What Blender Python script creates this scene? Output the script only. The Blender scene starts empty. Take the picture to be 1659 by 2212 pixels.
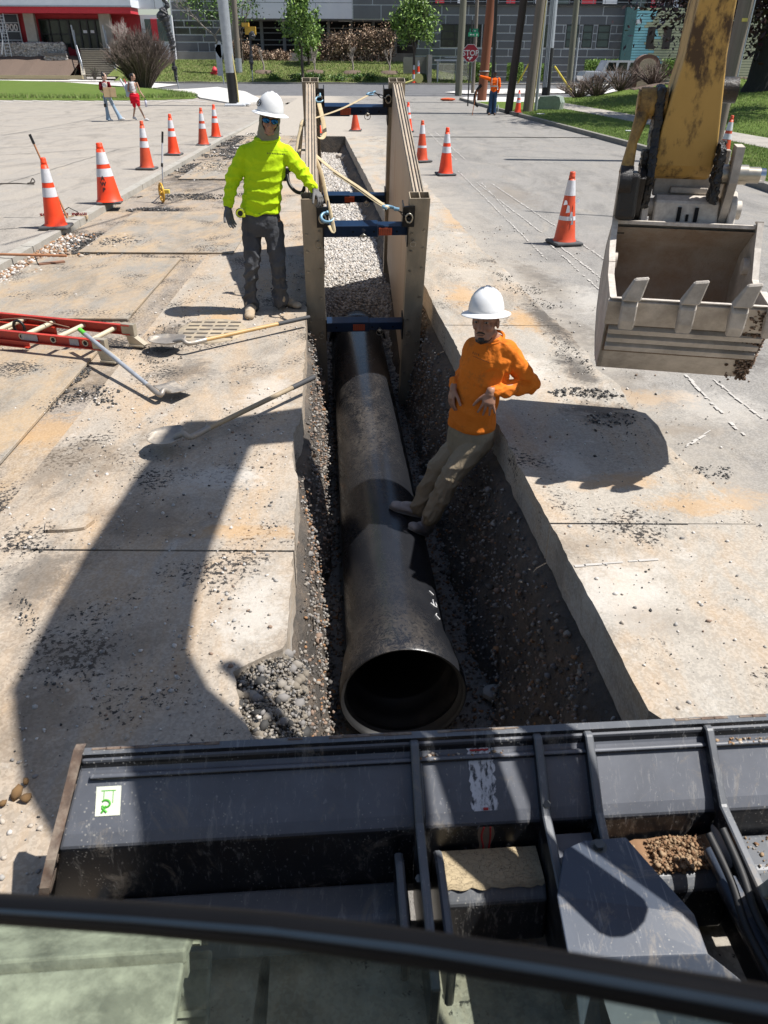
import bpy, bmesh, math, random
import numpy as np
from mathutils import Vector, Matrix, Euler
R = math.radians
random.seed(7); RNG = np.random.default_rng(7)
sc = bpy.context.scene
COL = sc.collection
# ---------------------------------------------------------------- camera
CH, CF, CTH, CRO = 2.2, 1661.0, R(30.5), R(0.3)
cam_d = bpy.data.cameras.new("camera"); cam = bpy.data.objects.new("camera", cam_d); COL.objects.link(cam)
CM = Matrix.Rotation(math.pi/2-CTH, 4, 'X') @ Matrix.Rotation(CRO, 4, 'Z')
cam.matrix_world = Matrix.Translation((0, 0, CH)) @ CM
cam_d.sensor_fit = 'VERTICAL'; cam_d.sensor_height = 36.0; cam_d.sensor_width = 27.0
cam_d.lens = CF/2212*36.0
cam_d.clip_start = 0.02; cam_d.clip_end = 900
cam_d.dof.use_dof = True; cam_d.dof.focus_distance = 7.0; cam_d.dof.aperture_fstop = 7.5
sc.camera = cam
# ---------------------------------------------------------------- sky and sun
SUN_EL, SUN_AZ = R(60), R(-3)      # azimuth from +X towards +Y
w = bpy.data.worlds.new("World"); sc.world = w; w.use_nodes = True
nt = w.node_tree; bg = nt.nodes["Background"]
sky = nt.nodes.new("ShaderNodeTexSky"); sky.sky_type = 'NISHITA'; sky.sun_disc = False
sky.sun_elevation = SUN_EL; sky.sun_rotation = R(93)
nt.links.new(sky.outputs[0], bg.inputs[0]); bg.inputs[1].default_value = 0.072
sl = bpy.data.lights.new("sun", 'SUN'); sl.energy = 4.7; sl.angle = R(0.53); sl.color = (1, .965, .92)
sun = bpy.data.objects.new("sun", sl); COL.objects.link(sun)
SD = Vector((math.cos(SUN_EL)*math.cos(SUN_AZ), math.cos(SUN_EL)*math.sin(SUN_AZ), math.sin(SUN_EL)))
sun.rotation_euler = SD.to_track_quat('Z', 'Y').to_euler(); sun.location = (20, 0, 40)
vs = sc.view_settings; vs.view_transform = 'Standard'; vs.look = 'None'; vs.gamma = 1; vs.exposure = 0.66
try: vs.use_curve_mapping = False
except Exception: pass
sc.cycles.max_bounces = 6; sc.cycles.transparent_max_bounces = 12
sc.cycles.diffuse_bounces = 3; sc.cycles.glossy_bounces = 3
sc.cycles.caustics_reflective = False; sc.cycles.caustics_refractive = False
# ---------------------------------------------------------------- point finders (survey of the place)
def ray(x, y):
    return CM.to_3x3() @ Vector(((x-829.5)/CF, -(y-1106)/CF, -1))
CO = Vector((0, 0, CH))
def G(x, y, z=0.0):
    d = ray(x, y); return CO + d*((z-CH)/d.z)
def V(x, y, Y):
    d = ray(x, y); return CO + d*(Y/d.y)
def Q(x, y, dep):
    return CO + ray(x, y)*dep
U = Vector((-.0735, 1, 0)).normalized(); W = Vector((1, .0735, 0)).normalized()   # trench direction and its right
UANG = math.atan2(-U.x, U.y)
# ---------------------------------------------------------------- tags
def tag(o, label=None, cat=None, group=None, kind=None):
    if label: o['label'] = label
    if cat: o['category'] = cat
    if group: o['group'] = group
    if kind: o['kind'] = kind
    return o
def empty(name, loc=(0, 0, 0), rz=0.0, label=None, cat=None, group=None):
    o = bpy.data.objects.new(name, None); COL.objects.link(o)
    o.location = loc; o.rotation_euler = (0, 0, rz); o.empty_display_size = .2
    return tag(o, label, cat, group)
def copytree(o, parent=None):
    c = o.copy(); COL.objects.link(c)
    if parent: c.parent = parent
    for ch in list(o.children): copytree(ch, c)
    return c
# ---------------------------------------------------------------- mesh builder
class MB:
    def __init__(s): s.v = []; s.f = []; s.sm = []
    def add(s, vs, fs, smooth=False, m=None):
        b = len(s.v)
        if m is not None: vs = [m @ Vector(p) for p in vs]
        s.v += [tuple(p) for p in vs]
        s.f += [tuple(b+i for i in f) for f in fs]; s.sm += [smooth]*len(fs); return s
    def box(s, c, d, m=None, rz=0, bev=0):
        x, y, z = d[0]/2, d[1]/2, d[2]/2
        M2 = Matrix.Translation(c) @ Matrix.Rotation(rz, 4, 'Z')
        if m is not None: M2 = m @ M2
        if bev:
            bm = bmesh.new(); bmesh.ops.create_cube(bm, size=1)
            for v in bm.verts: v.co = Vector((v.co.x*d[0], v.co.y*d[1], v.co.z*d[2]))
            bmesh.ops.bevel(bm, geom=bm.edges[:], offset=bev, segments=2, affect='EDGES', profile=.5)
            bm.verts.index_update()
            s.add([v.co[:] for v in bm.verts], [[v.index for v in f.verts] for f in bm.faces], False, M2); bm.free(); return s
        vs = [(-x,-y,-z),(x,-y,-z),(x,y,-z),(-x,y,-z),(-x,-y,z),(x,-y,z),(x,y,z),(-x,y,z)]
        return s.add(vs, [(0,3,2,1),(4,5,6,7),(0,1,5,4),(1,2,6,5),(2,3,7,6),(3,0,4,7)], False, M2)
    def prism(s, poly, a, b, m=None, ax='Z'):
        """poly: list of 2D points; extruded along ax from a to b."""
        n = len(poly)
        def P3(p, t): return {'Z': (p[0], p[1], t), 'X': (t, p[0], p[1]), 'Y': (p[0], t, p[1])}[ax]
        vs = [P3(p, a) for p in poly] + [P3(p, b) for p in poly]
        fs = [tuple(range(n-1, -1, -1)), tuple(range(n, 2*n))] + [(i, (i+1) % n, n+(i+1) % n, n+i) for i in range(n)]
        return s.add(vs, fs, False, m)
    def hexa(s, p8): return s.add(p8, [(0,3,2,1),(4,5,6,7),(0,1,5,4),(1,2,6,5),(2,3,7,6),(3,0,4,7)])
    def cyl(s, p0, p1, r0, r1=None, n=16, caps=True, smooth=True, m=None):
        return s.tube([p0, p1], [r0, r0 if r1 is None else r1], n, caps, smooth, m)
    def tube(s, pts, rad, n=10, caps=True, smooth=True, m=None, ell=None):
        pts = [Vector(p) for p in pts]
        if not isinstance(rad, (list, tuple)): rad = [rad]*len(pts)
        T = [(pts[min(i+1, len(pts)-1)]-pts[max(i-1, 0)]).normalized() for i in range(len(pts))]
        up = Vector((0, 0, 1)) if abs(T[0].z) < .9 else Vector((1, 0, 0))
        a = (up - T[0]*up.dot(T[0])).normalized(); vs = []; fs = []
        for i, p in enumerate(pts):
            a = (a - T[i]*a.dot(T[i])); a = a.normalized() if a.length > 1e-6 else T[i].orthogonal().normalized(); b = T[i].cross(a)
            e = (1, 1) if ell is None else ell
            for k in range(n):
                t = 2*math.pi*k/n; vs.append(p + (a*math.cos(t)*e[0] + b*math.sin(t)*e[1])*rad[i])
        for i in range(len(pts)-1):
            for k in range(n):
                k2 = (k+1) % n; fs.append((i*n+k, i*n+k2, (i+1)*n+k2, (i+1)*n+k))
        s.add(vs, fs, smooth, m)
        if caps:
            L = len(pts)-1
            b0 = len(s.v)
            s.add([vs[k] for k in range(n)], [tuple(range(n-1, -1, -1))], False, m)
            s.add([vs[L*n+k] for k in range(n)], [tuple(range(n))], False, m)
        return s
    def lathe(s, prof, n=24, m=None, smooth=True, sq=None):
        """prof: (r,z) list"""
        vs = []; fs = []
        for r, z in prof:
            for k in range(n):
                t = 2*math.pi*k/n; vs.append((r*math.cos(t), r*math.sin(t), z))
        for i in range(len(prof)-1):
            for k in range(n):
                k2 = (k+1) % n; fs.append((i*n+k, i*n+k2, (i+1)*n+k2, (i+1)*n+k))
        return s.add(vs, fs, smooth, m)
    def ell(s, c, r, m=None, nu=14, nv=9):
        vs = []; fs = []
        for j in range(nv+1):
            ph = math.pi*j/nv
            for k in range(nu):
                t = 2*math.pi*k/nu
                vs.append((c[0]+r[0]*math.sin(ph)*math.cos(t), c[1]+r[1]*math.sin(ph)*math.sin(t), c[2]+r[2]*math.cos(ph)))
        for j in range(nv):
            for k in range(nu):
                k2 = (k+1) % nu; fs.append((j*nu+k, (j+1)*nu+k, (j+1)*nu+k2, j*nu+k2))
        return s.add(vs, fs, True, m)
    def torus(s, c, R1, r2, m=None, n=20, k=8, a0=0, a1=2*math.pi):
        closed = abs(a1-a0-2*math.pi) < 1e-6
        pts = [(c[0]+R1*math.cos(a0+(a1-a0)*i/n), c[1]+R1*math.sin(a0+(a1-a0)*i/n), c[2]) for i in range(n+1)]
        return s.tube(pts, r2, k, not closed, True, m)
    def build(s, name, mat=None, parent=None, merge=False):
        me = bpy.data.meshes.new(name); me.from_pydata(s.v, [], s.f)
        me.polygons.foreach_set('use_smooth', s.sm)
        if merge:
            bm = bmesh.new(); bm.from_mesh(me); bmesh.ops.remove_doubles(bm, verts=bm.verts, dist=1e-5)
            bmesh.ops.recalc_face_normals(bm, faces=bm.faces); bm.to_mesh(me); bm.free()
        me.update()
        if mat: me.materials.append(mat)
        o = bpy.data.objects.new(name, me); COL.objects.link(o)
        if parent: o.parent = parent
        return o
def npmesh(name, verts, faces, mat, parent=None, smooth=False, mats=None, midx=None):
    """fast mesh from numpy arrays; faces: (n,3) or (n,4)"""
    me = bpy.data.meshes.new(name); k = faces.shape[1]
    me.vertices.add(len(verts)); me.vertices.foreach_set('co', np.ascontiguousarray(verts, np.float32).ravel())
    me.loops.add(faces.size); me.loops.foreach_set('vertex_index', faces.astype(np.int32).ravel())
    me.polygons.add(len(faces)); me.polygons.foreach_set('loop_start', np.arange(0, faces.size, k, dtype=np.int32))
    if smooth: me.polygons.foreach_set('use_smooth', np.ones(len(faces), bool))
    for m_ in (mats or [mat]): me.materials.append(m_)
    if midx is not None: me.polygons.foreach_set('material_index', midx.astype(np.int32))
    me.update(calc_edges=True); me.validate()
    o = bpy.data.objects.new(name, me); COL.objects.link(o)
    if parent: o.parent = parent
    return o
def frame(o, x, y, z):
    """matrix with origin o and axes x,y,z"""
    m = Matrix((Vector(x), Vector(y), Vector(z))).transposed().to_4x4(); m.translation = Vector(o); return m
def look(p0, p1, up=(0, 0, 1)):
    y = (Vector(p1)-Vector(p0)).normalized(); up = Vector(up)
    x = y.cross(up); x = x.normalized() if x.length > 1e-5 else Vector((1, 0, 0)); z = x.cross(y)
    return frame(p0, x, y, z)
# ---------------------------------------------------------------- materials
MATS = {}
def nodes(name):
    m = bpy.data.materials.new(name); m.use_nodes = True; n = m.node_tree; return m, n, n.nodes["Principled BSDF"]
class NT:
    """tiny node helper"""
    def __init__(s, n, coord='Object'):
        s.n = n; s.tc = n.nodes.new('ShaderNodeTexCoord'); s.co = s.tc.outputs[coord]
    def new(s, t): return s.n.nodes.new('ShaderNode'+t)
    def lk(s, a, b): s.n.links.new(a, b)
    def map(s, sc_=(1, 1, 1), loc=(0, 0, 0), rot=(0, 0, 0), src=None):
        m = s.new('Mapping'); s.lk(src or s.co, m.inputs[0]); m.inputs['Scale'].default_value = sc_; m.inputs['Location'].default_value = loc; m.inputs['Rotation'].default_value = rot; return m.outputs[0]
    def noise(s, scale, detail=6, rough=.6, dist=0, src=None):
        t = s.new('TexNoise'); s.lk(src or s.co, t.inputs['Vector']); t.inputs['Scale'].default_value = scale; t.inputs['Detail'].default_value = detail; t.inputs['Roughness'].default_value = rough; t.inputs['Distortion'].default_value = dist; return t.outputs[0]
    def vor(s, scale, feat='F1', src=None, out=0, rnd=1):
        t = s.new('TexVoronoi'); s.lk(src or s.co, t.inputs['Vector']); t.inputs['Scale'].default_value = scale; t.feature = feat; t.inputs['Randomness'].default_value = rnd; return t.outputs[out]
    def ramp(s, fac, stops, interp='LINEAR'):
        r = s.new('ValToRGB'); s.lk(fac, r.inputs[0]); e = r.color_ramp; e.interpolation = interp
        while len(e.elements) > 1: e.elements.remove(e.elements[-1])
        for i, (p, c) in enumerate(stops):
            c = (c, c, c, 1) if isinstance(c, (int, float)) else (*c, 1)[:4]
            if i == 0: e.elements[0].position = p; e.elements[0].color = c
            else: q = e.elements.new(p); q.color = c
        return r.outputs[0]
    def mix(s, fac, a, b, mode='MIX'):
        m = s.new('Mix'); m.data_type = 'RGBA'; m.blend_type = mode
        for v, i in ((fac, 0), (a, 6), (b, 7)):
            if isinstance(v, (int, float)): m.inputs[i].default_value = v if i == 0 else (v, v, v, 1)
            elif isinstance(v, tuple): m.inputs[i].default_value = (*v, 1)[:4]
            else: s.lk(v, m.inputs[i])
        return m.outputs[2]
    def math(s, op, a, b=None, clamp=False):
        m = s.new('Math'); m.operation = op; m.use_clamp = clamp
        for v, i in ((a, 0), (b, 1)):
            if v is None: continue
            if isinstance(v, (int, float)): m.inputs[i].default_value = v
            else: s.lk(v, m.inputs[i])
        return m.outputs[0]
    def sep(s, src=None):
        x = s.new('SeparateXYZ'); s.lk(src or s.co, x.inputs[0]); return x.outputs
    def bump(s, h, strength, dist, base=None):
        b = s.new('Bump'); s.lk(h, b.inputs['Height']); b.inputs['Strength'].default_value = strength; b.inputs['Distance'].default_value = dist
        if base: s.lk(base, b.inputs['Normal'])
        return b.outputs[0]
def mat(name, col, rough=.6, metal=0.0, col2=None, ns=8, amt=.5, dirt=None, ds=3, dcov=.5, dsharp=.12, bump=.0, bs=60, bd=.004, stretch=None, spec=None, rand=0.0, coat=0.0):
    if name in MATS: return MATS[name]
    m, n, p = nodes(name); t = NT(n); src = t.map(stretch) if stretch else None
    c = t.mix(t.ramp(t.noise(ns, 8, .65, src=src), [(.5-amt*.35, 0.), (.5+amt*.35, 1.)]), tuple(col), tuple(col2 or [k*.72 for k in col]))
    if dirt is not None:
        f = t.ramp(t.noise(ds, 10, .7, src=src), [(1-dcov-dsharp, 0.), (1-dcov+dsharp, 1.)]); c = t.mix(f, c, tuple(dirt))
        if metal > 0: t.lk(t.math('MULTIPLY', t.math('SUBTRACT', 1.0, f), metal), p.inputs['Metallic'])
        t.lk(t.ramp(f, [(0, rough), (1, .9)]), p.inputs['Roughness'])
    else:
        p.inputs['Roughness'].default_value = rough; p.inputs['Metallic'].default_value = metal
    if rand:
        oi = t.new('ObjectInfo'); c = t.mix(t.math('MULTIPLY', oi.outputs['Random'], rand), c, tuple(k*.35 for k in col))
    t.lk(c, p.inputs['Base Color'])
    if bump: t.lk(t.bump(t.noise(bs, 8, .7, src=src), bump, bd), p.inputs['Normal'])
    if spec is not None: p.inputs['Specular IOR Level'].default_value = spec
    if coat: p.inputs['Coat Weight'].default_value = coat; p.inputs['Coat Roughness'].default_value = .15
    MATS[name] = m; return m
# ---------------------------------------------------------------- numpy scatter
def ico(sub=1):
    bm = bmesh.new(); bmesh.ops.create_icosphere(bm, subdivisions=sub, radius=1)
    v = np.array([q.co[:] for q in bm.verts]); f = np.array([[q.index for q in t.verts] for t in bm.faces]); bm.free(); return v, f
ICO1 = ico(1)
def rock_variants(k=8, amp=.28):
    out = []
    for i in range(k):
        v = ICO1[0].copy(); v *= 1 + RNG.uniform(-amp, amp, (len(v), 1)); v *= RNG.uniform(.65, 1.15, (1, 3)); out.append(v)
    return out
ROCKS = rock_variants()
def stones(name, pos, size, mats, parent=None, flat=.75, pm=None):
    """pos (n,3), size (n,) -> one mesh of rocks"""
    n = len(pos); vs = np.empty((n, len(ICO1[0]), 3)); a = RNG.uniform(0, 6.283, n); b = RNG.uniform(-.6, .6, n)
    idx = RNG.integers(0, len(ROCKS), n); base = np.stack(ROCKS)[idx]*np.asarray(size)[:, None, None]
    base[:, :, 2] *= flat
    ca, sa, cb, sb = np.cos(a)[:, None], np.sin(a)[:, None], np.cos(b)[:, None], np.sin(b)[:, None]
    x = base[:, :, 0]; y = base[:, :, 1]*cb - base[:, :, 2]*sb; z = base[:, :, 1]*sb + base[:, :, 2]*cb
    vs[:, :, 0] = x*ca - y*sa; vs[:, :, 1] = x*sa + y*ca; vs[:, :, 2] = z
    vs += np.asarray(pos)[:, None, :]
    f = (ICO1[1][None] + (np.arange(n)*len(ICO1[0]))[:, None, None]).reshape(-1, 3)
    mi = np.repeat(RNG.choice(len(mats), n, p=pm), len(ICO1[1]))
    return npmesh(name, vs.reshape(-1, 3), f, None, parent, False, mats, mi)
def fbm(x, y, sc_, seed=0, oc=4):
    """cheap value noise in numpy"""
    x = np.asarray(x, float)*sc_; y = np.asarray(y, float)*sc_; r = 0; a = .5
    for o in range(oc):
        xi = np.floor(x).astype(np.int64); yi = np.floor(y).astype(np.int64); fx = x-xi; fy = y-yi
        def h(i, j):
            k = (i*374761393 + j*668265263 + (seed+o)*1442695040) & 0x7fffffff
            k = ((k ^ (k >> 13))*1274126177) & 0x7fffffff; return ((k ^ (k >> 16)) & 0xffff)/65535.
        u = fx*fx*(3-2*fx); v = fy*fy*(3-2*fy)
        r = r + a*((h(xi, yi)*(1-u)+h(xi+1, yi)*u)*(1-v) + (h(xi, yi+1)*(1-u)+h(xi+1, yi+1)*u)*v)
        a *= .5; x = x*2.03+7; y = y*2.03+3
    return r
# ================================================================ GROUND
def jit(y, s, a, seed): return (float(fbm(y, seed*3.1, s, seed, 4))-.47)*a
def XL0(y): return -.225-.0735*y
def XR0(y): return 1.25-.0925*y
def XL(y):
    x = XL0(y) + jit(y, 5, .03, 3) + jit(y, 26, .035, 4)
    if y < 2.58: x += np.interp(y, [1.6, 1.85, 2.1, 2.3, 2.42, 2.5, 2.58], [-.03, -.05, -.12, -.20, -.21, -.12, 0])+jit(y, 11, .05, 31)
    if 4.15 < y < 5.0: x -= .05*math.sin((y-4.15)/.85*math.pi)
    return x
def XR(y):
    x = XR0(y) + jit(y, 4, .02, 8) + jit(y, 13, .02, 19) + jit(y, 42, .018, 9)
    if y < 2.2: x += (2.2-y)*.1+.03
    return x
def XC(y): return -4.3-.025*y
def ZLOT(y): return float(np.interp(y, [-9, 26, 33], [.09, .09, .004]))
XKP = ([-8, 8, 16.1, 20.2, 24.9, 37.8, 50, 55, 56.6], [7.3, 7.4, 7.45, 7.43, 7.16, 6.0, 4.95, 4.6, 5.1])
def XK(y): return float(np.interp(y, *XKP))
def strip(mb, xa, xb, y0, y1, step, z, thick=0, nx=1):
    n = max(1, int(round((y1-y0)/step))); ys = [y0+(y1-y0)*i/n for i in range(n+1)]
    zf = z if callable(z) else (lambda x, y: z)
    vs = []; fs = []
    for y in ys:
        a, b = xa(y), xb(y)
        for k in range(nx+1):
            x = a+(b-a)*k/nx; vs.append((x, y, zf(x, y)))
    w_ = nx+1
    for i in range(n):
        for k in range(nx): fs.append((i*w_+k, i*w_+k+1, (i+1)*w_+k+1, (i+1)*w_+k))
    mb.add(vs, fs)
    if thick:
        ring = [i*w_ for i in range(n+1)] + [n*w_+k for k in range(1, w_)] + [i*w_+nx for i in range(n-1, -1, -1)] + [k for k in range(nx-1, 0, -1)]
        top = [vs[i] for i in ring]; m_ = len(top); bot = [(p[0], p[1], p[2]-thick) for p in top]
        mb.add(top+bot, [(j, m_+j, m_+(j+1) % m_, (j+1) % m_) for j in range(m_)])
# ---- road material: sun-bleached asphalt / worn concrete with soil, crumbs, stains
def road_mat(name, base, alt, sand, sandc, grit, white=0.0, bumpd=.006, crumb=.0, seed=0.0):
    m, n, p = nodes(name); t = NT(n); src = t.map((1, 1, 1), (seed, seed*1.7, 0))
    st = t.map((1, .35, 1), (seed, 3+seed, 0))
    c = t.mix(t.ramp(t.noise(.9, 9, .62, .4, src), [(.38, 0.), (.62, 1.)]), base, alt)
    c = t.mix(t.math('MULTIPLY', t.ramp(t.noise(2.6, 8, .7, .6, st), [(1-sandc-.1, 0.), (1-sandc+.12, 1.)]), .75), c, sand)
    c = t.mix(t.math('MULTIPLY', t.ramp(t.noise(11, 8, .75, 0, src), [(.45, 0.), (.75, 1.)]), .4), c, tuple(k*.55 for k in base))
    if white: c = t.mix(t.math('MULTIPLY', t.ramp(t.noise(4.5, 10, .8, 1.2, src), [(.56, 0.), (.66, 1.)]), white), c, (.6, .57, .52))
    c = t.mix(t.math('MULTIPLY', t.ramp(t.noise(1.15, 9, .72, 1.2, st), [(.50, 0.), (.64, 1.)]), .6), c, tuple(k*.5 for k in alt))
    sp = t.vor(95, src=src, out=1); c = t.mix(t.math('MULTIPLY', t.ramp(sp, [(.0, 0.), (1., 1.)]), grit), c, t.mix(t.ramp(sp, [(.45, 0.), (.55, 1.)]), tuple(k*.45 for k in base), tuple(min(1, k*1.45) for k in base)))
    if crumb: c = t.mix(t.ramp(t.math('MULTIPLY', t.noise(1.6, 4, .5, 0, src), t.noise(38, 4, .7, 0, src)), [(.36-crumb, 0.), (.39-crumb, 1.)]), c, (.045, .04, .036))
    t.lk(c, p.inputs['Base Color']); p.inputs['Roughness'].default_value = .9; p.inputs['Specular IOR Level'].default_value = .25
    h = t.math('ADD', t.math('MULTIPLY', t.noise(70, 6, .8, 0, src), .6), t.math('MULTIPLY', t.noise(9, 8, .7, 0, src), 1.2))
    t.lk(t.bump(h, .55, bumpd), p.inputs['Normal']); MATS[name] = m; return m
m_conc = road_mat('worn_concrete', (.375, .325, .265), (.32, .285, .24), (.43, .295, .17), .48, .3, .35, crumb=.035, seed=1)
m_conc2 = road_mat('worn_concrete_right', (.385, .345, .29), (.33, .305, .265), (.43, .30, .18), .44, .3, .45, crumb=.02, seed=5)
m_asph = road_mat('sun_bleached_asphalt', (.245, .232, .212), (.21, .20, .185), (.33, .29, .235), .38, .45, .12, crumb=.0, seed=2)
m_dirt = road_mat('dirt_and_crumbs', (.31, .26, .205), (.25, .22, .19), (.44, .30, .16), .45, .5, .25, crumb=.075, seed=9, bumpd=.012)
m_lot = road_mat('lot_concrete', (.33, .295, .25), (.285, .262, .232), (.42, .33, .22), .32, .35, .1, crumb=.0, seed=3)
m_street = road_mat('street_asphalt', (.125, .125, .13), (.15, .15, .15), (.20, .19, .18), .35, .3, 0, seed=4)
m_walk = road_mat('pale_sidewalk', (.62, .60, .56), (.55, .53, .5), (.55, .5, .42), .3, .15, 0, seed=6)
m_side = road_mat('grey_sidewalk', (.36, .33, .29), (.30, .28, .25), (.42, .37, .3), .3, .3, 0, seed=7)
def stains(m, items):
    n = m.node_tree; t = NT(n); p = n.nodes['Principled BSDF']; c = p.inputs['Base Color'].links[0].from_socket; nz = t.noise(5, 10, .78, .5); nf = t.noise(40, 6, .8)
    for (px, py, rx, ry, ang, col, k) in items:
        q = G(px, py); mp = t.new('Mapping'); mp.vector_type = 'TEXTURE'; t.lk(t.co, mp.inputs[0]); mp.inputs['Location'].default_value = (q.x, q.y, 0); mp.inputs['Rotation'].default_value = (0, 0, ang); mp.inputs['Scale'].default_value = (rx, ry, 50)
        ln = t.new('VectorMath'); ln.operation = 'LENGTH'; t.lk(mp.outputs[0], ln.inputs[0]); d = t.math('ADD', t.math('SUBTRACT', 1.0, ln.outputs['Value']), t.math('MULTIPLY', t.math('SUBTRACT', nz, .5), 2.6)); d = t.math('ADD', d, t.math('MULTIPLY', t.math('SUBTRACT', nf, .5), .9))
        c = t.mix(t.math('MULTIPLY', t.ramp(d, [(.25, 0.), (.75, 1.)]), k), c, col)
    t.lk(c, p.inputs['Base Color'])
DK, OR, WH, BR = (.065, .058, .052), (.45, .28, .13), (.52, .49, .44), (.16, .125, .09)
stains(m_conc, [(360, 735, .3, .9, .1, DK, .75), (245, 650, .5, .9, .2, OR, .55), (400, 800, .35, .5, 0, DK, .6), (560, 420, .5, 2.2, .1, OR, .5), (130, 1000, .7, .5, .3, BR, .6), (320, 1120, .6, .35, 0, BR, .5), (420, 930, .5, .3, 0, BR, .5), (540, 1150, .5, .12, 0, OR, .5), (480, 1030, .5, .25, .2, WH, .6), (560, 1320, .25, .5, 0, WH, .6), (80, 1250, .3, .5, 0, DK, .6), (200, 1400, .5, .3, 0, BR, .4), (470, 690, .3, .5, 0, OR, .55), (60, 1560, .3, .4, 0, BR, .5), (580, 850, .3, .6, 0, WH, .5), (600, 480, .3, 1.0, 0, OR, .4)])
stains(m_conc2, [(1000, 640, .3, .8, 0, OR, .6), (1130, 690, .28, .6, .1, OR, .75), (1180, 690, .22, 1.3, .13, DK, .85), (1250, 800, .2, .8, .1, DK, .8), (1330, 1040, .5, .16, .1, OR, .55), (1500, 1090, .5, .2, 0, OR, .55), (1300, 890, .4, .3, 0, DK, .7), (1250, 1180, .5, .2, 0, BR, .35), (1150, 800, .25, .5, 0, WH, .7), (1350, 1280, .4, .5, 0, WH, .6), (1560, 1010, .3, .15, 0, DK, .7), (1100, 560, .3, 1.0, .1, BR, .6), (980, 470, .3, 2, 0, OR, .5), (1220, 1000, .2, .4, 0, WH, .5), (1420, 1340, .3, .2, 0, BR, .35)])
stains(m_asph, [(1160, 600, .3, 1.6, .15, DK, .8), (1240, 720, .4, 1.2, .2, DK, .75), (1330, 830, .5, .6, .1, DK, .7), (1380, 860, .6, .3, 0, OR, .55), (1420, 930, .7, .2, .1, BR, .6), (1500, 1080, .7, .3, .1, OR, .7), (1280, 650, .4, 1.0, 0, WH, .45), (1600, 780, .5, .4, .3, DK, .55), (1100, 420, .8, 2.5, .1, BR, .35), (1400, 480, 1.4, 1.2, .1, (.20, .19, .175), .5), (1300, 300, 1.6, 6, .1, (.19, .185, .175), .5), (1000, 260, 1.8, 9, .1, (.18, .18, .17), .5), (700, 250, 2, 4, 0, (.19, .18, .165), .5), (1560, 880, .6, .5, 0, WH, .4)])
stains(m_dirt, [(240, 525, 1.1, .8, 0, DK, .85), (330, 455, .8, .45, 0, DK, .8), (430, 380, 1.3, 3.0, .1, DK, .75), (520, 310, 1.3, 6, .1, DK, .75), (60, 830, .7, .6, .2, DK, .8), (110, 930, .8, .4, .5, OR, .6), (240, 820, .6, .5, 0, BR, .6)])
def creep():
    n = m_asph.node_tree; t = NT(n); p = n.nodes['Principled BSDF']; src = p.inputs['Base Color'].links[0].from_socket; x = t.sep()
    d = t.math('ADD', t.math('ADD', x[0], t.math('MULTIPLY', x[1], .095)), t.math('MULTIPLY', t.noise(1.1, 8, .7), 2.6))
    f = t.math('MULTIPLY', t.ramp(t.math('MULTIPLY', t.math('SUBTRACT', d, 3.0), .6), [(0., 1.), (.9, 0.)]), t.ramp(t.noise(7, 8, .75), [(.3, .45), (.65, 1.)]))
    t.lk(t.mix(f, src, (.40, .355, .295)), p.inputs['Base Color'])
creep(); 
rd = MB()
XS1 = lambda y: -2.05-.05*y*.5            # left border of the concrete slabs
XS2 = lambda y: (2.35-.095*y if y < 14 else 1.02-.07*(y-14))+jit(y, 1.3, .22, 17)+jit(y, 7, .08, 18)
strip(rd, lambda y: XS2(y)-.35, XK, -8, 28, .8, -.004, nx=4)
strip(rd, XC, XK, 28.2, 56, 2, 0, nx=5)
strip(rd, lambda y: -260, lambda y: 260, 56, 60, 4, 0, nx=2)
road = tag(rd.build('road', m_asph), 'grey sun-bleached asphalt lane beside the trench', kind='structure')
dd = MB(); strip(dd, XC, lambda y: XS1(y)+.3, -8, 28.2, .8, -.004, nx=3)
tag(dd.build('gutter_lane', m_dirt), 'dirt covered asphalt lane left of the trench', kind='structure')
st_ = MB(); strip(st_, lambda y: -260, lambda y: 260, 60, 88.6, 4, 0, nx=4)
tag(st_.build('cross_street', m_street), 'dark asphalt cross street at the far end', kind='structure')
# far base ground everywhere else, well below the road sheets
gb = MB(); gb.add([(-700, -60, -2.6), (700, -60, -2.6), (700, 880, -2.6), (-700, 880, -2.6)], [(0, 1, 2, 3)])
gb.add([(-260, 88.6, -.02), (260, 88.6, -.02), (260, 400, -.02), (-260, 400, -.02)], [(0, 1, 2, 3)])
tag(gb.build('ground', m_side), kind='structure')
# ---- concrete slabs along the trench edges, each a piece with open joints
def slab(xa, xb, y0, y1, m_, lab=None):
    b = MB(); strip(b, xa, xb, y0+.008, y1-.008, .05 if y1 < 14 else .15, 0, thick=.24)
    o = b.build('concrete_slab', m_, road)
    if lab: o['label'] = lab
for y0, y1 in ((-8, .4), (.4, 3.33), (3.33, 10.25), (10.25, 13.6), (13.6, 17.2), (17.2, 20.7), (20.7, 24.4), (24.4, 28.2)):
    if y1 <= .4: slab(XS1, lambda y: .2, y0, y1, m_conc)
    else: slab(XS1, XL, y0, y1, m_conc)
for y0, y1 in ((-8, .4), (.4, 3.62), (3.62, 7.28), (7.28, 14.6), (14.6, 18.2), (18.2, 22), (22, 28.2)):
    if y1 <= .4: slab(lambda y: .2, XS2, y0, y1, m_conc2)
    else: slab(XR, XS2, y0, y1, m_conc2)
cap = MB(); strip(cap, XL0, XR0, .4, 1.35, .2, 0, thick=.24); cap.build('concrete_slab', m_conc2, road)
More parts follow.
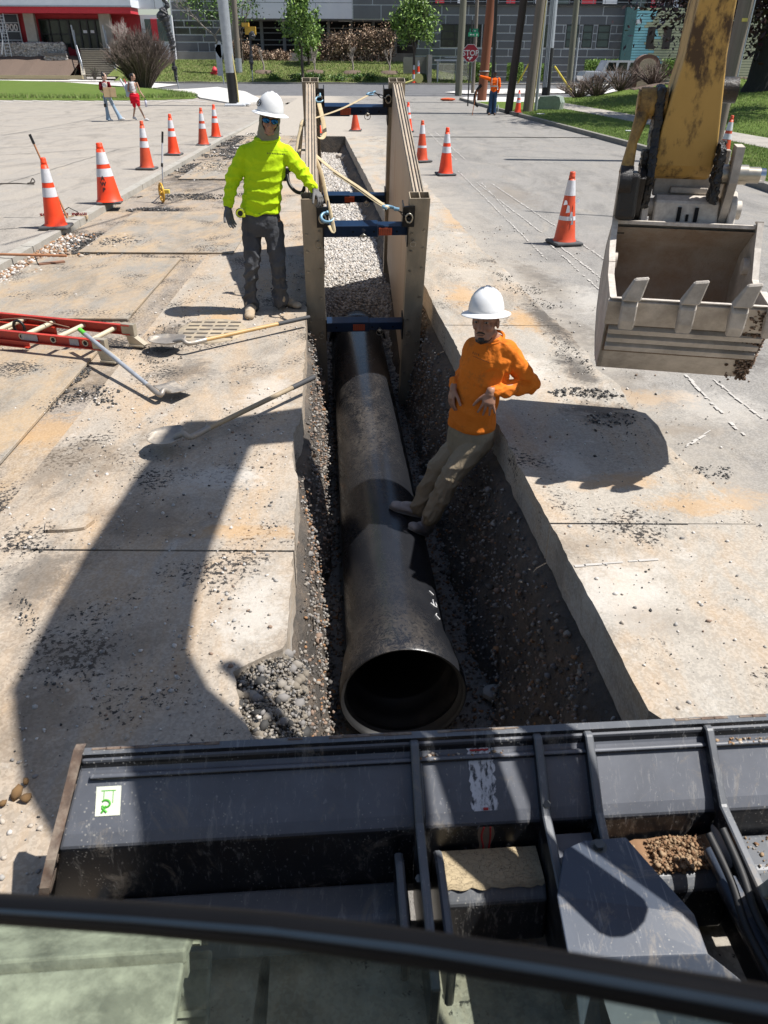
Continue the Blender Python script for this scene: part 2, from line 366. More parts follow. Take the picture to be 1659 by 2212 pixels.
# ---- parking lot, kerb on its trench side
lot = MB(); strip(lot, lambda y: -70, lambda y: XC(y)-.16, -8, 50.5, 1.5, lambda x, y: ZLOT(y), nx=5)
strip(lot, lambda y: -70, lambda y: XC(y)-.0, 50.5, 56, 2, .003, nx=3)
tag(lot.build('parking_lot', m_lot), 'pale worn concrete lot left of the cones', kind='structure')
kb = MB()
for i in range(28):
    y0 = -3+i*1.9; y1 = y0+1.88
    if y0 > 48: break
    strip(kb, lambda y: XC(y)-.157, lambda y: XC(y)+jit(y, 9, .03, 5), y0, y1, .12, lambda x, y: ZLOT(y)+.012 if x < XC(y)-.08 else ZLOT(y)+.004, thick=.2, nx=2)
tag(kb.build('kerb', mat('kerb_concrete', (.36, .34, .3), .9, col2=(.28, .26, .22), ns=6, bump=.5)), kind='structure')
# ---- right kerb, verge, walk and lawn
kr = MB(); y = -8
while y < 56.4:
    y1 = min(y+2.4, 56.4); strip(kr, lambda q: XK(q), lambda q: XK(q)+.16, y, y1-.012, .6, .13, thick=.3); y = y1
tag(kr.build('kerb', mat('kerb_dark', (.25, .235, .205), .9, col2=(.15, .14, .12), ns=5, amt=.7, bump=.5)), kind='structure')
def grass_mat(name, a, b, dry, cov):
    m, n, p = nodes(name); t = NT(n)
    c = t.mix(t.ramp(t.noise(1.1, 8, .7), [(.35, 0.), (.65, 1.)]), a, b)
    c = t.mix(t.ramp(t.noise(.8, 10, .75, .5), [(1-cov, 0.), (1-cov+.15, 1.)]), c, dry)
    c = t.mix(t.math('MULTIPLY', t.noise(45, 4, .8), .6), c, tuple(k*.35 for k in a))
    t.lk(c, p.inputs['Base Color']); p.inputs['Roughness'].default_value = .9; p.inputs['Specular IOR Level'].default_value = .15
    t.lk(t.bump(t.noise(30, 6, .8), .8, .05), p.inputs['Normal']); MATS[name] = m; return m
m_grass = grass_mat('lawn_grass', (.15, .21, .045), (.105, .17, .03), (.24, .23, .10), .42)
m_bank = grass_mat('bank_grass', (.17, .21, .06), (.12, .16, .04), (.27, .24, .12), .5)
def ZR(x, y):
    d = x-XK(y)-5.0
    z = .12+min(max(d, 0)*.09, 1.0)+.03*math.sin(x*1.3+y*.7)*(d > .3)
    e = ((x-19)/6.5)**2+((y-54.5)/4.5)**2
    if e < 1: z += .9*(1-e)
    return z*float(np.interp(y, [50, 57.8], [1, .25])) if d > 0 else z
vg = MB(); strip(vg, lambda q: XK(q)+.16, lambda q: XK(q)+3.3, -8, 50, 1, lambda x, y: .12, nx=2)
tag(vg.build('verge', m_grass), 'grass verge between right kerb and sidewalk', kind='structure')
lw = MB(); strip(lw, lambda q: XK(q)+5.0, lambda q: 70, -8, 58, .9, ZR, nx=40)
tag(lw.build('lawn', m_grass), 'sloping green lawn on the right', kind='structure')
sw = MB(); y = -8
while y < 50:
    strip(sw, lambda q: XK(q)+3.31, lambda q: XK(q)+4.99, y, min(y+1.5, 50)-.015, 1.5, .125, thick=.12); y += 1.5
tag(sw.build('sidewalk', m_side), kind='structure')
cw = MB(); strip(cw, lambda q: XK(q)+.16, lambda q: XK(q)+5.0, 50, 56.3, .6, .125, thick=.15)
tag(cw.build('sidewalk', m_walk), 'white concrete street corner by the wooden poles', kind='structure')
def sheet(name, pts, z, m_, lab=None, th=0):
    b = MB(); P_ = [G(*q) for q in pts]; n = len(P_)
    b.add([(q.x, q.y, z) for q in P_], [tuple(range(n))])
    if th: b.add([(q.x, q.y, z) for q in P_]+[(q.x, q.y, z-th) for q in P_], [(j, (j+1) % n, n+(j+1) % n, n+j) for j in range(n)])
    o = tag(b.build(name, m_), lab, kind='structure')
    me = o.data
    if me.polygons[0].normal.z < 0: me.flip_normals()
    return o
sheet('pavement', [(1010, 205), (1100, 204), (1250, 203), (1500, 206), (1659, 208), (1659, 196), (1100, 193), (1000, 197), (960, 201)], .06, m_walk, 'pale corner pavement behind the poles')
sheet('sidewalk', [(505, 226.5), (432, 213.5), (420, 205), (330, 195.5), (405, 194.5), (470, 190), (530, 200), (560, 215), (556, 224)], .08, m_walk, 'bright white curved sidewalk corner by lamp post', .09)
sheet('path', [(-60, 158), (60, 164), (170, 172), (300, 178), (385, 184), (330, 192), (150, 182), (-60, 176)], .05, m_walk, 'bright white path in front of the entrance steps')
isl = MB(); ip = [G(-160, 216), G(0, 216.5), G(200, 218), G(330, 217), G(418, 214), G(428, 210.5), G(405, 205), G(330, 197), G(150, 183), G(0, 177.5), G(-160, 174)]
c0 = Vector((sum(q.x for q in ip)/len(ip), sum(q.y for q in ip)/len(ip), .45))
vs = [(q.x, q.y, .02) for q in ip] + [((q.x*.75+c0.x*.25), (q.y*.75+c0.y*.25), .30) for q in ip] + [c0]
n_ = len(ip); isl.add(vs, [(i, (i+1) % n_, n_+(i+1) % n_, n_+i) for i in range(n_)] + [(n_+i, n_+(i+1) % n_, 2*n_) for i in range(n_)])
tag(isl.build('lawn', m_grass, merge=True), 'grass island left behind the two walkers', kind='structure')
# lot stall lines
m_paint = mat('faded_white_paint', (.50, .47, .43), .85, col2=(.36, .34, .31), ns=14, amt=.8)
lp = MB()
for x0 in range(-60, 430, 42):
    a = G(x0, 217.5); b_ = G(x0+44, 221.5); d = (b_-a).normalized()*.0+Vector((0, .22, 0))
    lp.add([(a.x, a.y, .012), (b_.x, b_.y, .012), (b_.x, b_.y+.5, .012), (a.x, a.y+.5, .012)], [(0, 1, 2, 3)])
tag(lp.build('parking_marking', m_paint), kind='structure')
rr_j = [random.uniform(-2, 2) for _ in range(31)]; jl = MB()
for (a_, b_) in (((-20, 262), (470, 236)), ((-20, 300), (560, 226)), ((-20, 345), (420, 318)), ((-20, 418), (260, 330)), ((0, 510), (140, 500))):
    a, c = G(*a_), G(*b_); u_ = (c-a).normalized(); s_ = Vector((-u_.y, u_.x, 0))*.012; N_ = 30
    for i in range(N_): p0 = a.lerp(c, i/N_)+s_*rr_j[i]; p1 = a.lerp(c, (i+1)/N_)+s_*rr_j[i+1]; jl.add([(q_.x, q_.y, ZLOT(q_.y)+.003) for q_ in (p0-s_, p1-s_, p1+s_, p0+s_)], [(0, 1, 2, 3)])
tag(jl.build('pavement_joint', mat('tar_joint', (.09, .085, .078), .9)), 'dark tarred joints across the left lot', kind='structure')
# faint old lane scratches on the right lane, broken pale dashes
sc_b = MB(); rr = random.Random(3)
def scratch(p, q, wd, dens=.8):
    a, b = G(*p), G(*q); L = (b-a).length; u = (b-a).normalized(); s = Vector((-u.y, u.x, 0)); t_ = 0
    while t_ < L:
        l = rr.uniform(.02, .11)
        if rr.random() < dens:
            w1 = wd*rr.uniform(.3, 1)/2; o = s*rr.uniform(-.01, .01); A = a+u*t_+o; B = a+u*(t_+l)+o
            sc_b.add([A-s*w1, B-s*w1*rr.uniform(.6, 1.2), B+s*w1, A+s*w1], [(0, 1, 2, 3)])
        t_ += l*rr.uniform(.8, 1.3)
for p, q, wd in [(a_, b_, c_*.7) for a_, b_, c_ in (((925, 285), (985, 345), .06), ((940, 285), (1005, 345), .06), ((1030, 395), (1310, 610), .045), ((1060, 395), (1320, 570), .045), ((990, 370), (1180, 560), .04),
                 ((1480, 810), (1610, 945), .05), ((1540, 820), (1659, 915), .045), ((1180, 520), (1310, 640), .04), ((1480, 965), (1530, 935), .04), ((1040, 395), (1100, 460), .04), ((1240, 1222), (1400, 1212), .03))]:
    scratch(p, q, wd)
for v in range(len(sc_b.v)): sc_b.v[v] = (sc_b.v[v][0], sc_b.v[v][1], .004)
tag(sc_b.build('lane_marking', m_paint), 'faint broken white lines scraped along the lane', kind='structure')
# ---- far bank
def ZB(x, y):
    top = np.interp(x, [-60, -38, -30, 3, 6, 9.5], [2.0, 2.0, 1.9, 1.8, 1.1, .1])
    return .12+float(top)*float(np.interp(y, [88.8, 90, 98], [0, .12, 1]))+.06*math.sin(x*.9)*math.sin(y*.8)
bk = MB(); strip(bk, lambda q: -27.5, lambda q: 9.5, 88.9, 98, .6, ZB, nx=44)
tag(bk.build('embankment', m_bank), 'grassy bank rising to the brown hedge', kind='structure')
fk = MB(); 
for i in range(30): fk.box((-58+i*2.6, 88.75, .06), (2.56, .3, .16))
tag(fk.build('kerb', mat('kerb_far', (.42, .38, .32), .9)), kind='structure')
wk = MB(); strip(wk, lambda q: 9.6, lambda q: 60, 88.6, 91, 1, .05, nx=3); tag(wk.build('sidewalk', m_walk), 'far pale sidewalk by the bus shelter', kind='structure')
mulch = mat('mulch', (.11, .075, .055), .95, col2=(.15, .11, .085), ns=12, bump=.8, bs=25, bd=.05)
# mulch slope left
ml = MB(); strip(ml, lambda q: -60, lambda q: -35.3, 97.5, 104, .7, lambda x, y: .15+float(np.interp(y, [97.5, 104], [0, 2.2]))+.06*math.sin(x*2), nx=20)
tag(ml.build('mulch_slope', mulch), kind='structure')
gl = MB(); strip(gl, lambda q: -30.4, lambda q: -17.5, 96, 104, .8, lambda x, y: .15+float(np.interp(y, [88.9, 96, 104], [0, .3, 1.9])), nx=10)
tag(gl.build('embankment', m_bank), 'grass strip right of the concrete steps', kind='structure')
mm = MB(); strip(mm, lambda q: 14.3, lambda q: 24.5, 51.2, 57.5, .3, lambda x, y: ZR(x, y)+(.03 if ((x-19)/5.2)**2+((y-54.5)/3.4)**2 < 1+.3*math.sin(x*3) else -.3), nx=40)
tag(mm.build('mulch_bed', mulch), 'mulch mound with bare shrubs on the right', kind='structure')
# ================================================================ TRENCH
def ZG(y): return float(np.interp(y, [0, 9.0, 9.6, 10.0, 10.5, 11.2, 13, 28], [-1.36, -1.36, -1.2, -.95, -.64, -.48, -.44, -.50]))
m_soil = mat('trench_soil', (.14, .12, .10), .95, col2=(.075, .068, .06), ns=5, amt=.8, dirt=(.22, .17, .125), ds=3, dcov=.42, bump=1, bs=24, bd=.05)
m_grav = mat('gravel_bed', (.36, .34, .31), .95, col2=(.2, .19, .175), ns=30, amt=.8, bump=1, bs=40, bd=.03)
def wallgrid(name, side, y0, y1, mat_, top=-.236, lean=.1, amp=.07):
    ny, nz = int((y1-y0)/.07), 18; vs = []
    for i in range(ny+1):
        y = y0+(y1-y0)*i/ny; zb = ZG(y)-.06
        for k in range(nz+1):
            f = k/nz; z = top+(zb-top)*f; X_ = (XL(y) if side < 0 else XR(y))
            off = (.03+lean*f**.8)*1.0+amp*(float(fbm(y, z, 2.4, 11+side, 4))-.5)*2+.03*(float(fbm(y, z, 14, 15+side, 3))-.5)
            if k == 0: off = -.05
            vs.append((X_-side*off, y, z))
    fs = [(i*(nz+1)+k, (i+1)*(nz+1)+k, (i+1)*(nz+1)+k+1, i*(nz+1)+k+1) for i in range(ny) for k in range(nz)]
    b = MB(); b.add(vs, fs, True); o = b.build(name, mat_)
    tag(o, kind='structure'); return np.array(vs), o
WLv, wl = wallgrid('trench_wall', -1, 1.2, 28.1, m_soil, lean=.14, amp=.05); wl['label'] = 'left soil face of the trench'
WRv, wr = wallgrid('trench_wall', 1, 1.2, 28.1, m_soil, lean=.22, amp=.08); wr['label'] = 'right gravelly soil face of the trench'
ew = MB(); ew.prism([(XL0(28)-.3, 28.05), (XR0(28)+.3, 28.05), (XR0(28)+.3, 28.3), (XL0(28)-.3, 28.3)], -1, -.003)
ew.prism([(XL0(1.3)-.3, 1.1), (XR0(1.3)+.4, 1.1), (XR0(1.3)+.4, 1.28), (XL0(1.3)-.3, 1.28)], -1.6, -.245)
tag(ew.build('trench_wall', m_soil), 'end faces of the trench', kind='structure')
fb = MB(); strip(fb, lambda y: XL0(y)-.1, lambda y: XR0(y)+.1, 1.1, 28.1, .12, lambda x, y: ZG(y)-(.1 if abs(x-(.08-.0735*(y-3.38))) < .3 and y < 10 else 0)+.05*(float(fbm(x, y, 3, 21))-.5)+.12*max(0, abs((x-(XL0(y)+XR0(y))/2))-.35)*(y < 9), nx=14)
tag(fb.build('trench_floor', m_grav), kind='structure')
g_w = [mat('stone_white', (.62, .58, .53), .9), mat('stone_grey', (.42, .40, .37), .9), mat('stone_tan', (.48, .42, .35), .9), mat('stone_dark', (.24, .225, .21), .9)]
g_b = [mat('stone_brown', (.27, .19, .14), .95), mat('stone_rust', (.33, .18, .09), .95), mat('stone_ash', (.30, .27, .23), .95), g_w[3]]
def lay(n, y0, y1, s0, s1, ee=.05, pw=1.0):
    y = y0+(y1-y0)*RNG.random(n)**pw; a = RNG.random(n)
    x = (XL0(0)-.0735*y+ee)*(1-a)+(1.25-.0925*y-ee)*a
    z = np.interp(y, [0, 9.0, 9.6, 10.0, 10.5, 11.2, 13, 28], [-1.36, -1.36, -1.2, -.95, -.64, -.48, -.44, -.50])
    z = z+.05*(fbm(x, y, 3, 21)-.5)+.12*np.maximum(0, np.abs(x-(1.025-.166*y)/2)-.35)*(y < 9)+RNG.uniform(-.012, .014, n)
    return np.stack([x, y, z], 1), RNG.uniform(s0, s1, n)
p1, s1_ = lay(15000, 8.9, 14, .012, .027); p2, s2_ = lay(9000, 14, 28, .018, .036); 
kk = (p1[:, 1] > 10.2) | (np.abs(p1[:, 0]-(.08-.0735*(p1[:, 1]-3.38))) > .31); p1 = p1[kk]; s1_ = s1_[kk]
tag(stones('gravel', np.vstack([p1, p2]), np.concatenate([s1_, s2_]), g_w, pm=[.42, .28, .2, .1]), 'pale crushed gravel filling the trench behind the pipe', kind='stuff')
p3, s3_ = lay(15000, 1.6, 9.3, .008, .02)
kk = np.abs(p3[:, 0]-(.08-.0735*(p3[:, 1]-3.38))) > .30; p3 = p3[kk]; s3_ = s3_[kk]
wp = []
for arr in (WLv, WRv):
    k = RNG.integers(0, len(arr), 26000); q = arr[k]+RNG.normal(0, .018, (26000, 3)); wp.append(q[(q[:, 1] < 9) & (q[:, 2] < -.23)])
wp = np.vstack(wp)
tag(stones('loose_stones', np.vstack([p3, wp]), np.concatenate([s3_, RNG.uniform(.006, .016, len(wp))*(1+(RNG.random(len(wp)) > .95))]), g_b+[g_w[1], mat('stone_black', (.11, .10, .09), .9)], pm=[.22, .07, .2, .18, .08, .25]), 'brown and grey stones on the trench floor and faces', kind='stuff')
# broken slab corner rubble, lower left edge
n = 8000; y = RNG.uniform(1.6, 2.6, n); x = RNG.uniform(-.2, .1, n)-.225-.0735*y-.02; z = -.04-.5*np.maximum(0, (x-(-.225-.0735*y)+.07))+RNG.uniform(-.02, .02, n)
q = np.stack([x, y, z], 1)
tag(stones('rubble', q, RNG.uniform(.003, .011, n)*(1+2.0*(RNG.random(n) > .96)), [g_b[2], mat('rubble_dust', (.22, .19, .15), .95), g_w[3], mat('asphalt_chunk', (.05, .048, .045), .8)], pm=[.3, .3, .15, .25]), 'broken concrete and asphalt rubble at the trench corner', kind='stuff')
lb = MB(); strip(lb, lambda y: XL0(y)-.3, lambda y: XL0(y)+.02, 1.5, 2.62, .05, lambda x, y: -.045+.06*(float(fbm(x, y, 9, 33))-.5)-.5*max(0, x-XL0(y)+.07), nx=8, thick=.5)
tag(lb.build('trench_ledge', m_soil), kind='structure')
# ---- pebbles and asphalt crumbs scattered on the surface
def onland(x, y): return (x < -.225-.0735*y-.03) | (x > 1.25-.0925*y+.03)
n = 6500; y = 1.4+11*RNG.random(n)**1.2; x = np.where(RNG.random(n) < .72, -.3-.0735*y-np.abs(RNG.normal(0, 1.3, n)), 1.3-.0925*y+np.abs(RNG.normal(0, 1.3, n)))
k = onland(x, y) & (x > -4.2) & (fbm(x, y, 1.1, 5) > .44); q = np.stack([x, y, np.full(n, .003)], 1)[k]
tag(stones('pebbles', q, np.minimum(RNG.exponential(.0036, len(q))+.0025, .014), g_w+[g_b[0], MATS['asphalt_chunk']], pm=[.24, .22, .2, .14, .1, .10]), 'small pebbles scattered over the pavement', kind='stuff')
cr = []
def patch(px, py, rx, ry, n, s=.012, ang=0):
    c = G(px, py); a = RNG.uniform(0, 6.283, n); r = np.sqrt(RNG.random(n)); x = r*np.cos(a)*rx; y = r*np.sin(a)*ry
    X_ = c.x+x*math.cos(ang)-y*math.sin(ang); Y_ = c.y+x*math.sin(ang)+y*math.cos(ang); k = fbm(X_, Y_, 3.5, 8)+.25*(1-r) > .53
    z = .004+.03*RNG.random(n)*(1-r)
    cr.append(np.stack([X_, Y_, z, s*np.minimum(.3+RNG.exponential(.45, n), 1.5)], 1)[k])
for a in ((245, 525, .95, .75, 4200, .016), (330, 455, .45, .3, 1100, .015), (430, 425, 1.4, .35, 1500, .015, .2), (470, 360, 1.1, 2.4, 3800, .022), (530, 310, 1.2, 4.5, 3500, .028), (60, 810, .5, .45, 2200, .012), (110, 880, .7, .3, 1200, .01, .6),
          (60, 645, .8, .6, 1500, .012), (160, 640, .5, .12, 350, .012, .7), (235, 640, .5, .14, 420, .012, .8), (355, 735, .35, .8, 700, .007), (200, 1000, .9, .5, 220, .005), (1150, 640, .22, 1.1, 700, .008, .25), (1210, 760, .16, .7, 450, .007, .15),
          (1270, 850, .3, .12, 260, .012), (1310, 905, .2, .15, 120, .01), (1330, 890, .4, .6, 140, .006), (40, 1185, .3, .06, 220, .007), (80, 1390, .05, .5, 200, .006, .6), (1555, 1020, .2, .1, 120, .008)):
    patch(*a)
cr = np.vstack(cr); k = onland(cr[:, 0], cr[:, 1]); cr = cr[k]
tag(stones('asphalt_crumbs', cr[:, :3], cr[:, 3], [MATS['asphalt_chunk'], mat('asphalt_grey', (.10, .095, .09), .85), g_w[0]], flat=.55, pm=[.62, .33, .05]), 'dark asphalt crumbs in low heaps on the pavement', kind='stuff')
n = 900; y = 7.5+4*RNG.random(n); x = -4.3-.025*y+np.abs(RNG.normal(.1, .18, n))
tag(stones('gutter_gravel', np.stack([x, y, np.full(n, .01)], 1), RNG.uniform(.012, .035, n), [g_w[0], g_w[2], g_b[0], g_b[1]]), 'pale stones lying in the left gutter', kind='stuff')
# one flat broken concrete piece, left
for (px, py, s_, lab) in ((150, 1135, .11, 'flat broken piece of concrete lying on the left slab'),):
    b = MB(); c = G(px, py); pl = [(.13, .02), (.08, .06), (-.03, .045), (-.13, .01), (-.1, -.05), (.02, -.045), (.1, -.03)]
    b.prism([(c.x+p[0], c.y+p[1]*1.6) for p in pl], .003, .02); o = b.build('concrete_chunk', m_conc); tag(o, lab, 'rubble')
c = G(38, 1720); q = np.array([[c.x, c.y, .02], [c.x+.04, c.y-.02, .018], [c.x-.03, c.y-.04, .015], [c.x+.015, c.y+.045, .02]])
tag(stones('mud_clod', q, np.array([.026, .02, .018, .015]), [mat('ochre_mud', (.19, .11, .045), .95)]), 'ochre mud clod on the slab at lower left', 'mud clod')
# ---- grass blades
def blades(name, X_, Y_, Z_, h, mats, parent=None, wd=.006):
    n = len(X_); a = RNG.uniform(0, 6.283, n); hh = h*RNG.uniform(.5, 1.3, n); lx = RNG.normal(0, .35, n)*hh; ly = RNG.normal(0, .35, n)*hh
    v = np.empty((n, 3, 3)); v[:, 0] = np.stack([X_-np.cos(a)*wd, Y_-np.sin(a)*wd, Z_-.01], 1); v[:, 1] = np.stack([X_+np.cos(a)*wd, Y_+np.sin(a)*wd, Z_-.01], 1); v[:, 2] = np.stack([X_+lx, Y_+ly, Z_+hh], 1)
    return npmesh(name, v.reshape(-1, 3), np.arange(3*n).reshape(-1, 3), None, parent, False, mats, RNG.integers(0, len(mats), n))
gm = [mat('blade_a', (.18, .28, .05), .7), mat('blade_b', (.13, .21, .035), .7), mat('blade_c', (.26, .27, .1), .7), mat('blade_d', (.21, .31, .07), .7)]
zr = np.vectorize(ZR); xk = np.vectorize(XK)
n = 70000; Y_ = 12+30*RNG.random(n)**1.3; X_ = xk(Y_)+.18+RNG.uniform(0, 3.1, n); k = fbm(X_, Y_, 1.5, 3) > .3
tag(blades('grass', X_[k], Y_[k], np.full(k.sum(), .12), .055, gm), 'short grass blades on the right verge', kind='stuff')
n = 90000; Y_ = 14+38*RNG.random(n)**1.2; X_ = xk(Y_)+5.05+14*RNG.random(n)**1.3; 
tag(blades('grass', X_, Y_, zr(X_, Y_), .08, gm, wd=.009), 'green grass blades on the sloping right lawn', kind='stuff')
n = 26000; X_ = RNG.uniform(-24, -11.5, n); Y_ = RNG.uniform(51.5, 68, n)
P0 = np.array([[q.x, q.y] for q in ip])
def inside(px, py, poly):
    r = np.zeros(len(px), bool); j = len(poly)-1
    for i in range(len(poly)):
        xi, yi, xj, yj = *poly[i], *poly[j]; c_ = ((yi > py) != (yj > py)) & (px < (xj-xi)*(py-yi)/(yj-yi+1e-9)+xi); r ^= c_; j = i
    return r
k = inside(X_, Y_, P0); tag(blades('grass', X_[k], Y_[k], np.full(k.sum(), .12), .17, gm, wd=.02), 'grass on the island behind the walkers', kind='stuff')
n = 30000; X_ = RNG.uniform(-27, 9, n); Y_ = RNG.uniform(89, 98, n); zb = np.vectorize(ZB)
tag(blades('grass', X_, Y_, zb(X_, Y_), .16, [gm[0], gm[1], gm[2], gm[2]], wd=.025), 'patchy grass on the far bank', kind='stuff')
# ================================================================ PIPE
def pipe_mat():
    m, n, p = nodes('dusty_black_pipe'); t = NT(n); s = t.sep()
    c = t.mix(t.ramp(t.noise(3, 8, .7), [(.3, 0.), (.7, 1.)]), (.010, .011, .014), (.018, .019, .022))
    fine = t.noise(15, 10, .8, 2.5, t.map((1.2, 1.2, 1.0), rot=(0, .5, 0))); big = t.noise(2.2, 8, .7, .6, t.map((1, 1, .5)))
    # dry soil dust on crown and left flank; thinned where shade is painted in
    ang = t.ramp(t.math('ADD', t.math('MULTIPLY', s[0], -.9), t.math('MULTIPLY', s[1], 1.0)), [(.0, 0.), (.34, 1.)])
    lon = t.ramp(s[2], [(.0, .75), (.09, .62), (.16, .28), (.26, .35), (.42, .75), (.66, .8), (.72, .12), (1, .05)])
    lonm = t.new('MapRange'); t.lk(s[2], lonm.inputs[0]); lonm.inputs[1].default_value = 0; lonm.inputs[2].default_value = 6; 
    lon = t.ramp(lonm.outputs[0], [(.0, .95), (.05, .55), (.09, .14), (.3, .12), (.42, .5), (.55, .85), (.75, .9), (.775, .12), (1, .05)])
    f = t.math('MULTIPLY', t.math('MULTIPLY', ang, lon), t.ramp(t.math('ADD', t.math('MULTIPLY', fine, .6), t.math('MULTIPLY', big, .5)), [(.53, 0.), (.78, 1.)]), True)
    f = t.math('MULTIPLY', f, .75); c = t.mix(f, c, (.24, .20, .155)); t.lk(c, p.inputs['Base Color'])
    t.lk(t.ramp(f, [(0, .26), (.5, .75)]), p.inputs['Roughness'])
    t.lk(t.bump(t.math('ADD', fine, t.math('MULTIPLY', t.noise(120, 3, .6), .3)), .22, .004), p.inputs['Normal']); return m
PM = pipe_mat()
pc = G(872, 1508, -1.05)
PY0 = pc.y; PX0 = pc.x
def pipe(name, y0, L, label, bell=True, dark=False):
    x0 = PX0-.0735*(y0-PY0); m_ = frame((x0, y0, -1.05), W, (0, 0, 1), U)  # local z along the pipe, local y up
    r = empty(name, (0, 0, 0), 0, label, 'pipe'); r.matrix_world = m_
    o = .325; prof = [(.372, .0), (.378, .012), (.378, .10), (.372, .13), (.360, .2), (.352, .30), (.338, .36), (o, .44)]
    prof += [(o, z) for z in np.linspace(.6, L, 14)]
    MB().lathe(prof, 64).build('barrel', PM, r)
    inn = [(.372, .0), (.366, .001), (.352, .014), (.350, .06), (.338, .062), (.338, .075), (.348, .077), (.348, .11), (.336, .14), (.325, .2), (.33, .28), (.305, .30), (.30, .32), (.298, 1.2), (.298, L)]
    MB().lathe(inn[::-1], 64).build('bore', mat('pipe_bore', (.02, .02, .021), .5, dirt=(.06, .05, .04), dcov=.35), r)
    return r
pp = pipe('pipe', PY0, 10.0-PY0, 'long black dusty sewer pipe lying along the open trench')
pipe('pipe', 9.9, 5, 'next black pipe length, its bell just showing under the gravel')
# chalk mark and paper tag on the barrel
def on_pipe(z, deg, r=.3265): a = R(deg); return Vector((r*math.cos(a), r*math.sin(a), z))
ck = MB()
def stroke(mb, pts, w_, fn):
    P_ = [fn(*p) for p in pts]; mb.tube(P_, w_, 5, True, True)
for st2 in ([(.50, 33), (.50, 41)], [(.50, 41), (.53, 38)], [(.62, 34), (.60, 40), (.66, 41), (.68, 36), (.64, 33)], [(.60, 40), (.60, 46)], [(.74, 36), (.74, 44)]):
    stroke(ck, st2, .0035, on_pipe)
ck.build('chalk_writing', mat('chalk_white', (.7, .7, .7), .9), pp)
tg = MB(); 
P4 = [on_pipe(.36, 12, .346), on_pipe(.56, 12, .331), on_pipe(.56, 22, .331), on_pipe(.36, 22, .346)]
tg.add(P4, [(0, 1, 2, 3)]); tg.build('paper_tag', mat('paper_tag', (.55, .6, .62), .8, col2=(.4, .42, .44), ns=40), pp)
# concrete block and rock on the trench floor
for (px, py, sx, sy, sz, rz, lab) in ((1095, 1440, .19, .14, .06, .5, 'pale flat stone on the trench floor right of the pipe mouth'), (1060, 1405, .11, .09, .06, 1.1, 'rounded pale rock beside the chalk marked pipe'), (1065, 1495, .13, .10, .05, .2, 'flat slab fragment nearest the blade in the trench')):
    c = G(px, py, -1.28); b = MB(); b.ell((0, 0, 0), (sx/1.6, sy/1.6, sz/1.4), nu=9, nv=6); 
    rr2 = random.Random(px); b.v = [(v[0]*(1+rr2.uniform(-.14, .14)), v[1]*(1+rr2.uniform(-.14, .14)), v[2]) for v in b.v]; b.sm = [False]*len(b.f)
    o = b.build('flat_rock', g_w[1], merge=True); o.location = c; o.rotation_euler = (0.1, .05, rz); tag(o, lab, 'rock', 'rocks on the trench floor')
b = MB(); c = G(905, 1035, -1.2); b.cyl((0, 0, 0), (.2, -.03, 0), .035, n=14); o = b.build('pipe_offcut', mat('offcut_grey', (.3, .3, .28), .6)); o.location = c; tag(o, 'short grey plastic pipe offcut lying behind the leaning worker', 'pipe')
for i, (px, py, s_) in enumerate(((668, 345, .26), (750, 343, .2), (735, 338, .16))):
    c = G(px, py, -.42); b = MB(); b.ell((0, 0, 0), (s_, s_*.7, s_*.55), nu=9, nv=6); rr2 = random.Random(i); b.v = [tuple(k*(1+rr2.uniform(-.12, .12)) for k in v) for v in b.v]; b.sm = [False]*len(b.f)
    o = b.build('boulder', g_w[2]); o.location = c
    tag(o, ['largest rock at the far end of the trench gravel, left', 'middle rock at the far end of the trench gravel', 'smallest pale rock at the far end of the trench gravel'][i], 'rock')
# ================================================================ TRENCH SHIELD
TAU = R(18.5); SL = U*math.cos(TAU)+Vector((0, 0, 1))*math.sin(TAU); SK = -U*math.sin(TAU)+Vector((0, 0, 1))*math.cos(TAU)
N1 = Q(789.5, 499, 7.36); SF = frame(N1, W, SL, SK); LEN = 2.85
ts = empty('trench_shield', (0, 0, 0), 0, 'tall dirty aluminium trench shield with blue spreader bars tilted in the trench', 'trench shield'); ts.matrix_world = SF
m_al = mat('dirty_aluminium', (.34, .30, .235), .55, .35, col2=(.24, .205, .155), ns=3, amt=.9, dirt=(.42, .34, .24), ds=5, dcov=.45, bump=.25, bs=30, bd=.003, stretch=(1, 1, .35))
m_al2 = mat('scuffed_panel', (.52, .43, .33), .6, .1, col2=(.42, .34, .27), ns=2.2, amt=.9, dirt=(.40, .24, .14), ds=2.5, dcov=.33, bump=.25, bs=40, bd=.003, stretch=(1, 2.2, .25))
m_blue = mat('navy_strut_paint', (.008, .026, .065), .3, col2=(.005, .016, .04), dirt=(.33, .29, .24), ds=9, dcov=.16, dsharp=.05)
m_blk = mat('black_steel', (.02, .02, .02), .4, .3, dirt=(.2, .17, .13), ds=8, dcov=.25)
m_zinc = mat('worn_zinc', (.5, .46, .38), .35, .8, col2=(.3, .27, .22))
m_label = mat('orange_label', (.50, .085, .03), .6, col2=(.38, .07, .03), dirt=(.3, .22, .16), ds=14, dcov=.25)
PT, PB = .33, -2.17
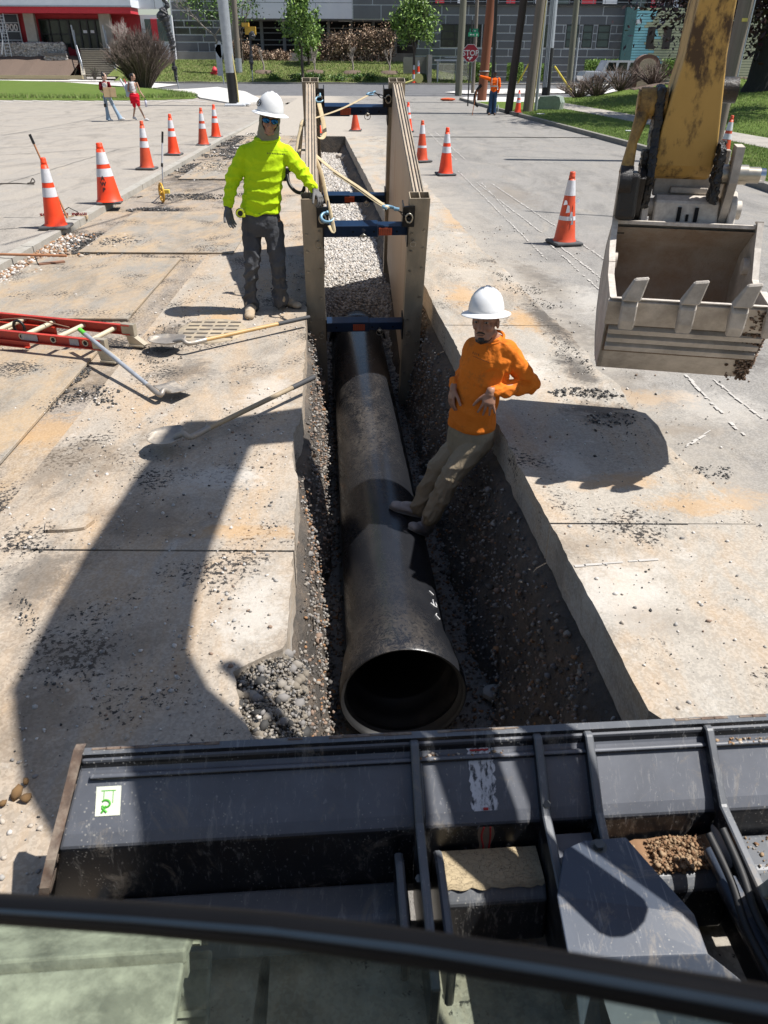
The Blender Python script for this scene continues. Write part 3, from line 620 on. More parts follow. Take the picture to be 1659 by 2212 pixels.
for sx in (-1, 1):
    for k, y0 in enumerate((-.02, LEN-.09)):
        xa, xb = sx*.41, sx*.60; lo, hi = min(xa, xb), max(xa, xb); b = MB()
        t_ = .007
        for (a0, a1, c0_, c1) in ((lo, hi, y0, y0+t_), (lo, hi, y0+.13-t_, y0+.13), (lo, lo+t_, y0+t_, y0+.13-t_), (hi-t_, hi, y0+t_, y0+.13-t_), ((lo+hi)/2-t_/2, (lo+hi)/2+t_/2, y0+t_, y0+.13-t_)):
            b.hexa([(a0, c0_, PB), (a1, c0_, PB), (a1, c1, PB), (a0, c1, PB), (a0, c0_, PT), (a1, c0_, PT), (a1, c1, PT), (a0, c1, PT)])
        b.prism([(lo+t_, y0+t_), (hi-t_, y0+t_), (hi-t_, y0+.12), (lo+t_, y0+.12)], PT-.3, PT-.29)
        po = b.build('corner_post', m_al, ts)
        bb = MB()
        for z in (-.02, -.2, -.42, -.75, -1.0, -1.32, -1.7):
            for xo in (.035, .155):
                if (z*100) % 2 < 1 or xo > .1:
                    c = lo+xo; bb.cyl((c, y0-.0005, z+(.03 if xo > .1 else 0)), (c, y0-.012, z+(.03 if xo > .1 else 0)), .011, n=8)
        bb.build('bolts', m_zinc, po)
        for z in (-.03, -1.09):   # pin with ring
            pr = MB(); c = lo+(.05 if sx > 0 else .14); pr.cyl((c, y0, z-.06), (c, y0-.035, z-.06), .013, n=10); pr.torus((0, 0, 0), .026, .003, Matrix.Translation((c, y0-.03, z-.085)) @ Matrix.Rotation(R(90), 4, 'X')); pr.build('locking_pin', m_zinc, po)
        # black lifting bracket on the inner front corner
        br = MB(); xi = sx*.405
        br.box((xi, y0-.012, PT-.17), (.11, .02, .2)); br.box((xi-sx*.052, y0+.05, PT-.17), (.012, .12, .2)); br.cyl((xi-sx*.0, y0-.02, PT-.17), (xi, y0-.06, PT-.17), .014, n=10)
        br.build('lifting_bracket', m_blk, ts)
        ln = MB(); ln.torus((0, 0, 0), .032, .008, Matrix.Translation((xi, y0-.045, PT-.17)) @ Matrix.Rotation(R(90), 4, 'X') @ Matrix.Scale(1.35, 4, (0, 1, 0)), 14, 6); ln.build('shackle', m_zinc, ts)
    # panel of four stacked planks
    hz = (PT-.02-(PB+.25))/4
    for i in range(4):
        z0 = PB+.25+hz*i; z1 = z0+hz-.004; x = sx*.505; b = MB(); th = .055
        b.prism([(x-th, .112), (x+th, .112), (x+th, LEN-.092), (x-th, LEN-.092)], z0, z1)
        pl_ = b.build('panel_plank', m_al2 if i % 2 else m_al2, ts)
    rb = MB()
    for xo in (-.045, -.015, .02, .047): rb.box((sx*.505+xo, LEN/2+.01, PT-.02+.006), (.010, LEN-.22, .014))
    rb.build('top_ribs', m_al, ts)
for (y, z) in ((.045, 0), (.045, -1.09), (LEN-.025, 0), (LEN-.025, -1.09)):
    s_ = MB(); near = y < 1; a = .12 if (near and z == 0) else (.05 if near else -.05)
    s_.box((a/2-.205+.0, y, z), (.41+a, .115, .115), bev=.006)
    s_.box((.2+a/2+.0, y, z-.0), (.42-a-.0, .095, .095), bev=.005)
    so = s_.build('spreader_bar', m_blue, ts)
    for xs in (-.404, .404): q = MB(); q.box((xs, y, z-.02), (.012, .16, .26)); q.build('end_plate', m_blk, so)
    x = .19 if near else -.1
    if z < -.5: x = -.06
    q = MB(); q.box((x, y-.060, z-.0), (.125, .003, .075)); lb2 = q.build('warning_label', m_label, so)
    q = MB(); rz_ = random.Random(int(y*10+z*7))
    for r_ in range(5):
        for c_ in range(5): q.box((x-.05+c_*.022+rz_.uniform(0, .004), y-.0625, z+.026-r_*.013), (.017*rz_.uniform(.4, 1), .001, .004))
    q.build('label_print', mat('label_print', (.14, .05, .03), .8), lb2)
    q = MB(); q.cyl((-.02 if x > 0 else .16, y-.05, z-.02), (-.02 if x > 0 else .16, y-.1, z-.02), .012, n=10); q.ell((-.02 if x > 0 else .16, y-.1, z-.02), (.02, .012, .02)); q.torus((0, 0, 0), .035, .004, Matrix.Translation((-.02 if x > 0 else .16, y-.09, z-.045)) @ Matrix.Rotation(R(90), 4, 'X'))
    q.build('locking_pin', m_zinc, so)
    q = MB()
    for xh in (-.3, -.12, .08, .3): q.cyl((xh, y-.0585, z), (xh, y-.060, z), .011, n=10)
    q.build('pin_hole', mat('hole_black', (.004, .004, .005), .9), so)
# ---- slings, chains and hooks
m_web = mat('tan_webbing', (.52, .42, .26), .85, col2=(.38, .3, .18), ns=20, bump=.6, bs=160, bd=.002)
m_hook = mat('pale_blue_hook', (.20, .36, .48), .4, .3, dirt=(.3, .28, .24), ds=20, dcov=.3)
def bez(pts, n=8):
    pts = [Vector(p) for p in pts]; out = []
    for i in range(len(pts)-1):
        p0 = pts[max(i-1, 0)]; p1, p2 = pts[i], pts[i+1]; p3 = pts[min(i+2, len(pts)-1)]
        for k in range(n):
            t = k/n; out.append(.5*((2*p1)+(p2-p0)*t+(2*p0-5*p1+4*p2-p3)*t*t+(3*p1-p0-3*p2+p3)*t**3))
    out.append(pts[-1]); return out
def web(root, pts, w_=.026, name='webbing'):
    MB().tube(bez([Q(*p) for p in pts]), w_, 8, True, True, ell=(.22, 1)).build(name, m_web, root)
def hook(root, p, q, s_=1.0, name='hook'):
    """hook hanging from point p towards q"""
    m_ = look(p, q); b = MB()
    b.tube([(0, -.02, 0), (0, .03, 0)], .013*s_, 8, m=m_)
    b.tube([(.045*s_*math.sin(a), .075+.045*s_*math.cos(a)*-1+.0, 0) for a in np.linspace(-.2, 4.4, 14)], [.012*s_*(1-.5*abs(i-6)/13) for i in range(14)], 8, m=m_)
    b.build(name, m_hook, root)
def chain(root, p, q, n, name='chain_link'):
    p = Vector(p); q = Vector(q); d = (q-p)/n
    for i in range(n):
        m_ = look(p+d*i, p+d*(i+1)); b = MB(); L = d.length
        m2 = m_ @ Matrix.Translation((0, L/2, 0)) @ Matrix.Rotation(R(90)*(i % 2), 4, 'Y') @ Matrix.Diagonal((.55, 1.25, 1, 1))
        b.torus((0, 0, 0), L*.45, L*.13, m2, 12, 6); b.build(name, m_blk, root)
def lp(x, y, z): return SF @ Vector((x, y, z))
A = empty('lifting_sling', (0, 0, 0), 0, 'tan webbing sling with blue hooks slung between the far shield posts', 'sling', 'slings on the trench shield')
fr, fl = lp(.40, LEN-.14, .15), lp(-.40, LEN-.14, .15)
hkR = Q(808, 199, 9.0); hkL = Q(691, 205, 8.95)
chain(A, fr, hkR, 3); hook(A, hkR, Q(792, 208, 8.9)); chain(A, fl, hkL, 3); hook(A, hkL, Q(689, 222, 8.9))
web(A, [(793, 207, 8.9), (740, 234, 8.7), (690, 252, 8.5), (660, 262, 8.35), (652, 270, 8.28), (650, 285, 8.28), (648, 310, 8.3), (645, 340, 8.4)])
web(A, [(689, 224, 8.9), (694, 245, 8.8), (700, 275, 8.75), (700, 292, 8.7), (694, 299, 8.65), (684, 295, 8.6), (675, 277, 8.5), (666, 263, 8.4), (657, 262, 8.32), (651, 272, 8.28)])
B_ = empty('lifting_sling', (0, 0, 0), 0, 'tan webbing sling with blue hooks across the near shield posts', 'sling', 'slings on the trench shield')
nr, nl = lp(.40, -.07, .16), lp(-.40, -.07, .16)
hk1 = Q(858, 452, 7.2); hk2 = Q(706, 456, 7.15)
chain(B_, nr, hk1, 3); hook(B_, hk1, Q(836, 448, 7.2), 1.35); chain(B_, nl, hk2, 3); hook(B_, hk2, Q(708, 478, 7.1), 1.3)
web(B_, [(838, 449, 7.2), (812, 431, 7.3), (770, 401, 7.5), (720, 368, 7.75), (690, 343, 7.9), (672, 328, 7.95), (655, 324, 7.95), (644, 327, 7.95), (642, 338, 7.98), (646, 350, 8.0)])
web(B_, [(712, 488, 7.1), (721, 502, 7.05), (718, 480, 7.1), (706, 430, 7.3), (694, 375, 7.6), (680, 343, 7.85), (664, 330, 7.92)], .022)
web(B_, [(836, 451, 7.18), (812, 436, 7.28), (770, 406, 7.48), (720, 373, 7.73)], .02)
web(B_, [(651, 275, 8.26), (645, 300, 8.2), (642, 325, 8.1), (640, 345, 8.1)], .022)
# ================================================================ EXCAVATOR (the machine the picture is taken from)
HD = R(12.0); D_ = Vector((math.sin(HD), math.cos(HD), 0)); LX = Vector((math.cos(HD), -math.sin(HD), 0)); ZV = Vector((0, 0, 1))
EX = empty('excavator', (0, 0, 0), 0, 'yellow excavator with black dozer blade, its arm and bucket hanging at right', 'excavator')
SFm = frame((.776, 0, 0), LX, D_, ZV)      # local: x across, y forward, z up
m_yel = mat('worn_yellow_paint', (.55, .33, .085), .5, col2=(.42, .25, .06), ns=2.5, amt=.8, dirt=(.085, .05, .025), ds=6, dcov=.45, dsharp=.05, bump=.3, bs=25, bd=.004, stretch=(1, 1, .45))
m_yeld = mat('yellow_arm_paint', (.42, .25, .06), .5, col2=(.40, .22, .05), ns=2, dirt=(.06, .04, .025), ds=5, dcov=.47, dsharp=.08, bump=.3, bs=25, bd=.004)
m_grease = mat('greasy_black', (.014, .012, .011), .35, dirt=(.13, .09, .05), ds=7, dcov=.3, bump=.8, bs=30, bd=.01)
m_buck = mat('soil_worn_steel', (.40, .36, .31), .7, .1, col2=(.28, .25, .215), ns=4, amt=.9, dirt=(.52, .47, .41), ds=6, dcov=.48, bump=.7, bs=45, bd=.005)
m_buckin = mat('soil_caked_inside', (.36, .31, .26), .9, col2=(.27, .23, .19), ns=3, amt=.9, dirt=(.24, .165, .11), ds=3.5, dcov=.45, bump=1, bs=55, bd=.007)
m_edge = mat('bright_worn_edge', (.62, .57, .5), .6, .1, col2=(.42, .37, .32), ns=30)
m_chrome = mat('chrome', (.7, .7, .7), .12, 1.0)
def SB(): return MB()
# boom: curved box section (in the s,h plane)
def band(pts, th):
    L_, R_ = [], []
    for i, p in enumerate(pts):
        a = Vector(pts[max(i-1, 0)]); b = Vector(pts[min(i+1, len(pts)-1)]); d = (b-a).normalized(); nn = Vector((-d.y, d.x)); h = th[i]/2
        L_.append(Vector(p)+nn*h); R_.append(Vector(p)-nn*h)
    return L_, R_
def plate_band(mb, pts, th, x0, x1, m_):
    L_, R_ = band(pts, th); n = len(pts); vs = []
    for x in (x0, x1):
        for p in L_+R_: vs.append((x, p.x, p.y))
    k = 2*n; fs = []
    for i in range(n-1):
        fs += [(i, n+i, n+i+1, i+1), (k+i, k+i+1, k+n+i+1, k+n+i), (i, i+1, k+i+1, k+i), (n+i, k+n+i, k+n+i+1, n+i+1)]
    fs += [(0, k, k+n, n), (n-1, 2*n-1, k+2*n-1, k+n-1)]
    mb.add(vs, fs, False, m_)
b = SB(); plate_band(b, [(-.2, .9), (.4, 1.3), (1.0, 2.05), (1.5, 2.85), (1.95, 3.7), (2.35, 4.22), (2.8, 4.45), (3.3, 4.65), (4.0, 4.88), (4.5, 5.02), (4.9, 5.05)], [.4, .45, .5, .52, .55, .52, .46, .44, .42, .4, .34], -.19, .19, SFm)
boom = b.build('boom', m_yel, EX)
b = SB()
for sx in (-.06, .26):
    b.cyl((sx+.03, 1.15, 1.05), (sx, 1.64, 2.05), .07, n=14, m=SFm); b.cyl((sx, 1.64, 2.05), (sx, 2.45, 3.8), .04, n=12, m=SFm)
b.build('lift_cylinders', m_yel, EX)
b = SB(); b.cyl((0, 3.0, 4.72), (0, 3.9, 5.0), .07, n=14, m=SFm); b.cyl((0, 3.9, 5.0), (0, 4.7, 5.25), .05, n=12, m=SFm); b.build('stick_cylinder', m_yel, EX)
b = SB()
for k in range(3): b.tube([SFm @ Vector(p) for p in bez([(-.1+.08*k, .6, 1.8), (-.1+.08*k, 1.8, 3.72), (-.1+.08*k, 2.5, 4.5), (-.1+.08*k, 4.5, 5.25)], 6)], .022, 8)
b.build('hydraulic_hoses', mat('hose_rubber', (.02, .02, .02), .6), EX)
SFb = SFm; SFm = frame(SFb @ Vector((-.06, 0, 0)), LX, D_, ZV)
# stick: tapered box, wide at the bucket end
SP0 = Vector((0, 5.30, 1.55)); SP1 = Vector((0, 4.75, 5.0))
def stick_sec(t, hw, d0, d1):
    c = SP0.lerp(SP1, t); return [(-hw, c.y-d0, c.z), (hw, c.y-d0, c.z), (hw, c.y+d1, c.z), (-hw, c.y+d1, c.z)]
secs = [(.0, .155, .02, .06), (.012, .172, .10, .13), (.03, .175, .135, .16), (.07, .17, .15, .2), (.2, .108, .17, .30), (.3, .09, .19, .36), (.6, .10, .26, .34), (.9, .115, .26, .2), (1.0, .115, .2, .12)]
b = SB(); vs = []; fs = []
for q in secs: vs += stick_sec(*q)
for i in range(len(secs)-1):
    for k in range(4): k2 = (k+1) % 4; fs.append((4*i+k, 4*i+k2, 4*i+4+k2, 4*i+4+k))
fs += [(3, 2, 1, 0), tuple(4*(len(secs)-1)+k for k in range(4))]
b.add(vs, fs, False, SFm); stick = b.build('stick', m_yel, EX)
bv = stick.modifiers.new('bevel', 'BEVEL'); bv.width = .018; bv.segments = 3; bv.limit_method = 'ANGLE'
# side trim strip lighter along the stick edge
# rocker links: left side
b = SB()
b.cyl((-.30, 5.22, 1.98), (-.15, 5.22, 1.98), .085, n=24, m=SFm); 
b.cyl((-.315, 5.22, 1.98), (-.30, 5.22, 1.98), .07, .07, n=24, m=SFm)
b.build('link_pin_boss', m_yeld, EX)
b = SB(); b.tube([(-.27, 5.20, 1.95), (-.315, 5.1, 1.78), (-.335, 5.0, 1.62)], [.052, .034, .05], 12, m=SFm, ell=(1, .8)); b.build('rocker_link', m_yeld, EX)
b = SB(); b.cyl((-.37, 4.98, 1.58), (-.30, 4.98, 1.58), .085, n=20, m=SFm); b.box((-.31, 5.0, 1.50), (.12, .16, .26), m=SFm, bev=.02); b.build('pivot_boss', m_grease, EX)
def rough_plate(name, poly, x0, x1, seed, amp=.012, mt=None):
    b = MB(); b.prism(poly, x0, x1, None, 'X'); me = eval_grease(b, seed, amp); o = bpy.data.objects.new(name, me); COL.objects.link(o); me.materials.append(mt or m_grease); me.transform(SFm); o.parent = EX; return o
def eval_grease(mb, seed, amp):
    me = bpy.data.meshes.new('g'); me.from_pydata(mb.v, [], mb.f); o = bpy.data.objects.new('g', me); COL.objects.link(o); r = o.modifiers.new('r', 'REMESH'); r.mode = 'VOXEL'; r.voxel_size = .009
    dg_ = bpy.context.evaluated_depsgraph_get(); out = bpy.data.meshes.new_from_object(o.evaluated_get(dg_)); bpy.data.objects.remove(o)
    for v in out.vertices: c = v.co; v.co = c+v.normal*amp*((float(fbm(c.y*1+c.x, c.z, 22, seed, 3))-.5)*2+(.8 if float(fbm(c.y+c.x*2, c.z, 45, seed+4, 2)) > .5 else 0)*.5)
    return out
rough_plate('pivot_bracket', [(5.12, 2.06), (5.32, 2.08), (5.32, 1.5), (5.2, 1.38), (5.06, 1.42), (5.02, 1.6), (5.1, 1.8)], -.215, -.165, 3, .011)
rough_plate('grease_buildup', [(5.08, 1.74), (5.2, 1.72), (5.2, 1.5), (5.08, 1.42)], -.25, -.2, 5, .02)
# long link arm plates from pivots to the coupler
def arm(mb, pts, wds, x0, x1): plate_band(mb, pts, wds, x0, x1, SFm)
b = SB(); arm(b, [(5.02, 1.62), (5.08, 1.48), (5.16, 1.3)], [.16, .15, .18], -.335, -.285); b.build('link_plate', m_grease, EX)
b = SB(); arm(b, [(5.02, 1.62), (5.08, 1.48), (5.16, 1.3)], [.12, .1, .14], -.25, -.215); b.build('link_plate', m_grease, EX)
b = SB(); arm(b, [(5.05, 1.78), (5.06, 1.6), (5.14, 1.44), (5.2, 1.3)], [.12, .13, .14, .1], .255, .30); b.build('link_plate', m_buck, EX)
b = SB(); b.cyl((.2, 5.1, 1.62), (.36, 5.1, 1.62), .055, n=18, m=SFm); b.cyl((.36, 5.1, 1.62), (.43, 5.1, 1.62), .045, n=18, m=SFm); b.build('stick_pin', m_zinc, EX)
b = SB(); b.cyl((.43, 5.1, 1.62), (.46, 5.1, 1.62), .04, n=18, m=SFm); b.build('pin_cap', m_chrome, EX)
rough_plate('grease_buildup', [(5.0, 1.76), (5.14, 1.8), (5.16, 1.5), (5.02, 1.46)], .17, .215, 9, .02)
b = SB(); b.cyl((.17, 5.4, 2.05), (.26, 5.4, 2.05), .07, n=16, m=SFm); b.build('side_pin', m_grease, EX)
# quick coupler
b = SB(); b.box((0.06, 5.26, 1.53), (.40, .05, .12), m=SFm, bev=.008); b.box((.25, 5.26, 1.60), (.045, .06, .28), m=SFm, bev=.006); b.box((0.07, 5.225, 1.51), (.22, .04, .035), m=SFm, bev=.006)
for xx in (-.12, -.04, .05): b.box((xx+.06, 5.35, 1.56), (.035, .05, .18), m=SFm)
b.build('coupler_frame', m_buck, EX)
b = SB(); b.prism([(5.09, 1.325), (5.28, 1.2), (5.34, 1.3), (5.27, 1.46), (5.17, 1.49), (5.10, 1.46)], -.13, .25, SFm, 'X'); b.build('coupler_body', m_edge, EX).modifiers.new('b', 'BEVEL').width = .01
b = SB(); b.box((.02, 5.09, 1.385), (.022, .012, .09), m=SFm); b.box((.12, 5.09, 1.385), (.022, .012, .09), m=SFm); b.box((0.07, 5.09, 1.37), (.016, .012, .04), m=SFm); b.build('coupler_slot', mat('hole_black', (0, 0, 0)), EX)
# ---- bucket
BK = SFb
def bucket():
    # profile (s,h): hinge top edge -> back -> bottom -> lip
    top = Vector((5.02, 1.335)); lip = Vector((4.22, 1.075))
    prof = [top, Vector((5.30, 1.15)), Vector((5.42, .92)), Vector((5.36, .72)), Vector((5.14, .60)), Vector((4.86, .545)), Vector((4.55, .575)), Vector((4.43, .72)), Vector((4.31, .93)), lip]
    hw = .43; n = len(prof); b = MB(); vs = []; fs = []
    th = .022
    inn = []
    for i, p in enumerate(prof):
        a = prof[max(i-1, 0)]; c = prof[min(i+1, n-1)]; d = (c-a).normalized(); nn = Vector((d.y, -d.x)); inn.append(p+nn*-th if False else p+nn*th*(-1))
    # choose inward side
    cen = Vector((4.9, .95))
    inn = []
    for i, p in enumerate(prof):
        a = prof[max(i-1, 0)]; c = prof[min(i+1, n-1)]; d = (c-a).normalized(); nn = Vector((-d.y, d.x)); 
        if nn.dot(cen-p) < 0: nn = -nn
        inn.append(p+nn*th)
    for x in (-hw, hw):
        for p in prof: vs.append((x, p.x, p.y))
    for i in range(n-1): fs.append((i, i+1, n+i+1, n+i))
    b.add(vs, fs, True, BK); shell = b.build('bucket', m_buck, EX)
    b = MB(); vs = []
    for x in (-hw, hw):
        for p in inn: vs.append((x, p.x, p.y))
    b.add(vs, [(i, n+i, n+i+1, i+1) for i in range(n-1)], True, BK); b.build('inner_shell', m_buckin, shell)
    # side plates with the notched front edge
    side = [Vector((5.05, 1.36)), Vector((4.99, 1.37)), Vector((4.92, 1.24)), Vector((4.8, 1.08)), Vector((4.62, 1.03)), Vector((4.55, 1.07)), Vector((4.32, 1.06)), lip] + prof[::-1][1:]
    side2 = [Vector((5.05, 1.36)), Vector((4.99, 1.37)), Vector((4.93, 1.26)), Vector((4.84, 1.19)), Vector((4.72, 1.16)), Vector((4.66, 1.10)), Vector((4.5, 1.09)), Vector((4.32, 1.08)), lip] + prof[::-1][1:]
    for s_, poly in ((-1, side2), (1, side)):
        b = MB(); x0 = s_*hw; x1 = s_*(hw-.028)
        b.prism([(p.x, p.y) for p in poly], min(x0, x1)+.001, max(x0, x1)-.001, BK, 'X'); o = b.build('side_plate', m_buck, shell)
        b = MB(); k = poly[:8 if s_ > 0 else 9]
        for i in range(len(k)-1):
            a, c = k[i], k[i+1]; d = (c-a); nn = Vector((-d.y, d.x)).normalized()*.012
            if nn.y < 0: nn = -nn
            b.hexa([BK @ Vector(q) for q in ((s_*(hw-.032), a.x, a.y), (s_*(hw+.004), a.x, a.y), (s_*(hw+.004), c.x, c.y), (s_*(hw-.032), c.x, c.y), (s_*(hw-.032), a.x+nn.x, a.y+nn.y), (s_*(hw+.004), a.x+nn.x, a.y+nn.y), (s_*(hw+.004), c.x+nn.x, c.y+nn.y), (s_*(hw-.032), c.x+nn.x, c.y+nn.y))])
        b.build('side_edge', m_edge, shell)
    b = MB(); b.box((0, 5.015, 1.345), (.80, .03, .02), m=BK); b.build('top_edge', m_edge, shell)
    # ears
    for x in (-.245, .265):
        b = MB(); b.prism([(5.06, 1.325), (5.32, 1.15), (5.40, 1.22), (5.34, 1.42), (5.26, 1.51), (5.16, 1.52), (5.09, 1.46)], x-.022, x+.022, BK, 'X'); o = b.build('hinge_ear', m_edge, shell); o.modifiers.new('b', 'BEVEL').width = .008
        b = MB(); b.cyl((x-.07 if x < 0 else x-.06, 5.19, 1.41), (x+.06, 5.19, 1.41), .055, n=18, m=BK); b.build('hinge_boss', m_edge, o)
    b = MB(); b.prism([(5.13, 1.3), (5.28, 1.25), (5.26, 1.48), (5.15, 1.49)], -.36, -.31, BK, 'X'); b.cyl((-.42, 5.19, 1.37), (-.36, 5.19, 1.37), .045, n=6, smooth=False, m=BK); b.build('pin_retainer', m_grease, shell)
    # lip plate, wear strips
    b = MB(); d = (lip-prof[-2]).normalized(); nn = Vector((-d.y, d.x)); 
    if nn.x > 0: nn = -nn
    a0, a1 = lip+Vector((-.0, .006)), lip-d*.175
    b.hexa([BK @ Vector(q) for q in ((-hw-.01, a1.x, a1.y), (hw+.01, a1.x, a1.y), (hw+.01, a1.x+nn.x*.02, a1.y+nn.y*.02), (-hw-.01, a1.x+nn.x*.02, a1.y+nn.y*.02), (-hw-.01, a0.x, a0.y), (hw+.01, a0.x, a0.y), (hw+.01, a0.x+nn.x*.024, a0.y+nn.y*.024), (-hw-.01, a0.x+nn.x*.024, a0.y+nn.y*.024))]); b.build('cutting_edge', m_buck, shell)
    b = MB(); b.box((0, a0.x-.005, a0.y+.004), (.86, .03, .006), m=BK); b.build('worn_lip', m_edge, shell)
    segs = [(a1, prof[-3])]; tot = []
    P_ = [a1+d*-.015, prof[-3], prof[-4]]
    for (u0, u1) in ((.03, .27), (.33, .57), (.63, .87)):
        q0 = P_[0].lerp(P_[1], u0); q1 = P_[0].lerp(P_[1], u1); e = (q1-q0).normalized(); nn = Vector((-e.y, e.x)); 
        if nn.x > 0: nn = -nn
        b = MB(); v8 = []
        for x in (-hw+.02, hw-.02): v8.append([(x, q0.x, q0.y), (x, q0.x+nn.x*.034+e.x*.006, q0.y+nn.y*.034+e.y*.006), (x, q1.x+nn.x*.034-e.x*.014, q1.y+nn.y*.034-e.y*.014), (x, q1.x, q1.y)])
        A8 = v8[0]+v8[1]; b.add([BK @ Vector(q) for q in A8], [(0, 1, 5, 4), (1, 2, 6, 5), (2, 3, 7, 6), (0, 3, 2, 1), (4, 5, 6, 7)]); b.build('wear_strip', m_buck, shell)
    b = MB(); q0, q1 = P_[0], P_[1]; e = (q1-q0).normalized(); nn = Vector((-e.y, e.x)); nn = -nn if nn.x > 0 else nn
    b.add([BK @ Vector(v) for v in ((-hw+.01, q0.x+nn.x*.004, q0.y+nn.y*.004), (hw-.01, q0.x+nn.x*.004, q0.y+nn.y*.004), (hw-.01, q1.x+nn.x*.004, q1.y+nn.y*.004), (-hw+.01, q1.x+nn.x*.004, q1.y+nn.y*.004))], [(0, 1, 2, 3)]); b.build('packed_soil', mat('packed_soil', (.11, .08, .055), .95, col2=(.2, .15, .11), ns=20, bump=1, bs=60, bd=.006), shell)
    # teeth: adapter + upturned tip
    for x in (-.33, -.03, .23, .41):
        b = MB(); c0_ = lip+Vector((-.035, .02))
        b.prism([(lip.x-.03, lip.y-.16), (lip.x-.06, lip.y-.1), (lip.x-.075, lip.y-.01), (lip.x-.04, lip.y+.02), (lip.x+.01, lip.y+.01), (lip.x+.02, lip.y-.03)], x-.042, x+.042, BK, 'X')
        # skew lower part
        b.build('tooth_adapter', m_buck, shell).modifiers.new('b', 'BEVEL').width = .008
        b = MB(); q = [(x-.05, lip.x-.085, lip.y+.012), (x+.05, lip.x-.085, lip.y+.012), (x+.05, lip.x-.02, lip.y+.02), (x-.05, lip.x-.02, lip.y+.02), (x+.0, lip.x-.10, lip.y+.135), (x+.075, lip.x-.10, lip.y+.145), (x+.075, lip.x-.075, lip.y+.15), (x+.0, lip.x-.075, lip.y+.14)]
        b.hexa([BK @ Vector(v) for v in q]); o = b.build('tooth', m_buck, shell); o.modifiers.new('b', 'BEVEL').width = .008
    b = MB(); b.cyl((-.405, 5.0, 1.12), (-.37, 5.0, 1.12), .05, n=16, m=BK); b.cyl((.37, 5.0, 1.12), (.405, 5.0, 1.12), .05, n=16, m=BK); b.build('weld_boss', m_edge, shell)
    # soil stuck on the right
    n_ = 500; s1 = RNG.random(n_); pos = []
    for i in range(n_):
        t = s1[i]; p = lip.lerp(prof[-4], t); pos.append(BK @ Vector((hw-.0-abs(RNG.normal(0, .05)), p.x-.02+RNG.uniform(-.01, .01), p.y-.01)))
    stones('stuck_soil', np.array([list(p) for p in pos]), RNG.uniform(.004, .013, n_), [g_b[0], mat('dark_clod', (.1, .06, .035), .95)], shell)['kind'] = 'stuff'
bucket()
# ---- dozer blade (square to the tracks, which run along the trench)
TF = frame((0, 0, 0), W, U, ZV)
def t_of(px, py, z):
    q = TF.inverted() @ G(px, py, z); return q
def lit_top_black(name, base, dust, amt, spk=.35, rough=.34):  # sunlit contrast painted in: up-facing faces paler, along with settled dust
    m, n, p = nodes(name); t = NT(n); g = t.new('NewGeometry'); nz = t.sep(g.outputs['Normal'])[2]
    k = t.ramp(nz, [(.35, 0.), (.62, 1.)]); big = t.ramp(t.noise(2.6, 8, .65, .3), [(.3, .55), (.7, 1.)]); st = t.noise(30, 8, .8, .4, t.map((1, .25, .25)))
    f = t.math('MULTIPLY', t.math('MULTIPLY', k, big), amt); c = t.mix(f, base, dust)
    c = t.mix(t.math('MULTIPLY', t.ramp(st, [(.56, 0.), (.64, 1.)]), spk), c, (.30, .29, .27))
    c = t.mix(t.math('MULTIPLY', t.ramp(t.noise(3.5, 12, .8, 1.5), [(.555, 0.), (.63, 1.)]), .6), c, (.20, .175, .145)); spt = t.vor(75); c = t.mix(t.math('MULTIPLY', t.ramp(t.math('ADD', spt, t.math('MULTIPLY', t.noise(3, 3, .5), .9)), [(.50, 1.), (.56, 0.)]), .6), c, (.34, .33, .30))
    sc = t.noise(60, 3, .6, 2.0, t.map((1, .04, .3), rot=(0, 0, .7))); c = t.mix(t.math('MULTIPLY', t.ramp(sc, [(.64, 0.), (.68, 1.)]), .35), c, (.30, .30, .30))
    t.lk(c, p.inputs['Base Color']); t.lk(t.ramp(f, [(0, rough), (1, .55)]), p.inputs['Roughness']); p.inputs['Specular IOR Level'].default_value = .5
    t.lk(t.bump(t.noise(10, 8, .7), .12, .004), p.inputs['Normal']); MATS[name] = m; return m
m_bl = lit_top_black('black_blade_paint', (.006, .007, .010), (.15, .16, .185), .85)
m_bl2 = lit_top_black('scratched_black_paint', (.010, .011, .014), (.17, .18, .195), .8, .5, .3)
m_guard = lit_top_black('guard_plate', (.012, .015, .022), (.065, .082, .115), .85, .45, .35)
m_rust = mat('rusty_edge', (.15, .095, .065), .8, col2=(.07, .05, .04), ns=20, dirt=(.27, .22, .17), ds=15, dcov=.45)
cl = t_of(165, 1640, .50); cr_ = t_of(1659, 1547, .50)
YT = (cl.y+cr_.y)/2; XLb = cl.x; XRb = 1.62
bl = empty('dozer_blade'); bl.parent = EX; bl['label'] = 'black scuffed dozer blade with welded ribs'
def TB(): return MB()
ZT = .50
pr = [(YT, ZT), (YT-.018, ZT-.006), (YT-.022, ZT-.03), (YT-.15, ZT-.145), (YT-.175, ZT-.175), (YT-.19, ZT-.40), (YT-.17, ZT-.47), (YT-.13, ZT-.47), (YT-.14, ZT-.2), (YT+.01, ZT-.03)]
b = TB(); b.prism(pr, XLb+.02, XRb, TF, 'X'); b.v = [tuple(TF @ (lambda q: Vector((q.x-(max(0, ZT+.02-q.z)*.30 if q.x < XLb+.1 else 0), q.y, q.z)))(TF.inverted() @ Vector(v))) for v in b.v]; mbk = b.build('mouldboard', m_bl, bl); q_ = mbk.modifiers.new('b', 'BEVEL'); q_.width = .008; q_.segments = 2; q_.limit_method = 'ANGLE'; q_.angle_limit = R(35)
b = TB(); b.box(((XLb+XRb)/2, YT+.002, ZT+.004), (XRb-XLb, .026, .014), m=TF); b.build('top_lip', m_bl2, bl)
b = TB(); 
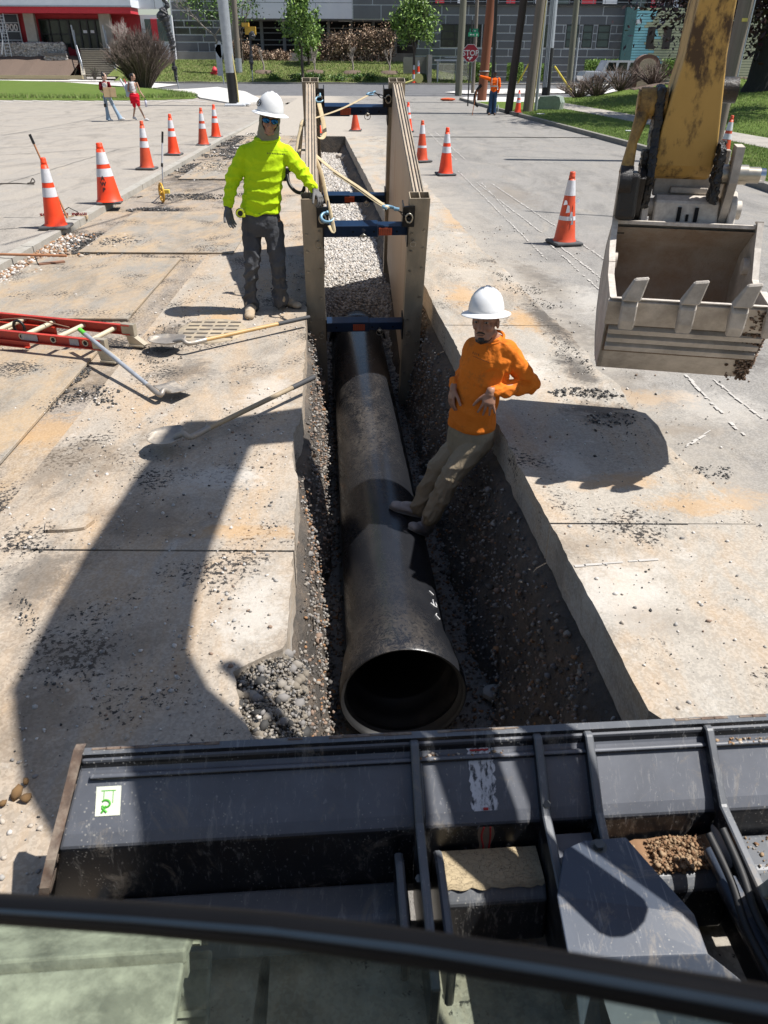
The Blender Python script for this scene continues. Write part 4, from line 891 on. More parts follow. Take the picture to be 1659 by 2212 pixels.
for i in range(60):
    x = XLb+(XRb-XLb)*i/60; 
    if float(fbm(i*.37, 2, 1, 3)) > .42: b.box((x+.02, YT+.008, ZT+.0118), (.042, .008*float(RNG.uniform(.5, 1.4)), .002), m=TF)
b.build('rust_line', m_rust, bl)['kind'] = 'stuff'
b = TB(); b.tube([TF @ Vector((XLb+.04, YT-.045, ZT-.043)), TF @ Vector((XRb, YT-.045, ZT-.043))], .009, 8); b.build('fold_line', m_bl, bl)
# end plate (left) with holes and rusty rim
ep = [(YT+.03, ZT+.012), (YT+.0, ZT+.02), (YT-.1, ZT-.09), (YT-.2, ZT-.18), (YT-.235, ZT-.25), (YT-.24, ZT-.42), (YT-.2, ZT-.5), (YT+.05, ZT-.5), (YT+.02, ZT-.2)]
SHR = lambda bb: setattr(bb, 'v', [tuple(TF @ (lambda q: Vector((q.x-max(0, ZT+.02-q.z)*.30, q.y, q.z)))(TF.inverted() @ Vector(v))) for v in bb.v])
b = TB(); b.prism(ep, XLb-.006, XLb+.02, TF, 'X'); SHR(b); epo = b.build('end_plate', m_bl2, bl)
b = TB(); 
for i in range(7):
    a, c = ep[i], ep[i+1]; b.hexa([TF @ Vector(q) for q in ((XLb-.007, a[0]+.004, a[1]-.004), (XLb+.0205, a[0]+.004, a[1]-.004), (XLb+.0205, c[0]+.004, c[1]-.004), (XLb-.007, c[0]+.004, c[1]-.004), (XLb-.007, a[0]-.003, a[1]+.003), (XLb+.0205, a[0]-.003, a[1]+.003), (XLb+.0205, c[0]-.003, c[1]+.003), (XLb-.007, c[0]-.003, c[1]+.003))])
SHR(b); b.build('rusty_rim', m_rust, epo)
b = TB()
for (yy, zz, r_) in ((YT-.05, ZT-.075, .014), (YT-.13, ZT-.15, .014), (YT-.17, ZT-.21, .016), (YT-.2, ZT-.27, .032)):
    b.cyl((XLb+.0205, yy, zz), (XLb+.022, yy, zz), r_, n=18, m=TF)
SHR(b); b.build('hole', m_rust, epo)['kind'] = 'stuff'
# hooks of the cutting edge below
b = TB(); b.prism([(YT-.16, .03), (YT-.27, .0), (YT-.3, .05), (YT-.26, .09), (YT-.16, .1)], XLb+.02, XLb+.05, TF, 'X'); b.build('edge_hook', m_bl2, bl)
# sticker
m_st = mat('pale_sticker', (.72, .74, .6), .5, col2=(.62, .64, .52)); m_gr = mat('sticker_green', (.07, .42, .03), .5)
def onblade(x, u, off=.001):    # u 0 at the fold, 1 at the crease on the upper face
    y = YT-.022+(-.128)*u; z = ZT-.03-.115*u; nn = Vector((0, -.115, .128)).normalized(); return TF @ (Vector((x, y, z))+nn*off)
xs = t_of(243, 1708, .40).x
b = MB(); 
w2, u0, u1 = .034, .30, .75; R_ = .12
b.hexa([onblade(xs-w2, u1, 0), onblade(xs+w2, u1, 0), onblade(xs+w2, u0, 0), onblade(xs-w2, u0, 0), onblade(xs-w2, u1, .002), onblade(xs+w2, u1, .002), onblade(xs+w2, u0, .002), onblade(xs-w2, u0, .002)]); stk = b.build('sticker', m_st, bl)
b = MB()
for (xa, xb, ya, yb) in ((-.02, .02, .36, .375), (-.013, -.011, .375, .5), (.012, .014, .375, .56)):
    b.add([onblade(xs+xa, yb, .0026), onblade(xs+xb, yb, .0026), onblade(xs+xb, ya, .0026), onblade(xs+xa, ya, .0026)], [(0, 1, 2, 3)])
b.tube([onblade(xs-.006+.012*math.cos(a), .565+.055*math.sin(a), .003) for a in np.linspace(-2.4, 2.6, 14)], .0028, 6)
b.tube([onblade(xs-.016, .62, .003), onblade(xs-.002, .70, .003)], .003, 6); b.tube([onblade(xs-.004, .60, .003), onblade(xs-.016, .70, .003)], .003, 6)
b.build('sticker_print', m_gr, stk)
# ribs
def rib(px, z_top, back, m_, th=.024, drop=.2, hole=False, yb=.62, zb=.26):
    x = t_of(px, 1590, ZT).x; b = MB()
    poly = [(YT-.004, ZT+.004), (YT-.03, ZT+.006), (YT-.19, ZT-.13), (YT-back, zb), (YT-back, .06), (YT-.21, .06), (YT-.197, ZT-.42), (YT-.18, ZT-.18), (YT-.03, ZT-.035)]
    b.prism(poly, x-th/2, x+th/2, TF, 'X'); o = b.build('rib', m_, bl); q_ = o.modifiers.new('b', 'BEVEL'); q_.width = .004; q_.limit_method = 'ANGLE'
    b = MB(); b.tube([TF @ Vector((x+th/2+.004, p[0]+.004, p[1]-.0)) for p in ((YT-.03, ZT-.03), (YT-.15, ZT-.143), (YT-.176, ZT-.18), (YT-.19, ZT-.38))], .007, 6); b.build('weld_bead', m_bl, o)
    return o, x
r1, x1 = rib(893, .5, .58, m_bl2); r2, x2 = rib(1160, .5, .55, m_bl2); r3, x3 = rib(1272, .5, .45, m_bl2); r4, x4 = rib(1540, .5, .75, m_bl2, zb=.3)
b = MB(); b.prism([((x4+.0125), 0), ((x4+.014), 0)], 0, 0) if False else None
b = MB(); hm = TF @ Matrix.Translation((x4-.0125, YT-.25, ZT-.225)) @ Matrix.Rotation(R(90), 4, 'Y')
b.lathe([(0.0001, 0), (.03, 0), (.034, -.0015)], 18, hm @ Matrix.Diagonal((.8, 2.0, 1, 1))); b.build('slot', mat('pale_slot', (.45, .43, .4), .8), r4)
# hand-painted stripe: white over red, between rib 1 and rib 2
xp = t_of(1038, 1640, .45).x
m_wp = mat('brushed_white_paint', (.75, .75, .77), .7, dirt=(.05, .055, .065), ds=75, dcov=.46, dsharp=.05, stretch=(1, .4, .4)); m_rp = mat('red_spray', (.45, .03, .03), .6); m_tp = mat('tan_spray', (.23, .17, .12), .8, dirt=(.03, .03, .03), ds=20, dcov=.3)
b = MB(); n_ = 22; L_ = []; R2 = []
for i in range(n_+1): u = -.05+1.05*i/n_; L_.append(onblade(xp-.036+float(RNG.normal(0, .003)), u, .0015)); R2.append(onblade(xp+.036+float(RNG.normal(0, .004)), u, .0015))
b.add(L_+R2, [(i, n_+1+i, n_+2+i, i+1) for i in range(n_)]); b.build('paint_stripe', m_wp, bl)
def onface(x, z, off=.0015): f = (ZT-.175-z)/.225; return TF @ Vector((x, YT-.175-.015*f-off, z))
b = MB(); L_ = []; R2 = []
for i in range(11): z = ZT-.18-.155*i/10; L_.append(onface(xp-.018-.004*math.sin(i), z)); R2.append(onface(xp+.022+.006*math.sin(i*.8), z))
b.add(L_+R2, [(i, 11+i, 12+i, i+1) for i in range(10)]); b.build('paint_stripe', m_tp, bl)
b = MB(); b.tube([onface(xp-.006+.004*math.sin(z*60), z, .003) for z in np.linspace(ZT-.18, ZT-.30, 9)], .0028, 6); b.tube([onface(xp+.014-.002*math.sin(z*40), z, .003) for z in np.linspace(ZT-.18, ZT-.33, 9)], .0025, 6); b.tube([onblade(xp-.004+.002*i, .97, .003) for i in range(8)], .004, 6)
b.tube([onblade(xp-.03+.009*i, .03+.01*(i % 2), .003) for i in range(7)], .003, 6); b.build('red_paint', m_rp, bl)
# box beam behind the blade with dried mud
m_mud = mat('cracked_mud', (.42, .33, .20), .95, col2=(.34, .26, .16), ns=6, bump=.5, bs=20, bd=.01)
def cracked():
    m, n, p = nodes('cracked_dry_mud'); t = NT(n); wv = t.mix(.10, t.co, t.new('TexNoise').outputs[1]); v = t.vor(48, 'DISTANCE_TO_EDGE', src=wv)
    c = t.mix(t.ramp(v, [(.0, 0.), (.022, 1.)]), (.12, .09, .06), t.mix(t.noise(8, 6, .7), (.46, .37, .23), (.34, .27, .17))); t.lk(c, p.inputs['Base Color']); p.inputs['Roughness'].default_value = .95
    t.lk(t.bump(t.math('MINIMUM', v, .06), .9, .02), p.inputs['Normal']); return m
m_crk = cracked()
def beam(xa, xb, zt=.235):
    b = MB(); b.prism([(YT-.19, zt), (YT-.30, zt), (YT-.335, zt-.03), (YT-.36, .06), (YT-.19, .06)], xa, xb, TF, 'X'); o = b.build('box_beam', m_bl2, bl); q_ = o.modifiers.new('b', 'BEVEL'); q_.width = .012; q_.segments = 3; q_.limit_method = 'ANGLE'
    return o
bm1 = beam(x1+.05, x2-.014); bm2 = beam(x3+.02, x4-.014); beam(x4+.014, XRb); beam(XLb+.1, x1-.03, .12)
b = MB(); nx, ny = 26, 8; vs = []
for i in range(nx+1):
    for j in range(ny+1):
        x = x1+.06+(x2-x1-.08)*i/nx; y = YT-.192-(.105+.03*float(fbm(i, 1, .45, 4)))*j/ny; vs.append(TF @ Vector((x, y, .2355+.006*(j < ny)+.004*float(fbm(i, j, .4, 2)))))
b.add(vs, [(i*(ny+1)+j, i*(ny+1)+j+1, (i+1)*(ny+1)+j+1, (i+1)*(ny+1)+j) for i in range(nx) for j in range(ny)], True); b.build('dried_mud', m_crk, bm1)
n_ = 2600; xx = x3+.05+(x4-x3-.1)*RNG.random(n_)**.7; yy = YT-.2-.1*RNG.random(n_); zz = .238+.025*RNG.random(n_)*(xx > x3+.15)
pos = np.array([list(TF @ Vector((a, b_, c))) for a, b_, c in zip(xx, yy, zz)])
stones('loose_mud', pos, np.minimum(RNG.exponential(.0022, n_)+.0012, .009), [mat('mud_brown', (.26, .15, .08), .95), mat('mud_tan', (.36, .25, .15), .95)], bm2)['kind'] = 'stuff'
b = MB(); vs = []
for i in range(21):
    for j in range(7):
        x = x3+.03+(x4-x3-.06)*i/20; y = YT-.192-.105*j/6; vs.append(TF @ Vector((x, y, .237+.02*float(fbm(i, j, .35, 9))*(i > 5))))
b.add(vs, [(i*7+j, i*7+j+1, (i+1)*7+j+1, (i+1)*7+j) for i in range(20) for j in range(6)], True); b.build('dried_mud', mat('mud_brown', (.3, .2, .12)), bm2)
# second plates beside rib 1 and push arms
for (xa, yb_, z_) in ((x1-.06, .45, .3), (x1+.05, .52, .3)):
    b = MB(); b.prism([(YT-.21, z_-.02), (YT-.26, z_), (YT-yb_, z_-.04), (YT-yb_, .06), (YT-.21, .06)], xa-.012, xa+.012, TF, 'X'); b.build('gusset', m_bl2, bl).modifiers.new('b', 'BEVEL').width = .006
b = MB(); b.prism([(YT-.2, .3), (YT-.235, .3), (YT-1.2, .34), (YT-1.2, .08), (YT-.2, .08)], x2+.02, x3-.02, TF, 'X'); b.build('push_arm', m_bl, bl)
ca, cb2 = G(1535, 1838, .28), G(1700, 2150, .26); b = MB(); b.cyl(ca, ca.lerp(cb2, .3), .022, n=18); b.cyl(ca.lerp(cb2, .25), cb2, .033, n=18); b.build('blade_cylinder', m_guard, bl)
# folded guard plate with bolt
gp = [[(1262, 1815), (1352, 1808)], [(1218, 1835), (1405, 1868)], [(1203, 1935), (1500, 1975)], [(1228, 2070), (1530, 2060)], [(1240, 2110), (1600, 2115)], [(1260, 2290), (1720, 2290)]]
gz = [.36, .365, .37, .35, .31, .20]
b = MB(); vs = []
for row, z in zip(gp, gz):
    for (px, py) in row: vs.append(G(px, py, z))
    
for row, z in zip(gp, gz):
    for (px, py) in row: vs.append(G(px, py, z)-Vector((0, 0, .012)))
nr_ = len(gp); fs = []
for i in range(nr_-1): fs += [(2*i, 2*i+2, 2*i+3, 2*i+1)]; k = 2*nr_; fs += [(k+2*i, k+2*i+1, k+2*i+3, k+2*i+2), (2*i, k+2*i, k+2*i+2, 2*i+2), (2*i+1, 2*i+3, k+2*i+3, k+2*i+1)]
fs += [(0, 1, 2*nr_+1, 2*nr_)]
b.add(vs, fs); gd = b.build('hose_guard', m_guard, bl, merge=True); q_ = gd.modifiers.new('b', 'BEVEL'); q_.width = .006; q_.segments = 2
c = G(1293, 1830, .36); b = MB(); b.cyl(c+Vector((0, 0, -.002)), c+Vector((0, 0, .004)), .022, n=20); b.cyl(c+Vector((0, 0, .004)), c+Vector((0, 0, .016)), .015, n=6, smooth=False); b.build('bolt', mat('bolt_grey', (.12, .13, .13), .4, .6), gd)
# ---- tracks
m_trk = mat('dusty_track', (.30, .28, .22), .85, col2=(.13, .12, .095), ns=7, amt=.8, dirt=(.46, .43, .34), ds=10, dcov=.48, bump=.5, bs=30, bd=.004)
def track(xc_, lab=None):
    tr = empty('track'); tr.parent = EX
    path = [(.92, .10), (1.08, .2), (1.15, .33), (1.11, .45), (.98, .53), (.7, .56), (.4, .57), (.1, .575), (-.2, .57), (-.5, .57), (-.8, .57), (-1.1, .57), (-1.4, .57), (-1.7, .57), (-2.0, .5), (-2.1, .3), (-2.0, .1), (-1.6, .03), (-1.2, .03), (-.8, .03), (-.4, .03), (0, .03), (.35, .03)]
    L = []; 
    tot = 0; P_ = [Vector(p) for p in path]; n = len(P_); seg = [(P_[(i+1) % n]-P_[i]).length for i in range(n)]; per = sum(seg); cnt = 38
    for k in range(cnt):
        d = per*k/cnt; i = 0
        while d > seg[i]: d -= seg[i]; i += 1
        p = P_[i].lerp(P_[(i+1) % n], d/seg[i]); e = (P_[(i+1) % n]-P_[i]).normalized()
        m_ = TF @ frame((xc_, p.x, p.y), (1, 0, 0), (0, e.x, e.y), (0, -e.y, e.x))
        b = MB(); b.box((0, 0, 0), (.5, per/cnt*.93, .035), bev=.006, m=m_); b.box((0, per/cnt*.32, .03), (.5, .022, .045), m=m_); b.box((0, -per/cnt*.25, .02), (.5, .014, .02), m=m_)
        b.build('track_pad', m_trk, tr)
    b = MB(); b.box((xc_, -.6, .3), (.3, 2.3, .34), m=TF); b.build('track_frame', m_blk, tr)
track(-.60); track(1.32)
b = MB(); b.box((.36, -.7, .42), (1.5, 1.6, .5), m=TF); b.build('undercarriage', m_bl, EX)
# ---- cab: floor, pillars, roof, front window frame with the lower pane
b = MB(); b.box((.0, -.75, 1.0), (1.0, 1.3, .1)); b.build('cab_floor', m_blk, EX)
b = MB(); b.box((.0, -.72, 2.95), (1.02, 1.5, .06), bev=.02); b.build('cab_roof', m_yel, EX)
b = MB()
for x in (-.55, .52): b.box((x, -1.4, 2.0), (.06, .08, 1.9))
b.build('rear_pillars', m_blk, EX)
b = MB(); b.box((.9, -2.2, 1.25), (2.3, 1.5, .95), bev=.06); b.build('engine_house', m_yel, EX)
m_rub = mat('window_rubber', (.003, .003, .004), .6, spec=.2)
m_frm = mat('window_frame_blue_black', (.012, .02, .03), .4)
bp = [(-60, 1972, .58), (0, 1975, .56), (300, 1995, .53), (600, 2021, .50), (900, 2060, .465), (1200, 2108, .43), (1500, 2161, .40), (1659, 2190, .385), (1800, 2216, .37)]
b = MB(); b.tube([Q(x, y-12, z) for x, y, z in bp], .0105, 14); b.build('window_bar', m_rub, EX)
b = MB(); b.tube([Q(x, y-9, z-.010) for x, y, z in bp], .0030, 10, ell=(.5, 1)); b.build('bar_trim', m_frm, EX)
def glass_mat():
    m = bpy.data.materials.new('dusty_green_glass'); m.use_nodes = True; n = m.node_tree; n.nodes.clear(); t = NT(n)
    tr = t.new('BsdfTransparent'); tr.inputs[0].default_value = (.62, .74, .66, 1); gl_ = t.new('BsdfGlossy'); gl_.inputs['Roughness'].default_value = .05; gl_.inputs[0].default_value = (.8, .9, .85, 1)
    df = t.new('BsdfDiffuse'); df.inputs[0].default_value = (.30, .33, .27, 1)
    m1 = t.new('MixShader'); t.lk(t.ramp(t.noise(14, 10, .78), [(.38, .03), (.66, .34)]), m1.inputs[0]); t.lk(tr.outputs[0], m1.inputs[1]); t.lk(df.outputs[0], m1.inputs[2])
    m2 = t.new('MixShader'); m2.inputs[0].default_value = .05; t.lk(m1.outputs[0], m2.inputs[1]); t.lk(gl_.outputs[0], m2.inputs[2])
    o = t.new('OutputMaterial'); t.lk(m2.outputs[0], o.inputs[0]); return m
top = [Q(x, y, z) for x, y, z in bp]; dn = Vector((0, -.10, -.55)); b = MB()
nb = len(top); b.add(top+[p+dn for p in top], [(i, i+1, nb+i+1, nb+i) for i in range(nb-1)], True); b.build('lower_window', glass_mat(), EX)
# ================================================================ BACKGROUND
def rect(mb, x0, y0, x1, y1, Y, d=.06, proud=0.0):
    """box standing on plane Y that fills the surveyed rectangle (upper left, lower right)"""
    ym = (y0+y1)/2; a = V(x0, ym, Y).x; b_ = V(x1, ym, Y).x; zt = V((x0+x1)/2, y0, Y).z; zb = V((x0+x1)/2, y1, Y).z
    mb.box(((a+b_)/2, Y-proud-d/2, (zt+zb)/2), (abs(b_-a), d, zt-zb))
def XZ(x, y, Y): q = V(x, y, Y); return q.x, q.z
def wbox(mb, xa, xb, za, zb, Y, d=.06, proud=0.0): mb.box(((xa+xb)/2, Y-proud-d/2, (za+zb)/2), (xb-xa, d, zb-za))
m_red = mat('red_facade', (.42, .025, .035), .7, col2=(.33, .02, .03), ns=1)
m_red2 = mat('bright_red_fascia', (.62, .03, .05), .6)
m_wpan = mat('white_panel', (.70, .72, .76), .6, col2=(.62, .65, .70), ns=.6)
m_gpan = mat('grey_panel', (.15, .155, .165), .75, col2=(.12, .125, .135), ns=.8, rand=.25)
m_wjoint = mat('white_joint', (.66, .68, .7), .7)
m_conw = mat('bare_concrete_wall', (.36, .34, .30), .9, col2=(.26, .25, .22), ns=.8, bump=.2)
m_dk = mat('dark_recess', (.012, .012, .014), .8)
def glass_dark():
    m, n, p = nodes('dark_window'); t = NT(n); c = t.mix(t.ramp(t.noise(.5, 6, .7), [(.4, 0.), (.65, 1.)]), (.012, .016, .014), (.05, .07, .055)); t.lk(c, p.inputs['Base Color']); p.inputs['Roughness'].default_value = .12; return m
m_gls = glass_dark(); m_gls2 = mat('green_window', (.09, .13, .12), .2, col2=(.05, .07, .07), ns=.7)
m_mull = mat('dark_mullion', (.02, .02, .022), .5); m_steel = mat('galvanised_steel', (.42, .45, .48), .45, .5, col2=(.32, .34, .37), ns=4)
# ---- left building with the red entrance portal
YL = 106.0
bl_ = empty('building', (V(200, 105, YL).x, YL, 0), 0, 'white panelled building with red entrance portal numbered 1900', 'building')
def sub(mb, name, m_, par, o=None):
    ob = mb.build(name, m_); ob.parent = par; ob.matrix_parent_inverse = par.matrix_world.inverted() if par.parent is None else Matrix(); return ob
bpy.context.view_layer.update()
def part(root, name, m_, fn, parent=None):
    mb = MB(); fn(mb); ob = mb.build(name, m_)
    ro = Vector(root.location); 
    for v in ob.data.vertices: v.co -= ro
    ob.parent = parent or root; return ob
X0, _ = XZ(-40, 60, YL); Zb = .3
xr_, _ = XZ(304, 70, YL); zc = V(150, 31, YL).z; zf = V(150, 18, YL).z; z0_ = V(200, 106, YL).z; zt_ = z0_
part(bl_, 'portal_wall', m_red, lambda b: wbox(b, X0, xr_, Zb, zc, YL+.6, .3))
part(bl_, 'upper_wall', m_wpan, lambda b: wbox(b, X0, XZ(358, 10, YL)[0], zf, 16, YL+1.0, .8))
part(bl_, 'canopy', m_red2, lambda b: wbox(b, X0, XZ(297, 25, YL)[0], zc, zf, YL+.3, 3.2))
part(bl_, 'roof_fascia', m_wpan, lambda b: wbox(b, XZ(20, 10, YL)[0], XZ(297, 25, YL)[0]+.2, zf+.02, zf+.75, YL+.2, 3.4))
part(bl_, 'fascia_trim', m_steel, lambda b: wbox(b, XZ(20, 10, YL)[0], XZ(297, 25, YL)[0]+.25, zf+.0, zf+.14, YL-3.2, .1))
for (xa, xb) in ((58, 80), (219, 243)):
    a, c = XZ(xa, 60, YL-1.2)[0], XZ(xb, 60, YL-1.2)[0]; part(bl_, 'column', m_conw, lambda b: wbox(b, a, c, Zb, zc, YL-1.1, .6))
ga, gb = XZ(90, 80, YL)[0], XZ(232, 80, YL)[0]; gd_ = XZ(152, 80, YL)[0]; gt = V(160, 41.5, YL).z; gl_ = V(130, 100, YL).z
fr_ = part(bl_, 'entrance_glazing', m_gls, lambda b: (wbox(b, ga, gd_, z0_+.2, gt, YL+.25, .1), wbox(b, gd_, gb, z0_, gt, YL+.25, .1)))
def mull(b):
    for i in range(4): x = ga+(gd_-ga)*i/3; wbox(b, x-.07, x+.07, z0_+.2, gt, YL+.12, .1)
    for x in (gd_, (gd_+gb)/2-.9, (gd_+gb)/2, (gd_+gb)/2+.9, gb): wbox(b, x-.1, x+.1, z0_, gt, YL+.12, .12)
    for z in (gt-.07, (gt+z0_)/2): wbox(b, ga, gb, z-.07, z+.07, YL+.1, .08)
part(bl_, 'glazing_bars', m_mull, mull)
for x in ((gd_+gb)/2-.55, (gd_+gb)/2+.3, gb-.6): part(bl_, 'door_notice', m_wpan, lambda b: wbox(b, x, x+.45, (gt+z0_)/2+.12, (gt+z0_)/2+.4, YL+.0, .02))
# 1900 window
wa, wb_ = XZ(-40, 70, YL)[0], XZ(44, 70, YL)[0]
w9 = part(bl_, 'window', mat('blue_dark_window', (.02, .025, .045), .25), lambda b: wbox(b, wa, wb_, Zb, zc, YL+.25, .1))
def wm(b):
    for z in np.linspace(V(20, 105, YL).z, zc, 5): wbox(b, wa, wb_, z-.05, z+.05, YL+.12, .1)
    for x in (wb_, XZ(8, 70, YL)[0]): wbox(b, x-.06, x+.06, Zb, zc, YL+.1, .1)
part(bl_, 'window_bars', m_steel, wm)
def text(body, loc, size, m_, parent=None, rot=(R(90), 0, 0), ext=.01, name='lettering', bold=0.0):
    cu = bpy.data.curves.new(name, 'FONT'); cu.body = body; cu.size = size; cu.extrude = ext; cu.align_x = 'CENTER'; cu.align_y = 'CENTER'; cu.offset = bold; cu.resolution_u = 3
    cu.materials.append(m_); o = bpy.data.objects.new(name, cu); COL.objects.link(o); o.location = loc; o.rotation_euler = rot
    dg_ = bpy.context.evaluated_depsgraph_get(); me = bpy.data.meshes.new_from_object(o.evaluated_get(dg_)); me.name = name; bpy.data.objects.remove(o); o = bpy.data.objects.new(name, me); COL.objects.link(o); o.location = loc; o.rotation_euler = rot
    if parent: o.parent = parent
    return o
q = V(21, 60, YL); o = text('1900', Vector((q.x, YL+.0, q.z))-bl_.location, .95, m_wjoint, bl_, bold=.03)
# right windows of this building
for (xa, ya, xb, yb, mt) in ((311, 40, 328, 89, m_gls2), (327, 41, 341, 89, m_red2), (338, 41, 362, 90, m_gls2)):
    pass
xa, xb = XZ(304.5, 60, YL)[0], XZ(372, 60, YL)[0]
part(bl_, 'lower_wall', m_wpan, lambda b: wbox(b, xa, xb, 1.2, V(340, 32, YL).z, YL+.7, .5))
wf = part(bl_, 'window', m_gls2, lambda b: (wbox(b, XZ(313, 60, YL)[0], XZ(326, 60, YL)[0], V(330, 89, YL).z, V(330, 41, YL).z, YL+.2, .06), wbox(b, XZ(340, 60, YL)[0], XZ(361, 60, YL)[0], V(330, 89, YL).z, V(330, 41, YL).z, YL+.2, .06)))
part(bl_, 'red_panel', m_red2, lambda b: wbox(b, XZ(326.3, 60, YL)[0], XZ(339.5, 60, YL)[0], V(330, 89, YL).z, V(330, 41, YL).z, YL+.2, .09))
part(bl_, 'plinth', m_dk, lambda b: wbox(b, xa, xb+1, .3, 1.25, YL+.8, .4))
# white cladding joints (recessed lines as thin dark strips between panels)
jj = mat('panel_joint', (.2, .21, .23), .8)
def joints(b):
    for z in (zf+2.2, zf+3.6): wbox(b, X0, XZ(358, 10, YL)[0], z, z+.04, YL+.2-.001, .02)
    for i in range(9): x = X0+i*4.1; wbox(b, x, x+.04, zf, 16, YL+.2-.001, .02)
    for z in (V(340, 104, YL).z, V(340, 64, YL).z): wbox(b, xa, XZ(312, 60, YL)[0], z, z+.05, YL+.2-.003, .02)
part(bl_, 'panel_joints', jj, joints)
# ---- dark gridded facade
YD = 107.0; dg = empty('building', (V(430, 60, YD).x, YD, 0), 0, 'dark gridded facade behind the bare white-branched tree', 'building')
xa, xb = XZ(372, 60, YD)[0], XZ(497, 60, YD)[0]; rows = [V(430, y, YD).z for y in (112, 91, 75, 59, 44, 22, 2, -20)]
part(dg, 'wall', m_wjoint, lambda b: wbox(b, xa, xb, rows[0], rows[-1], YD+.6, .4))
part(dg, 'plinth', m_conw, lambda b: wbox(b, xa, xb, .5, rows[0], YD+.5, .5))
rq = random.Random(5)
for i in range(len(rows)-1):
    x = xa+.15
    while x < xb-.2:
        w_ = rq.choice((1.2, 1.8, 2.6, 3.3)); x1_ = min(x+w_, xb-.1); k = rq.random()
        part(dg, 'panel', m_gpan if k > .45 else m_gls, lambda b: wbox(b, x, x1_, rows[i]+.07, rows[i+1]-.07, YD+.2, .06)); x = x1_+.12
part(dg, 'corner_pier', m_conw, lambda b: wbox(b, xb, xb+1.2, .5, 12, YD+.4, .8))
# ---- gabion wall, steps, rails
YG = 104.0
gw = empty('gabion_wall', (0, YG, 0), 0, 'low gabion wall of grey stones in front of the entrance', 'wall')
xa, xb = XZ(-40, 112, YG)[0], XZ(142, 112, YG)[0]; za, zb = V(100, 120, YG).z, V(100, 93.5, YG).z
part(gw, 'core', mat('gabion_core', (.08, .075, .07), .95), lambda b: wbox(b, xa, xb, .3, zb-.1, YG+1, .85))
xc_, _z = XZ(95, 112, YG); zl = V(120, 138, YG-1).z
n = 5200; px_ = RNG.uniform(xa, xb, n); pz_ = RNG.uniform(za-.4, zb, n); st3 = stones('gabion_stones', np.stack([px_, np.full(n, YG-.0)+RNG.uniform(-.06, .08, n), pz_], 1)-np.array([0, YG, 0]), RNG.uniform(.09, .2, n), [g_w[0], g_w[1], g_w[2], g_w[3]], gw, flat=.85, pm=[.3, .35, .15, .2]); st3['kind'] = 'stuff'
gw2 = empty('gabion_wall', (0, YG-1.2, 0), 0, 'short lower gabion tier beside the concrete steps', 'wall')
xa2, xb2 = XZ(97, 130, YG-1.2)[0], XZ(146, 130, YG-1.2)[0]; za2, zb2 = V(120, 140, YG-1.2).z, V(120, 120, YG-1.2).z
part(gw2, 'core', MATS['gabion_core'], lambda b: wbox(b, xa2, xb2, .2, zb2, YG-.4, .7)); part(gw2, 'timber_cap', mat('grey_timber', (.16, .15, .14), .9), lambda b: wbox(b, xa2-.1, xb2, zb2, zb2+.25, YG-.3, 1.1))
n = 700; s4 = stones('gabion_stones', np.stack([RNG.uniform(xa2, xb2, n), RNG.uniform(-.02, .1, n), RNG.uniform(za2, zb2, n)], 1), RNG.uniform(.09, .19, n), g_w, gw2, pm=[.3, .35, .15, .2]); s4['kind'] = 'stuff'
sp = empty('concrete_steps', (0, 0, 0), 0, 'flight of pale concrete steps up to the glass entrance', 'steps')
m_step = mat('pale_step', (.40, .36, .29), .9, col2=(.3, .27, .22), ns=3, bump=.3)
zs0, zs1 = .35, z0_; ns_ = 13
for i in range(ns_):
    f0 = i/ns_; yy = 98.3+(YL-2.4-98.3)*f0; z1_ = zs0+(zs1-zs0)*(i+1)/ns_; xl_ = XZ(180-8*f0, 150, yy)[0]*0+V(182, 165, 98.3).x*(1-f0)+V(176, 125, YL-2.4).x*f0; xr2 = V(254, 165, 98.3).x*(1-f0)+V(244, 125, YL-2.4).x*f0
    b = MB(); b.box(((xl_+xr2)/2, (yy+YL)/2, z1_-.11), (xr2-xl_, YL-yy, .22)); b.build('step', mat('riser_nosing_shade', (.19, .165, .13), .95, col2=(.13, .115, .095), ns=2), sp); b = MB(); b.box(((xl_+xr2)/2, yy+.2, z1_+.012), (xr2-xl_, .5, .09)); b.build('tread', m_step, sp)  # riser colour darkened to paint in the shadow lines below the nosings
b = MB()
for s_, (p_, q_) in enumerate(((181, 175), (256, 246))):
    a = V(p_, 168, 98); c = V(q_, 122, YL-2.4); b = MB(); b.hexa([(a.x-.2, a.y, .1), (a.x+.25, a.y, .1), (c.x+.25, c.y, .1), (c.x-.2, c.y, .1), (a.x-.2, a.y, a.z+.3), (a.x+.25, a.y, a.z+.3), (c.x+.25, c.y, c.z+.35), (c.x-.2, c.y, c.z+.35)]); b.build('cheek_wall', m_step, sp)
for (p_, q_, r_) in (((180, 158), (170, 100), 168), ((252, 158), (237, 100), 166)):
    a = V(p_[0], p_[1], 98.4); c = V(q_[0]-2, 118, YL-2.6); b = MB(); u_ = Vector((0, 0, 1.1)); b.tube([a+u_*.6, a+u_, c+u_, c+u_*2.2], .055, 8)
    for k in range(9): p = a.lerp(c, k/8); b.tube([p-Vector((0, 0, .3)), p+u_], .035, 6)
    b.tube([c, c+Vector((-.2, 0, 2.9))], .10, 8); b.build('handrail', m_steel, sp)
rw = empty('retaining_wall', (0, 0, 0), 0, 'low bare concrete retaining wall right of the steps', 'wall')
a, c = V(247, 130, 103).x, V(303, 130, 103).x; b = MB(); b.box(((a+c)/2, 103, V(270, 128, 103).z/2+V(270, 107, 103).z/2), (c-a, .4, V(270, 107, 103).z-V(270, 133, 103).z+1.5)); b.build('wall_face', m_conw, rw)
lr = MB(); a = V(72, 118, YG-.6); 
